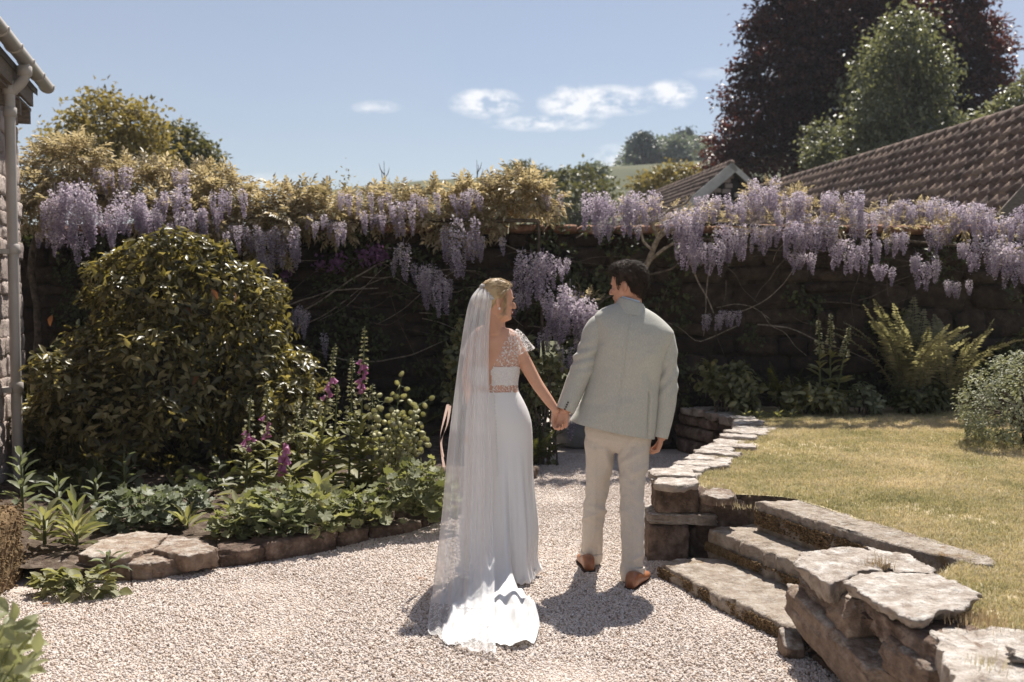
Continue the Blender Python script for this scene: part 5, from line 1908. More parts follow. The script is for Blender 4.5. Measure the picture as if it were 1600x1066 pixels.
mound('broad mound of scalloped lady\'s mantle leaves next to the bride\'s veil', at(650, 802), .32, .25, .36, 270, .085, MANT)
mound('mound of scalloped leaves at the foot of the tallest foxglove', at(560, 815), .22, .18, .24, 130, .08, MANT)
mound('pale scalloped mound around the nodding foxglove', at(455, 825), .42, .28, .30, 260, .08, MANT)
mound('low scalloped mound left of the hairy rosette above the edging', at(375, 832), .20, .16, .17, 100, .07, MANT)
mound('grey green lobed mound in front of the evergreen shrub', at(222, 818), .30, .24, .26, 230, .085, MANTB)
mound('small grey green lobed plant behind the low mound by the evergreen shrub', at(300, 795), .15, .12, .2, 70, .075, MANTB)
mound('yellow green mound of leaves between honesty and veil', at(672, 785), .14, .14, .34, 110, .075, MANT)
mound('low sprawl of rounded leaves on the gravel in front of the first edging stones', G(120, 925, .02), .27, .15, .13, 120, .085, FOXL, wr=.62)
mound('low shaded leaf mound under the evergreen shrub', at(130, 765, .15), .5, .3, .2, 150, .11, leaf_meshes(m_creeper, LEAF4), wr=.5)
mound('low shaded leaf mound beneath the shrub towards the foxgloves', at(340, 760, .15), .4, .3, .2, 120, .1, leaf_meshes(m_creeper, LEAF4), wr=.5)


def rosette(label, c, n, L, m, wr=.32, lift=.5, name='leafy_plant', stems=1, h=.0):
    c = Vector(c)
    t = thing(name, label, 'plant', c)
    a = np.arange(n) * 2.4
    f = np.arange(n) / n
    q = np.array(c) + np.stack([np.cos(a) * .02, np.sin(a) * .02, f * h], -1)
    ax = np.stack([np.cos(a), np.sin(a), lift * (.35 + 1.3 * f) + .15 * RNG.normal(size=n)], -1)
    Ls = L * (1.1 - .45 * f) * (.8 + .35 * RNG.random(n))
    leaf_objs('leaf', leaf_meshes(m, LEAF4), t, q, ax, np.array([0, 0, 1.0]) - ax * .25 + rv(n, .15), Ls, Ls * wr)
    b = B()
    tube(b, [c, c + Vector((0, 0, max(h, .02)))], [.012, .006], n=6)
    b.build('stem', m_stem, t)
    return t


rosette('hairy grey foxglove rosette growing over the edging stones', at(440, 835), 26, .21, m_bluegreen, .36, .75, h=.16)
rosette('upright broad leaved plant behind the hairy rosette', at(500, 800), 16, .22, m_fox, .36, .9, h=.2)
rosette('spear leaved seedling on the bare soil beside the grey green mound', at(292, 825), 13, .17, m_fox, .24, 1.2, h=.08)
rosette('hellebore with pointed leaflets behind the edging, nearest the mossy block', at(70, 850), 26, .18, m_fox, .30, .8, h=.2)
rosette('hellebore with broad pointed leaves next to the flat edging stone', at(120, 852), 22, .17, m_fox, .26, .9, h=.14)
rosette('pointed leaved hellebore with upright fan of leaves on the flat stone', at(118, 838), 16, .19, m_mantle, .26, 1.2, h=.22)
rosette('tall leafy stem behind the mossy block at the bed corner', at(35, 800), 24, .15, m_bluegreen, .36, .9, h=.42)
rosette('whorled pale leaves behind the pointed hellebore, further from the gravel', at(90, 805), 16, .14, m_bluegreen, .32, .7, h=.26)
rosette('small whorled plant standing in front of the shade under the shrub', at(150, 790), 12, .12, m_bluegreen, .32, .6, h=.2)
rosette('small spurge with a whorl of leaves over the second edging stone', G(168, 888, .15), 11, .11, m_bluegreen, .3, .5, h=.08)
rosette('whorled pale plant on a bare stem at the front of the shrub', at(195, 770, .15), 14, .14, m_bluegreen, .36, .5, h=.3)
rosette('broad leaved plant under the thin pink foxglove', at(372, 812), 15, .2, m_fox, .36, .8, h=.1)

# leafy rose by the bride
m_rose = leafmat('rose_leaf', (.06, .066, .03), (.145, .15, .07), (.32, .305, .165), tint=(1.2, 1.1, .55), tw=.4, rough=.35, spec=.45)


def bush(label, blobs_px, n, L, m, base, nobj, name='rose_bush', cat='rose', **kw):
    bl = [cz(u, v, d, ru, rv_, max(.12, ru * d / FPX)) for u, v, d, ru, rv_ in blobs_px]
    return shrub(name, label, cat, bl, n, L, m, base, nobj=nobj, **kw)


bush('rose bush with pale leaves and bronze tips showing behind the bride\'s veil', [(712, 560, 9.6, 18, 40), (706, 610, 9.6, 18, 30), (718, 520, 9.7, 12, 20), (722, 640, 9.6, 20, 50), (735, 590, 9.6, 30, 60)], 620, .075, m_rose, P(722, 745, 9.6), 120, wr=.55, twigs=14, inner=.2, spread=.05, cl=5)
bush('leafy rose filling the gap between the couple above the joined hands', [(838, 620, 9.7, 22, 55), (860, 575, 9.8, 20, 40), (825, 560, 9.8, 16, 35), (845, 690, 9.6, 22, 40), (870, 620, 9.8, 16, 30)], 800, .075, m_rose, P(848, 745, 9.55), 150, wr=.55, twigs=16, inner=.2, spread=.05, cl=5)

# ------------------------------------------------------------------ planting beyond the lawn
m_grey = leafmat('grey_shrub_leaf', (.12, .13, .08), (.23, .24, .155), (.40, .40, .28), tint=(1.1, 1.1, .75), tw=.35, rough=.55)
gx = 4.12
bl = [(gx, 8.0, .78, .52, .5, .34), (gx + .45, 8.1, .84, .5, .5, .4), (gx - .25, 7.9, .66, .28, .35, .22), (gx + .1, 8.1, 1.0, .3, .3, .22), (gx + .35, 8.0, 1.05, .25, .3, .2), (gx + .7, 8.0, .95, .4, .4, .3)]
shrub('grey_shrub', 'rounded grey green shrub of small leaves at the far corner of the lawn', 'shrub', bl, 9000, .034, m_grey, (gx + .2, 8.05, .46), nobj=250, tmpl=LEAF2, wr=.5, twigs=60, cl=9, inner=.62, spread=.05, up=.9, low=-.97, droop=.1)


def lawnz(u, v, d):
    p = P(u, v, d)
    return (p.x, p.y, float(lawn_h(p.x, p.y)))


low = [('dark leafy clump at the end of the retaining wall below the hanging trusses', [(1110, 590, 10.0, 26, 28), (1135, 605, 9.9, 28, 25), (1150, 580, 10.1, 20, 18)], 520, .085, m_rose, (1125, 640, 9.9), 60),
       ('bushy plant with a pale flower head at the foot of the wall', [(1165, 600, 9.9, 24, 24), (1160, 622, 9.8, 26, 18)], 420, .08, m_rose, (1165, 645, 9.85), 60),
       ('dark broad clump in the bed below the three pale spikes', [(1250, 620, 9.8, 32, 20), (1290, 625, 9.75, 36, 18), (1230, 610, 9.9, 22, 20)], 620, .08, m_rose, (1265, 645, 9.8), 60),
       ('low pale leaved plant between the three spikes and the tall fern', [(1345, 620, 9.75, 24, 20), (1365, 630, 9.7, 20, 14)], 380, .07, m_bluegreen, (1350, 645, 9.7), 50),
       ('dark clump under the tall fern at the lawn edge', [(1420, 625, 9.8, 38, 16), (1460, 620, 9.85, 26, 20)], 480, .08, m_creeper, (1430, 642, 9.8), 40),
       ('tall thin shrub with pale leaf tips behind the tall fern', [(1385, 520, 10.3, 10, 26), (1415, 500, 10.3, 16, 18), (1400, 550, 10.3, 26, 30), (1450, 540, 10.3, 24, 20)], 360, .075, m_rose, (1410, 640, 10.3), 60),
       ('dark shrub in deep shade at the foot of the wall behind the grey shrub', [(1540, 590, 10.1, 60, 40), (1600, 560, 10.1, 50, 40)], 900, .09, m_creeper, (1560, 640, 10.1), 40)]
for lab, bp, n, L, m, bs, no in low:
    bush(lab, bp, n, L, m, lawnz(*bs), no, name='leafy_plant', cat='plant', wr=.5, twigs=8, inner=.25, spread=.06, cl=6)
# small edge plants along the far lawn edge
for k, (u, v) in enumerate(((1165, 652), (1185, 655), (1215, 655), (1238, 654))):
    rosette(['tiny pale edging plant at the lawn corner beside the retaining wall', 'tiny second edging plant from the retaining wall along the far lawn edge', 'small third edging plant along the far lawn edge', 'small fourth edging plant along the far lawn edge, before the three spikes'][k], lawnz(u, v, 9.55), 12, .1, m_fox, .4, .7, h=.05)

# blurred plant right in front of the lens
m_pale = leafmat('pale_sage_leaf', (.20, .21, .11), (.34, .35, .20), (.46, .46, .30), tint=(1.1, 1.1, .65), tw=.4)
t = thing('foreground_plant', 'out of focus pale green leafy plant in the near bottom corner', 'plant', (-1.66, 2.85, 0))
n = 110
q = np.array([P(RNG.random() * 62 - 25 + 10 * (RNG.random() > .85), 965 + 170 * RNG.random(), 2.95 + .25 * RNG.random()) for _ in range(n)])
q = np.vstack([q, np.array([P(u, v, 3.0) for u, v in ((14, 958), (30, 985), (48, 1002), (58, 1020), (45, 1045), (20, 975))])])
n = len(q)
leaf_objs('leaf', leaf_meshes(m_pale, LEAF4), t, q, rv(n, .6) + np.array([.5, -.1, .35]), rv(n, .4) + np.array([0, -.6, .8]), .06 + .03 * RNG.random(n), .034 + .01 * RNG.random(n))
b = B()
for k in range(9):
    e = q[int(RNG.integers(n))]
    tube(b, [(-1.75 + RNG.normal() * .05, 2.95, 0), (-1.72, 2.95, .2), e], [.005, .004, .002], n=4, k=6)
b.build('stems', m_stem, t)

# tufts of dry grass growing from the rubble wall and a few fallen leaves
def tuft(label, c, n, h, m=m_grass, spread=.05):
    t = thing('grass_tuft', label, 'grass', c)
    b = B()
    for k in range(n):
        a = RNG.random() * 6.28
        o = np.array(c) + np.array([RNG.normal() * spread, RNG.normal() * spread, -.005])
        hh = h * (.4 + .7 * RNG.random())
        ln = RNG.random() * .6
        e = o + np.array([math.cos(a) * hh * ln, math.sin(a) * hh * ln, hh])
        md = (o + e) / 2 + np.array([0, 0, hh * .12])
        w = np.array([-math.sin(a), math.cos(a), 0]) * .0013
        b.add([o - w, o + w, md + w * .7, md - w * .7, e], [np.array([[0, 1, 2, 3]]), np.array([[3, 2, 4]])], RNG.random())
    kind(b.build('blades', m, t), 'stuff')


m_straw = mat('straw', [(.1, (.30, .22, .13)), (.9, (.58, .46, .30))], rough=.8, attr=.6, trans=(1.1, 1, .8), tw=.3)
tuft('dry grass tuft growing between the pale capping stones', G(1372, 886, .44), 110, .06, m_straw, spread=.03)
tuft('straw coloured grass mat on the corner capping stone', G(1530, 968, .42), 420, .03, m_straw, spread=.06)
tuft('green grass sprouting from the face of the corner stone', FW(1545, 1040), 60, .05, spread=.03)
tuft('small dry tuft beside the upper step end', G(1160, 792, .40), 90, .03, spread=.05)
for k, (u, v, lab) in enumerate(((652, 905, 'small fallen brown leaf on the gravel beside the veil'), (64, 945, 'fallen brown leaf on the gravel below the sprawling plant'), (700, 832, 'pale fallen leaf on the edging by the veil'))):
    b = B()
    put_leaves(b, np.array([G(u, v, .02)]), np.array([[1, .3, .1]]), np.array([[.2, 0, 1]]), .05, .03, LEAF4)
    tag(b.build('fallen_leaf', m_redleaf if k < 2 else m_bluegreen), lab, 'leaf')
# ------------------------------------------------------------------ the couple
m_skin = mat('fair_skin', [(.2, (.50, .265, .17)), (.8, (.58, .325, .22))], rough=.5, scale=14, spec=.35, bump=.05, bscale=200)
m_skin2 = mat('tanned_skin', [(.2, (.46, .235, .155)), (.8, (.54, .295, .205))], rough=.5, scale=14, spec=.35, bump=.06, bscale=200)
m_blond = mat('blond_hair', [(.1, (.30, .195, .095)), (.5, (.50, .36, .20)), (.9, (.66, .52, .33))], rough=.42, scale=20, attr=.6, spec=.45, trans=(1, .95, .8), tw=.15)
m_brown = mat('dark_brown_hair', [(.1, (.018, .012, .009)), (.6, (.045, .029, .019)), (.9, (.11, .07, .045))], rough=.6, scale=20, attr=.6, spec=.2)
m_lip = mat('lips', [(.2, (.42, .13, .11)), (.8, (.50, .17, .14))], rough=.4)
m_teeth = mat('teeth', [(.2, (.78, .75, .70)), (.8, (.85, .82, .77))], rough=.3)
m_eye = mat('dark_lashes', [(.2, (.03, .02, .015)), (.8, (.06, .04, .03))], rough=.4)
m_suit = mat('pale_sage_suiting', [(.12, (.40, .395, .35)), (.5, (.445, .44, .39)), (.88, (.50, .49, .44))], rough=.8, scale=200, detail=2, bump=.08, bscale=420, stretch=(1, 1, .4), dist=.004, spec=.2, sheen=.15, trans=(.9, .92, .85), tw=.06)
m_trouser = mat('cream_beige_suiting', [(.12, (.52, .465, .40)), (.5, (.57, .51, .44)), (.88, (.62, .555, .48))], rough=.85, scale=220, detail=2, bump=.08, bscale=420, dist=.003, spec=.2, trans=(.9, .9, .85), tw=.06)
m_lining = mat('jacket_lining', [(.2, (.25, .28, .32)), (.8, (.33, .36, .40))], rough=.6)
m_shirt = mat('pale_blue_shirt', [(.2, (.55, .63, .74)), (.8, (.62, .70, .80))], rough=.7)
m_shoe = mat('tan_leather', [(.2, (.20, .075, .035)), (.8, (.34, .14, .065))], rough=.35, scale=12, spec=.5, bump=.1)
m_sole = mat('dark_sole', [(.2, (.03, .02, .016)), (.8, (.06, .045, .035))], rough=.7)
m_button = mat('dark_horn_button', [(.2, (.02, .015, .012)), (.8, (.05, .04, .03))], rough=.3)
m_satin = mat('white_crepe', [(.1, (.765, .755, .745)), (.9, (.815, .81, .80))], rough=.5, scale=3, spec=.35, bump=.08, bscale=25, dist=.02, trans=(1, 1, 1), tw=.12)
m_bodice = mat('white_corded_lace', [(.2, (.68, .66, .645)), (.8, (.86, .85, .84))], rough=.7, scale=130, detail=3, bump=.6, bscale=150, dist=.006, trans=(1, 1, 1), tw=.2)
m_lace = mat('sheer_floral_lace', [(.2, (.80, .78, .76)), (.8, (.88, .87, .86))], rough=.7, scale=30, bump=.4, bscale=150, trans=(1, 1, 1), tw=.3, alpha=(.14, 46, .44))
m_veil = mat('veil_tulle', [(.2, (.86, .85, .845)), (.8, (.90, .895, .89))], rough=.8, scale=10, trans=(1, 1, 1), tw=.3, alpha=.66)
m_veiledge = mat('embroidered_veil_border', [(.2, (.86, .85, .845)), (.8, (.90, .895, .89))], rough=.8, scale=10, trans=(1, 1, 1), tw=.45, alpha=(.42, 26, .42))
m_pearl = mat('pearl', [(.2, (.78, .74, .68)), (.8, (.85, .82, .77))], rough=.2, spec=.6)
m_blush = mat('blush_ribbon', [(.2, (.70, .56, .49)), (.8, (.80, .67, .60))], rough=.5, scale=5, trans=(1, .9, .85), tw=.3)


def remesh(b, voxel, it=4, mats=None):
    me = b.mesh('body', mats)
    o = bpy.data.objects.new('body', me)
    s2 = bpy.data.scenes.new('work')
    s2.collection.objects.link(o)
    md = o.modifiers.new('r', 'REMESH')
    md.mode = 'VOXEL'
    md.voxel_size = voxel
    md.use_smooth_shade = True
    if it:
        ms = o.modifiers.new('s', 'SMOOTH')
        ms.factor = .5
        ms.iterations = it
    vl = s2.view_layers[0]
    vl.update()
    dg = vl.depsgraph
    r = bpy.data.meshes.new_from_object(o.evaluated_get(dg), depsgraph=dg)
    n = len(r.vertices)
    co = np.empty(n * 3)
    r.vertices.foreach_get('co', co)
    li = np.empty(len(r.loops), dtype=np.int32)
    r.loops.foreach_get('vertex_index', li)
    F = li.reshape(-1, 4)
    bpy.data.objects.remove(o)
    bpy.data.scenes.remove(s2)
    bpy.data.meshes.remove(r)
    bpy.data.meshes.remove(me)
    return co.reshape(-1, 3), F


def proj(V):
    r = np.asarray(V) - np.array([0, 0, CAMZ])
    f = r @ np.array(CF)
    return 800 + FPX * r[:, 0] / f, 533 - FPX * (r @ np.array(CU)) / f


def ring_loft(rows, n=44, m=56, q=2.3):
    """rows: (uL, vL, uR, vR, distance, half depth) -> smooth closed-section tube; returns grid (n, m, 3)"""
    T = catmull(np.array([[*P(r[0], r[1], r[4]), *P(r[2], r[3], r[4]), r[5]] for r in rows]), n)
    a = np.linspace(0, 2 * math.pi, m, endpoint=False)
    cx, sx = np.sign(np.cos(a)) * np.abs(np.cos(a)) ** (2 / q), np.sign(np.sin(a)) * np.abs(np.sin(a)) ** (2 / q)
    C, X = (T[:, :3] + T[:, 3:6]) / 2, (T[:, 3:6] - T[:, :3]) / 2
    Yv = np.zeros_like(X)
    Yv[:, 1] = T[:, 6]
    return C[:, None] + X[:, None] * cx[None, :, None] + Yv[:, None] * sx[None, :, None]


def add_grid(b, Gd, wrap=True, caps=(False, False), mask=None, mi=0):
    n, m = Gd.shape[:2]
    V = Gd.reshape(-1, 3)
    F = gridF(m, n, wrap)
    if mask is not None:
        F = F[mask.reshape(-1)[F].all(1)]
    Fs = [F]
    if caps[0]:
        V = np.vstack([V, Gd[0].mean(0)])
        Fs.append(np.array([[(j + 1) % m, j, len(V) - 1] for j in range(m)]))
    if caps[1]:
        V = np.vstack([V, Gd[-1].mean(0)])
        k = (n - 1) * m
        Fs.append(np.array([[k + j, k + (j + 1) % m, len(V) - 1] for j in range(m)]))
    b.add(V, Fs, .5, mi)


def limb(b, pts, rad, n=16, k=24):
    tube(b, pts, rad, n=n, k=k)
    ball(b, pts[0], rad[0] * .98)
    ball(b, pts[-1], rad[-1] * .98)


HEADT = np.array([(-.122, .045, -.012, .012), (-.118, .072, -.020, .030), (-.104, .085, -.030, .042), (-.085, .0865, -.050, .0525), (-.065, .089, -.064, .060), (-.045, .087, -.075, .066), (-.02, .086, -.086, .0715), (0, .085, -.094, .0745),
                  (.018, .0935, -.099, .0765), (.045, .092, -.101, .0775), (.07, .083, -.097, .0735), (.092, .066, -.085, .063), (.108, .043, -.065, .049), (.117, .016, -.038, .028), (.119, .0, -.014, .008)])


def head_grid(n=46, m=48, off=None):
    T = catmull(HEADT, n)
    a = np.linspace(0, 2 * math.pi, m, endpoint=False)
    s, c = np.sin(a), np.cos(a)
    q = 2 / 2.25
    X = T[:, 3:4] * np.sign(s) * np.abs(s) ** q
    f = np.abs(c) ** q
    mid = (T[:, 1:2] + T[:, 2:3]) * .18
    Y = np.where(c > 0, mid + (T[:, 1:2] - mid) * f, mid + (T[:, 2:3] - mid) * f)
    Z = np.repeat(T[:, 0:1], m, 1)
    return np.stack([X, Y, Z], -1)


def head_matrix(center, face, tilt=0.0, roll=0.0, s=1.0):
    f = Vector(face).normalized()
    y = Vector((f.x, f.y, 0)).normalized()
    z = Vector((0, 0, 1))
    x = y.cross(z)
    M = Matrix((x, y, z)).transposed().to_4x4()
    return Matrix.Translation(center) @ M @ Matrix.Rotation(tilt, 4, 'X') @ Matrix.Rotation(roll, 4, 'Y') @ Matrix.Scale(s, 4)


def xf(M, V):
    V = np.asarray(V, float)
    return V @ np.array(M.to_3x3()).T + np.array(M.translation)


def build_head(b, M, female):
    h = B()
    add_grid(h, head_grid(), True, (True, True))
    ball(h, (0, .0885, .004), (.0085, .012, .022))                  # nose bridge, tip, wings
    ball(h, (0, .104, -.022), (.0095, .016, .020), Matrix.Rotation(.45, 3, 'X'))
    ball(h, (0, .1115, -.034), (.0105, .0115, .0095))
    for s in (-1, 1):
        ball(h, (s * .0105, .099, -.037), (.0075, .010, .008))
        ball(h, (s * .036, .068, -.026), (.024, .018, .020))        # cheekbone
        ball(h, (s * .030, .0845, .020), (.022, .009, .0065))       # brow
        ball(h, (s * .031, .0775, .001), (.0135, .0105, .0095))     # lid
        rot = Matrix.Rotation(s * .35, 3, 'Z') @ Matrix.Rotation(-.15, 3, 'X')
        ball(h, (s * .0775, -.014, -.010), (.0075, .018, .031), rot)   # ear
        ball(h, (s * .083, -.020, -.003), (.006, .016, .025), rot)
        ball(h, (s * .077, -.010, -.034), (.006, .008, .010))
        ball(h, (s * .045, .02, -.085), (.016, .036, .016))         # jaw
    ball(h, (0, .0905, -.0585), (.019 if female else .020, .0095, .0052))
    ball(h, (0, .0895, -.0685), (.017, .0095, .0058))
    ball(h, (0, .081, -.098), (.019, .013, .015))
    tube(h, [(0, -.022, -.04), (0, -.024, -.11), (0, -.012, -.20)], [.050, .046 if female else .053, .053], n=20, k=10)
    b.add(xf(M, np.concatenate(h.V)), h.F)
    return h


def hair_shell(M, hl, thick, seed, m_hair, lumps=.5, n=60, m=72):
    """a cap of hair over the skull down to a hairline given as (y, z)"""
    g = head_grid(n, m)
    yk, zk = zip(*hl)
    mval = (g[..., 2] - np.interp(g[..., 1], yk, zk)) / .028
    mval += .35 * np.array([noise.noise((x * 60, y * 60, z * 60)) for x, y, z in g.reshape(-1, 3)]).reshape(n, m)
    nr = nrmz(g - np.array([0, 0, .02]))
    f = np.array([noise.fractal((x * 38 + seed, y * 38, z * 22), .8, 2.1, 4) for x, y, z in g.reshape(-1, 3)]).reshape(n, m)
    o = np.clip(mval, -.3, 1) * thick * (1 + lumps * f)
    g2 = g + nr * o[..., None]
    b = B()
    add_grid(b, g2, True, (False, True), mask=mval > -.25)
    b.V = [xf(M, v) for v in b.V]
    return b, g, mval, nr


def lock(b, M, root, dirs, L, r, bend=0.0, rnd=.5, n=4, k=7, curl=0, curln=2.0):
    t = np.linspace(0, 1, k)[:, None]
    d = np.asarray(dirs, float)
    p = np.asarray(root) + d[0] * L * t + (d[1] - d[0]) * L * (t ** 2) * .6
    if curl:
        p = p + np.stack([np.sin(t[:, 0] * curln * 6.28) * curl * t[:, 0] ** .6, np.cos(t[:, 0] * curln * 6.28) * curl * t[:, 0] ** .6, 0 * t[:, 0]], -1)
    tube(b, xf(M, p), r * np.linspace(1, .25, k) * np.array(M.to_scale())[0], n=n, rnd=rnd, cap=False, flat=.6)


def hand(b, wrist, fdir, back, ts, size=1.0, curl=(.6, .8, .5), spread=.08, thumb=(.5, .3), fan=None):
    """palm, four unequal jointed fingers and a thumb leaving the side of the palm"""
    y = Vector(fdir).normalized()
    z = Vector(back)
    z = (z - y * z.dot(y)).normalized()
    x = y.cross(z)
    w = Vector(wrist)
    S = size
    for i, (xo, ln, r, pl) in enumerate(((.028, .074, .0088, .088), (.0095, .082, .0092, .091), (-.0095, .076, .0088, .086), (-.027, .060, .0078, .078))):
        k0 = w + x * (ts * xo * S) + y * pl * S
        limb(b, [w + x * (ts * xo * .62 * S) + y * .008 * S, (w + x * (ts * xo * .85 * S) + y * pl * .55 * S) + z * .004 * S, k0], [.0155 * S, .0142 * S, .0118 * S], n=10, k=8)
        ang = 0
        p = k0
        cu = curl if fan is None else fan[i]
        for j, fr in enumerate((.46, .30, .24)):
            ang += cu[j]
            d = (y * math.cos(ang) - z * math.sin(ang) + x * (ts * xo * spread / .03 * (1 - .4 * j))).normalized()
            q = p + d * ln * fr * S
            limb(b, [p, q], [r * S * (1 - .07 * j), r * S * (.95 - .10 * j)], n=9, k=4)
            p = q
    t0 = w + x * (ts * .024 * S) + y * .022 * S
    d = (x * ts * math.sin(thumb[0]) + y * math.cos(thumb[0]) - z * .35).normalized()
    t1 = t0 + d * .045 * S
    d2 = (d * .6 + y * .6 - z * thumb[1]).normalized()
    t2 = t1 + d2 * .034 * S
    t3 = t2 + (d2 * .8 - z * .25 - x * ts * .35).normalized() * .026 * S
    limb(b, [t0, t1], [.0155 * S, .0118 * S], n=10, k=5)
    limb(b, [t1, t2], [.0112 * S, .0100 * S], n=10, k=5)
    limb(b, [t2, t3], [.0100 * S, .0080 * S], n=10, k=5)


def body_part(b, person, voxel, it, m, name='body'):
    V, F = remesh(b, voxel, it, [m])
    o = B()
    o.add(V, F)
    return o.build(name, m, person)


def wrinkle(V, amp, sc, stretch=(1, 1, 1), seed=0.0, o=3):
    V = np.asarray(V)
    n = np.array([noise.fractal((x * sc * stretch[0] + seed, y * sc * stretch[1], z * sc * stretch[2] + seed), .8, 2.0, o) for x, y, z in V])
    return n * amp


# ---------------------------------------------------------------- man
DM = 5.72
man = thing('person', 'dark haired man in a pale grey green suit looking towards the woman', 'person', G(960, 905))
MH = head_matrix(P(981, 447, 5.745), (-.86, .50, 0), tilt=-.10, roll=.05, s=.985)
b = B()
build_head(b, MH, False)
limb(b, [P(985, 468, 5.765), P(986, 490, 5.765)], [.050, .050])
limb(b, [P(988, 500, 5.74), P(986, 560, 5.74), P(974, 640, 5.74)], [.10, .11, .10])
limb(b, [P(950, 508, 5.73), P(1030, 522, 5.73)], [.055, .055])
limb(b, [P(936, 512, 5.72), P(908, 582, 5.70), P(883, 640, 5.665)], [.05, .040, .029])
limb(b, [P(1040, 525, 5.72), P(1043, 600, 5.72), P(1034, 682, 5.69)], [.05, .040, .029])
limb(b, [P(945, 680, 5.75), P(931, 790, 5.875), P(924, 872, 5.995)], [.06, .038, .036])
limb(b, [P(990, 690, 5.72), P(988, 800, 5.67), P(988, 900, 5.62)], [.06, .038, .036])
hand(b, P(882, 643, 5.665), (-.20, .02, -1), (.10, -1, .1), 1, .98, fan=[(.75, .95, .6), (.85, 1.0, .6), (.9, 1.0, .6), (.95, 1.0, .6)], thumb=(.35, .6))
hand(b, P(1033, 683, 5.69), (-.22, .10, -1), (1, -.25, -.2), -1, .95, fan=[(.7, .8, .5), (.9, .9, .5), (1.0, 1.0, .5), (1.1, 1.0, .5)], thumb=(.35, .5))
body_part(b, man, .0042, 3, m_skin2)
hl_m = [(-.12, -.078), (-.07, -.070), (-.045, -.04), (-.02, .018), (.005, .020), (.012, -.020), (.028, -.012), (.036, .045), (.06, .062), (.10, .072)]
sh_, g, mv, nr = hair_shell(MH, hl_m, .016, 3.0, m_brown)
HR = np.random.default_rng(5)
gg, mm_, nn_ = g.reshape(-1, 3), mv.reshape(-1), nr.reshape(-1, 3)
ok = np.where(mm_ > .1)[0]
for i in HR.choice(ok, 2600):
    p, n0 = gg[i], nn_[i]
    top = np.clip((p[2] - .03) / .06, 0, 1)
    fr = np.clip((p[1] + .02) / .09, 0, 1) * top
    base_d = np.array([0, -.35, -.9]) * (1 - top) + np.array([.35, .75 * fr - .25 * (1 - fr), .12]) * top
    d0 = nrmz(base_d + n0 * (.35 + .7 * fr) + HR.normal(size=3) * .15)
    d1 = nrmz(base_d + n0 * -.1 + np.array([0, 0, .2 * fr]) + HR.normal(size=3) * .18)
    lock(sh_, MH, p + n0 * .017, (d0, d1), .018 + .020 * fr + .010 * top, .0027, rnd=HR.random() * .8, k=5, n=3)
sh_.build('hair', m_brown, man)
for s in (-1, 1):
    b = B()
    ball(b, xf(MH, [(s * .031, .0865, .001)])[0], (.011, .006, .004), MH.to_3x3().normalized())
    b.build('eye', m_eye, man)
    b = B()
    ball(b, xf(MH, [(s * .031, .092, .021)])[0], (.016, .004, .0035), MH.to_3x3().normalized())
    b.build('eyebrow', m_brown, man)

rows = [(962, 474, 1010, 482, 5.72, .056), (950, 478, 1026, 492, 5.72, .078), (938, 484, 1042, 506, 5.72, .102), (929, 494, 1052, 519, 5.72, .126), (928, 512, 1049, 533, 5.72, .148), (931, 540, 1040, 557, 5.72, .160), (925, 575, 1033, 589, 5.72, .152), (916, 603, 1029, 618, 5.72, .147), (905, 632, 1026, 652, 5.72, .153), (891, 657, 1022, 685, 5.72, .160)]
Gd = ring_loft(rows, 120, 300, 2.35)
fl = Gd.reshape(-1, 3)
ctr = np.repeat(Gd.mean(1, keepdims=True), Gd.shape[1], 1).reshape(-1, 3)
out_ = nrmz((fl - ctr) * np.array([1, 1, 0]))
w_ = np.repeat(np.clip((np.arange(120) - 18) / 40, 0, 1), 300)
dis = wrinkle(fl, .008, 4.0, (1.6, 1, .7), 3, 2) * w_ + wrinkle(fl, .003, 11, (.7, .7, 1.8), 9, 2) * w_
u_, v_ = proj(fl)
# folds running from the armholes and the pull of the extended arm
for (fu, fv, du, dv, wd_, am) in ((934, 560, .55, -.85, 9, .007), (1022, 600, .4, .9, 9, -.006), (1010, 560, -.75, .6, 9, .006), (960, 640, .9, -.35, 12, .005)):
    s_ = (u_ - fu) * dv - (v_ - fv) * du
    al = (u_ - fu) * du + (v_ - fv) * dv
    dis += am * np.exp(-(s_ / wd_) ** 2 - (al / 45) ** 2)
dis -= .006 * np.exp(-((u_ - (985 - (v_ - 480) * .12)) / 1.6) ** 2) * (fl[:, 1] < 5.72) * (v_ > 492)        # centre back seam
dis -= .02 * np.exp(-((u_ - (1013 - (v_ - 681) * .02)) / 1.8) ** 2) * (fl[:, 1] < 5.72) * (v_ > 612)        # vent
Gd = (fl + out_ * dis[:, None]).reshape(Gd.shape)
inner = Gd[-1:] * 1.0
inner = inner + (Gd[-1:].mean(1, keepdims=True) - inner) * .06
b = B()
add_grid(b, np.concatenate([Gd, inner, inner + (inner.mean(1, keepdims=True) - inner) * .22 + np.array([0, 0, .05])]), True)
jk = b.build('jacket', m_suit, man)
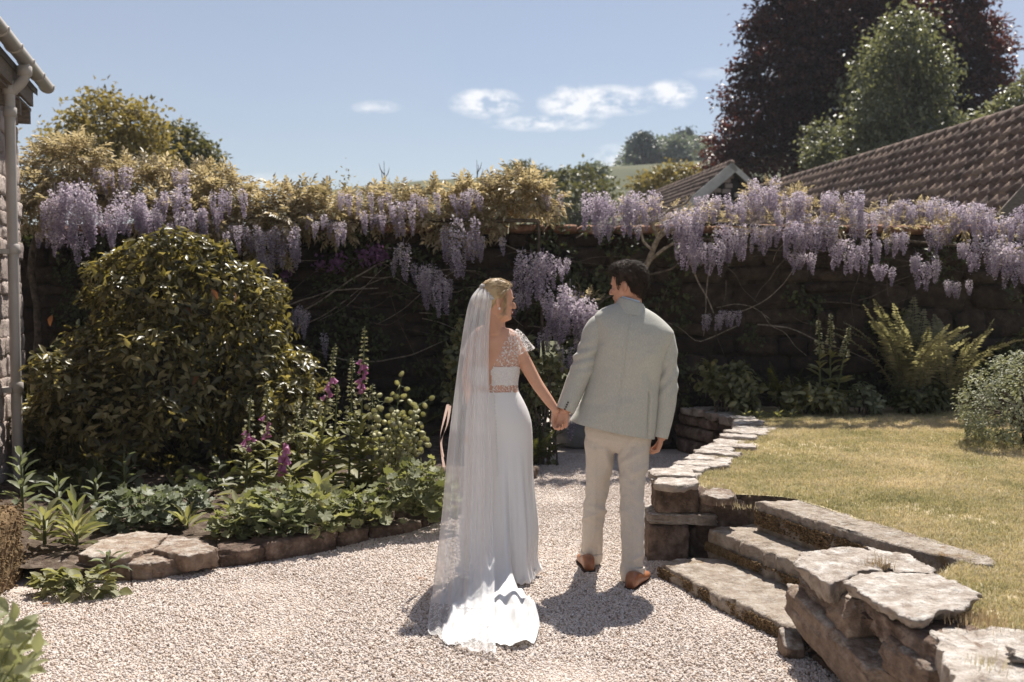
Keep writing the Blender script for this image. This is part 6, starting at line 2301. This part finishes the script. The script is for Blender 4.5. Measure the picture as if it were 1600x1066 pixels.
for pts, rad, sd in (([P(948, 503, 5.72), P(934, 514, 5.72), P(922, 545, 5.715), P(912, 572, 5.705), P(900, 600, 5.69), P(883, 642, 5.66)], [.058, .072, .072, .069, .063, .053], 1), ([P(1030, 516, 5.72), P(1037, 528, 5.72), P(1041, 555, 5.72), P(1042, 590, 5.72), P(1041, 622, 5.71), P(1036, 660, 5.70), P(1031, 684, 5.69)], [.056, .064, .066, .063, .060, .051, .042], 2)):
    t = B()
    tube(t, pts, rad, n=40, k=70, cap=False)
    V = np.concatenate(t.V)
    c = np.repeat(catmull([tuple(p) for p in pts], 70), 40, 0)
    tt = np.repeat(np.linspace(0, 1, 70), 40)
    o_ = nrmz(V - c)
    bend = np.exp(-((tt - .5) / .16) ** 2)
    V = V + o_ * ((wrinkle(V, .006, 8, (1, 1, 1.4), 20 * sd, 2) * (.4 + bend)) + .0065 * np.sin(tt * 46 + 6 * o_[:, 0] + 3 * o_[:, 2]) * bend)[:, None]
    V = V.reshape(70, 40, 3)
    cc = c.reshape(70, 40, 3)
    inn = [V[-1] + (cc[-1] - V[-1]) * .06, V[-1] + (cc[-1] - V[-1]) * .10 + (cc[-8] - cc[-1]) * .8]
    b = B()
    add_grid(b, np.concatenate([V, np.array(inn)]), True)
    b.build('sleeve', m_suit, jk)
for pts in ([(887.5, 629), (886, 632.5), (884.4, 636), (882.6, 639.5)],):
    for u, v in pts:
        b = B()
        ball(b, P(u, v, 5.603), (.0052, .0032, .0052))
        b.build('button', m_button, jk)
for u, v in ((1046, 669), (1044.8, 673), (1043.5, 677)):
    b = B()
    ball(b, P(u, v, 5.672), (.004, .004, .004))
    b.build('button', m_button, jk)
# turned-down collar
b = B()
n, m = 8, 60
a = np.linspace(0, 2 * math.pi, m, endpoint=False)
cc0 = np.array(P(986, 477.5, 5.725))
V = []
for k, (dz, rx, ry) in enumerate(((-.052, .116, .106), (-.022, .098, .092), (.008, .080, .078), (.026, .072, .070), (.031, .068, .066), (.026, .065, .063), (-.01, .066, .064))):
    V.append(np.stack([cc0[0] + rx * np.cos(a), cc0[1] + ry * np.sin(a), cc0[2] + dz - .020 * np.cos(a) - .030 * np.clip(np.sin(a), 0, 1)], -1))
add_grid(b, np.array(V), True)
b.build('collar', m_suit, jk)
b = B()
V = [np.stack([cc0[0] - .002 + r * np.cos(a), cc0[1] + r * np.sin(a), cc0[2] + dz - .016 * np.cos(a) - .02 * np.clip(np.sin(a), 0, 1)], -1) for dz, r in ((-.01, .066), (.02, .062), (.040, .0605), (.040, .058), (.01, .058))]
add_grid(b, np.array(V), True)
b.build('shirt_collar', m_shirt, man)

b = B()
limb(b, [P(938, 662, 5.74), P(996, 672, 5.72)], [.092, .095])
limb(b, [P(939, 672, 5.74), P(993, 684, 5.72)], [.098, .098])
limb(b, [P(950, 684, 5.75), P(972, 690, 5.735)], [.075, .075])
limb(b, [P(937, 690, 5.76), P(937, 720, 5.80), P(934, 752, 5.845), P(931, 785, 5.875), P(927, 820, 5.92), P(925, 862, 5.985), P(924, 874, 6.0)], [.092, .082, .073, .066, .065, .064, .056])
limb(b, [P(991, 695, 5.72), P(989, 730, 5.70), P(988, 765, 5.685), P(988.5, 800, 5.67), P(989, 840, 5.645), P(988, 884, 5.62), P(988.5, 902, 5.61)], [.094, .082, .073, .069, .068, .066, .054])
V, F = remesh(b, .0065, 6, [m_trouser])
u_, v_ = proj(V)
cx = np.where(u_ < 962, 930, 989)
dv = np.zeros(len(V))
amp = np.clip((v_ - 690) / 60, .3, 1)
dv += wrinkle(V, .008, 6.5, (1, 1, .8), 40) * amp + wrinkle(V, .006, 12, (1, 1, 1.7), 47) * amp
for (fu, fv, du, dv_, wd_, am) in ((975, 705, -.6, .8, 4, .010), (992, 712, .85, -.5, 5, .010), (1000, 735, .9, -.45, 5, .008), (985, 745, .8, .6, 6, -.007), (948, 715, .25, .95, 5, .009), (935, 795, .95, .3, 5, .010), (922, 808, .9, -.4, 4, .008), (980, 800, .7, .7, 6, .009), (992, 835, .5, .85, 6, .007), (1000, 870, .9, -.4, 4, .009), (985, 890, .95, .3, 3.5, .010), (922, 855, .95, .3, 3.5, .010)):
    s_ = (u_ - fu) * dv_ - (v_ - fv) * du
    al = (u_ - fu) * du + (v_ - fv) * dv_
    dv += am * np.exp(-(s_ / wd_) ** 2 - (al / 26) ** 2)
side = np.where(u_ < 962, -1, 1)
dv += .004 * np.exp(-((u_ - cx) / 2.2) ** 2) * (v_ > 700)                      # pressed crease
cxy = np.where((u_ < 962)[:, None], np.array([[P(931, 785, 5.87).x, 5.87]]), np.array([[P(989, 800, 5.67).x, 5.67]]))
o_ = nrmz(np.column_stack([V[:, :2] - cxy, np.zeros(len(V))]))
b = B()
b.add(V + o_ * dv[:, None], F)
tr = b.build('trousers', m_trouser, man)
for pts, rad in (([P(924.5, 860, 5.985), P(924, 871, 5.995), P(923.8, 877, 6.0)], [.071, .068, .062]), ([P(988, 886, 5.62), P(988.3, 900, 5.612), P(988.6, 906.5, 5.61)], [.073, .069, .062])):
    t = B()
    tube(t, pts, rad, n=30, k=12, cap=False)
    V = np.concatenate(t.V)
    V = V + wrinkle(V, .006, 14, (1, 1, 1), 60)[:, None] * np.array([1, 1, .3])
    V = V.reshape(12, 30, 3)
    c = V.mean(1, keepdims=True)
    b = B()
    add_grid(b, np.concatenate([V[:1] + (c[:1] - V[:1]) * .12, V, V[-1:] + (c[-1:] - V[-1:]) * .08, V[-1:] + (c[-1:] - V[-1:]) * .12 + np.array([0, 0, .03])]), True)
    b.build('turn_up', m_trouser, tr)


def shoe(heel, ang, name='shoe'):
    M = Matrix.Translation(heel) @ Matrix.Rotation(ang, 4, 'Z')
    st_ = [(0.0, .030, .075, .0), (.03, .037, .088, .0), (.07, .039, .085, .0), (.12, .041, .070, .0), (.17, .048, .055, .0), (.22, .049, .046, .0), (.26, .041, .040, 0), (.285, .024, .030, 0), (.295, .006, .02, 0)]
    T = catmull(np.array(st_), 30)
    a = np.linspace(0, 2 * math.pi, 26, endpoint=False)
    V = []
    for y, w, h, z in T:
        c, s = np.cos(a), np.sin(a)
        V.append(np.stack([w * np.sign(c) * np.abs(c) ** .75, np.full(26, y), .012 + h * .5 + h * .5 * np.sign(s) * np.abs(s) ** .7], -1))
    b = B()
    add_grid(b, xf(M, np.array(V).reshape(-1, 3)).reshape(30, 26, 3), True, (True, True))
    o = b.build(name, m_shoe, man)
    b = B()
    V = []
    for z in (0.0, .016):
        ow = np.concatenate([T[:, 1] + .004, -(T[::-1, 1] + .004)])
        oy = np.concatenate([T[:, 0] - .002, T[::-1, 0] - .002])
        V.append(np.stack([ow, oy, np.full(len(ow), z)], -1))
    V = np.array(V)
    m = V.shape[1]
    b.add(xf(M, V.reshape(-1, 3)), [gridF(m, 2, True)])
    Vf = xf(M, V.reshape(-1, 3))
    b.add(Vf, [np.array([[i, i + 1, m - 2 - i, m - 1 - i] for i in range(m // 2 - 1)])[:, ::-1], np.array([[m + i, m + i + 1, 2 * m - 2 - i, 2 * m - 1 - i] for i in range(m // 2 - 1)])])
    b.build('sole', m_sole, o)


hl_, hr_ = G(921, 896.5), G(984.5, 924.5)
shoe((hl_.x, hl_.y, .002), .06)
shoe((hr_.x, hr_.y, .002), -.42)

# ---------------------------------------------------------------- woman
woman = thing('person', 'blond woman in white lace backed wedding dress with long veil and train, smiling', 'person', G(775, 905))
WH = head_matrix(P(777, 470.5, 5.70), (.955, .295, 0), tilt=-.05, roll=-.04, s=.95)
DW = 5.72
trow = [(754, 508, 799, 514, DW, .052), (744, 514, 806, 520, DW, .066), (737, 524, 812, 528, DW, .080), (734, 540, 814, 543, DW, .092), (735, 560, 813, 561, DW, .100), (735, 580, 811, 580, DW, .098), (737, 604, 808, 602, DW, .092), (735, 622, 813, 621, DW, .096), (729, 650, 825, 650, DW, .112), (725, 690, 832, 690, DW, .122)]
b = B()
build_head(b, WH, True)
limb(b, [P(775, 492, 5.71), P(774, 515, 5.72)], [.046, .060])
TG = ring_loft(trow, 150, 190, 2.2)
add_grid(b, TG, True, (True, True))
limb(b, [P(802, 536, 5.72), P(820, 566, 5.71), P(838, 598, 5.695), P(856, 624, 5.675), P(868.5, 641, 5.665)], [.046, .041, .035, .030, .0225])
limb(b, [P(742, 538, 5.73), P(731, 590, 5.80), P(735, 632, 5.98)], [.044, .036, .026])
hand(b, P(868.5, 641, 5.668), (.30, .02, -1), (-.1, 1, .15), -1, .86, fan=[(.6, .9, .7), (.7, 1.0, .7), (.8, 1.0, .7), (.9, 1.0, .7)], thumb=(.45, .5))
hand(b, P(735, 632, 5.98), (.2, .9, -.2), (0, .2, 1), 1, .86, curl=(.7, .9, .6))
limb(b, [P(752, 690, 5.72), P(752, 790, 5.72), P(752, 880, 5.76)], [.075, .05, .035])
limb(b, [P(802, 690, 5.72), P(800, 790, 5.72), P(798, 880, 5.74)], [.075, .05, .035])
body_part(b, woman, .0042, 3, m_skin)
hl_w = [(-.12, -.085), (-.06, -.06), (-.03, -.025), (-.005, .0), (.02, .03), (.04, .056), (.06, .074), (.10, .084)]
sh_, g, mv, nr = hair_shell(WH, hl_w, .015, 8.0, m_blond, .25)
gg, mm_, nn_ = g.reshape(-1, 3), mv.reshape(-1), nr.reshape(-1, 3)
ok = np.where(mm_ > .05)[0]
for i in HR.choice(ok, 1100):
    p, n0 = gg[i], nn_[i]
    goal = np.array([0, -.125, .0])
    d0 = nrmz(goal - p)
    d0 = nrmz(d0 - n0 * (d0 @ n0) + n0 * .22 + HR.normal(size=3) * .07)
    d1 = nrmz(goal - p - n0 * .2 + HR.normal(size=3) * .08)
    L = min(.085, np.linalg.norm(goal - p) * .75)
    lock(sh_, WH, p + n0 * .012, (d0, d1), L, .0026, rnd=HR.random(), k=6, n=3)
ball(sh_, xf(WH, [(0, -.118, .0)])[0], (.042, .045, .042), nu=20, nv=14)
# loose waves framing the face and beside the ear
for (r, e, L, cu, cn) in (((.074, .030, .045), (-.05, -.25, -1), .17, .010, 1.5), ((.076, .02, .02), (.05, -.45, -.9), .16, .014, 1.4), ((.078, .028, .01), (.0, -.35, -1), .14, .012, 1.6), ((-.072, .055, .045), (.1, .25, -1), .18, .014, 1.5), ((-.074, .04, .03), (-.1, .3, -1), .19, .013, 1.4)):
    for k in range(6):
        rr = np.array(r) + HR.normal(size=3) * .005
        lock(sh_, WH, rr, (np.array([np.sign(r[0]) * .35, .05, -.7]), np.array(e) + HR.normal(size=3) * .06), L * (.85 + .25 * HR.random()), .0026, rnd=HR.random(), k=16, n=4, curl=cu, curln=cn)
for k in range(60):                                    # swept fringe
    t = HR.random()
    rr = np.array([.025 + .045 * t, .070 - .045 * t, .092 - .035 * t]) + HR.normal(size=3) * .004
    lock(sh_, WH, rr, (np.array([.75, .15, .35]), np.array([.5, -.95, -.7])), .085, .0026, rnd=.4 + .6 * HR.random(), k=8, n=4)
sh_.build('hair', m_blond, woman)
R3 = WH.to_3x3().normalized()
b = B()
for s in (-1, 1):
    pass
for s in (-1, 1):
    b = B()
    ball(b, xf(WH, [(s * .031, .0862, .001)])[0], (.0115, .006, .0045), R3)
    b.build('eye', m_eye, woman)
    b = B()
    ball(b, xf(WH, [(s * .032, .0915, .0215)])[0], (.015, .004, .0028), R3)
    b.build('eyebrow', m_blond, woman)
b = B()
ball(b, xf(WH, [(0, .0935, -.0565)])[0], (.025, .0075, .0042), R3)
ball(b, xf(WH, [(0, .0915, -.0715)])[0], (.022, .0075, .0048), R3)
mo = b.build('lips', m_lip, woman)
b = B()
ball(b, xf(WH, [(0, .0925, -.0635)])[0], (.021, .0065, .0055), R3)
b.build('teeth', m_teeth, woman)
b = B()
ball(b, xf(WH, [(.0865, -.010, -.048)])[0], (.006, .006, .008))
b.build('earring', m_pearl, woman)

# dress
c0 = TG.mean(1, keepdims=True)
o_ = nrmz((TG - c0) * np.array([1, 1, 0]))


def shell(off, rows_mask):
    g_ = TG + o_ * off
    b = B()
    add_grid(b, g_, True, mask=rows_mask)
    return b


Uu, Vv = proj(TG.reshape(-1, 3))
Uu, Vv = Uu.reshape(150, 190), Vv.reshape(150, 190)
backside = TG[..., 1] < DW
vr = np.interp(Vv, [505, 520, 580], [797, 793, 767])
vl_ = np.interp(Vv, [505, 520, 580], [748, 745, 764])
openv = backside & (Uu < vr) & (Uu > vl_)
openf = ~backside & (Vv < 530) & (np.abs(Uu - 775) < 26)
dress_b = shell(.006, (Vv > 573) & (Vv < 603) & ~openv)
dress = dress_b.build('dress', m_bodice, woman)
shell(.0045, (Vv < 577) & (Vv > 507) & ~openv & ~openf).build('lace_top', m_lace, dress)
shell(.0045, (Vv > 599) & (Vv < 614)).build('waist_lace', m_lace, dress)
for pts, rad, s in (([P(799, 520, 5.72), P(806, 530, 5.72), P(813, 543, 5.715), P(818, 553, 5.71)], [.040, .056, .064, .073], 1), ([P(748, 522, 5.73), P(742, 534, 5.74), P(738, 548, 5.76), P(736, 556, 5.77)], [.036, .046, .052, .056], -1)):
    t = B()
    tube(t, pts, rad, n=40, k=20, cap=False)
    V = np.concatenate(t.V).reshape(20, 40, 3)
    a = np.linspace(0, 2 * math.pi, 40, endpoint=False)
    c = V.mean(1, keepdims=True)
    k = np.linspace(0, 1, 20)[:, None, None]
    V = V + nrmz(V - c) * (.010 * np.sin(a * 7)[None, :, None] * k ** 2)
    b = B()
    add_grid(b, V, True)
    b.build('sleeve', m_lace, dress)
# skirt and train: each column falls from the waist, over the hip, to the ground and (behind) out along the gravel
bc = P(779, 690, DW)
bx, by = bc.x, bc.y
na, nr_ = 220, 110
th = np.linspace(-math.pi, math.pi, na, endpoint=False)
th = th - .62 * np.sin(th)                              # more columns at the back
Rr = np.zeros(na)
for i, t in enumerate(th):                              # angle from straight behind, towards image right
    k1 = np.clip((.46 - abs(t + .02)) / .30, 0, 1)
    k1 = k1 * k1 * (3 - 2 * k1)
    e = .225 + .93 * k1
    e *= 1 + .03 * math.sin(t * 23) * k1
    Rr[i] = e
wz = P(775, 611, DW).z
hz_ = P(775, 690, DW).z
rows = []
wa = ring_loft([(737, 611, 809, 611, DW, .094)] * 2, 2, 8, 2.2)
for j in range(nr_):
    s = j / (nr_ - 1)
    V = np.zeros((na, 3))
    for i, t in enumerate(th):
        dxh, dyh = math.sin(t), -math.cos(t)

        def ell(a_, b_):
            return 1 / math.sqrt((dxh / a_) ** 2 + (dyh / b_) ** 2)
        r_w, r_h, r_k = ell(.135, .098), ell(.198, .138), ell(.198, .165)
        rt = Rr[i]
        pull = np.clip((rt - .26) / .9, 0, 1)
        kp = [(r_w, wz), (r_w + (r_h - r_w) * .75, wz - .13), (r_h, hz_), (r_k + .01 * pull, .58), (r_k + .02 + .07 * pull, .30), (.205 + .16 * pull, .12 + .02 * pull), (.225 + .36 * pull, .016 + .035 * pull), (.225 + .62 * pull, .016 + .008 * pull), (rt, .010)]
        V[i] = (0, 0, 0)
        if j == 0:
            pass
        kpa = np.array(kp)
        x = s * (len(kp) - 1)
        i0 = min(int(x), len(kp) - 2)
        f = x - i0
        p0, p1, p2, p3 = kpa[max(i0 - 1, 0)], kpa[i0], kpa[i0 + 1], kpa[min(i0 + 2, len(kp) - 1)]
        rz = .5 * (2 * p1 + (p2 - p0) * f + (2 * p0 - 5 * p1 + 4 * p2 - p3) * f * f + (3 * p1 - p0 - 3 * p2 + p3) * f ** 3)
        low = np.clip((s - .25) / .5, 0, 1)
        fold = (.022 * math.sin(t * 9 + 1.2 * math.sin(t * 3)) + .013 * math.sin(t * 21 + 2 + 3 * s)) * low * (1 - .5 * np.clip((s - .75) * 4, 0, 1))
        rr = rz[0] + fold
        zz = max(rz[1], .010)
        if s > .62:
            w = np.clip((s - .62) * 5, 0, 1)
            pl = (abs(noise.noise((rr * dxh * 15, rr * dyh * 4.5, 2.0))) * .085 + abs(noise.noise((t * 13, rr * 2, 5.0))) * .06) * w * (1 - .6 * np.clip((s - .93) * 12, 0, 1))
            zz += pl + w * .015 * (1 + math.sin(rr * dxh * 62 + 3.5 * noise.noise((rr * dyh * 2.2, t * 3, 7.0)) + 1.0)) * min(1, pull * 2) * (1 - .5 * np.clip((s - .95) * 20, 0, 1))
        V[i] = (bx + rr * dxh + (wa[0].mean(0)[0] - bx) * max(0, 1 - s * 6), by + rr * dyh, zz)
    rows.append(V)
SK = np.array(rows)
b = B()
add_grid(b, SK, True)
sk = b.build('skirt', m_satin, dress)
for k in range(30):                                     # covered buttons down the back
    v = 580 + k * 5.6
    u = np.interp(v, [580, 610, 650, 745], [768, 771, 774, 778])
    d = np.interp(v, [580, 604, 625, 650, 690, 745], [DW - .112, DW - .106, DW - .11, DW - .128, DW - .146, DW - .17])
    b = B()
    ball(b, P(u, v, d), .0052, nu=8, nv=6)
    b.build('button', m_satin, dress)

# veil
na, ns = 70, 130
Lc = catmull([tuple(p) for p in (P(747, 451, 5.66), P(735, 468, 5.60), P(727, 500, 5.57), P(720, 545, 5.53), P(711, 610, 5.47), P(700, 700, 5.40), P(692, 790, 5.31), P(683, 870, 5.20))] + [tuple(G(676, 925, .10)), tuple(G(671, 965, .03)), tuple(G(669, 992, .022))], ns)
Rc = catmull([tuple(p) for p in (P(767, 449, 5.66), P(768, 468, 5.60), P(765, 500, 5.58), P(763, 545, 5.56), P(764, 610, 5.53), P(768, 700, 5.475), P(770, 790, 5.40), P(772, 870, 5.24))] + [tuple(G(772, 930, .13)), tuple(G(772, 985, .07)), tuple(G(775, 1026, .028))], ns)
V = np.zeros((ns, na, 3))
Wl = np.random.default_rng(12)
for j in range(ns):
    s = j / (ns - 1)
    f = np.linspace(0, 1, na)
    base_ = Lc[j][None] * (1 - f[:, None]) + Rc[j][None] * f[:, None]
    bow = np.sin(f * math.pi)
    up = np.clip((s - .80) / .15, 0, 1)
    amp = (.006 + .030 * min(1, s * 1.6)) * (1 - .6 * up)
    fo = amp * (np.sin(f * 27 + 1.5 * math.sin(s * 2)) * .6 + np.sin(f * 47 + 2 + s) * .35 + np.sin(f * 11 + 3) * .5)
    base_[:, 1] += (-.035 * bow * (1 - up) * min(1, s * 5 + .3) + fo * (1 - up))
    base_[:, 2] += .014 * bow * max(0, 1 - s * 10) + (np.abs(fo) * 1.2 + .006) * up
    if s > .93:
        base_[:, 1] -= .05 * bow * (s - .93) / .07
    V[j] = base_
b = B()
cut = ns - 22
add_grid(b, V[:cut + 1], False)
ve = b.build('veil', m_veil, woman)
b = B()
add_grid(b, V[cut:], False)
b.build('embroidered_border', m_veiledge, ve)
b = B()
e_ = np.concatenate([V[:, 0], V[-1, 1:]])
tube(b, e_[::2], .0022, n=4, cap=False)
tube(b, V[::2, -1], .0018, n=4, cap=False)
b.build('edging', m_veil, ve)
b = B()                                                 # comb of white flowers holding the veil
for k in range(34):
    f = k / 33
    p = np.array(P(752 + 17 * f, 446 + 22 * f * f, 5.655 - .05 * f)) + HR.normal(size=3) * .004
    ball(b, p, (.008, .005, .008), nu=7, nv=5)
b.build('hair_comb', m_bodice, woman)

# blush ribbon trailing from the bouquet she holds in front
b = B()
for pts in ([(700, 632), (694, 655), (688, 682), (690, 706), (694, 730)], [(703, 634), (699, 662), (690, 690), (692, 714)]):
    c = catmull([tuple(P(u, v, 5.62 + .02 * k)) for k, (u, v) in enumerate(pts)], 30)
    n = len(c)
    wv = np.stack([np.cos(np.linspace(0, 3, n)), np.sin(np.linspace(0, 3, n)) * .5, np.zeros(n)], -1) * .008
    b.add(np.stack([c - wv, c + wv], 1), gridF(2, n))
rb = b.build('ribbon', m_blush)
tag(rb, 'trailing blush pink ribbon hanging beside the veil', 'ribbon')

# ------------------------------------------------------------------ the air: faint summer haze
b = B()
box(b, (-320, -310, -1.1), (420, 345, 48))
m_haze = bpy.data.materials.new('haze')
m_haze.use_nodes = True
hn_, hl2 = m_haze.node_tree.nodes, m_haze.node_tree.links
hn_.clear()
ho = hn_.new('ShaderNodeOutputMaterial')
hv = hn_.new('ShaderNodeVolumePrincipled')
hv.inputs['Color'].default_value = (.86, .92, 1.0, 1)
hv.inputs['Density'].default_value = .0005
hl2.new(hv.outputs[0], ho.inputs['Volume'])
kind(b.build('haze', m_haze, smooth=False), 'stuff')
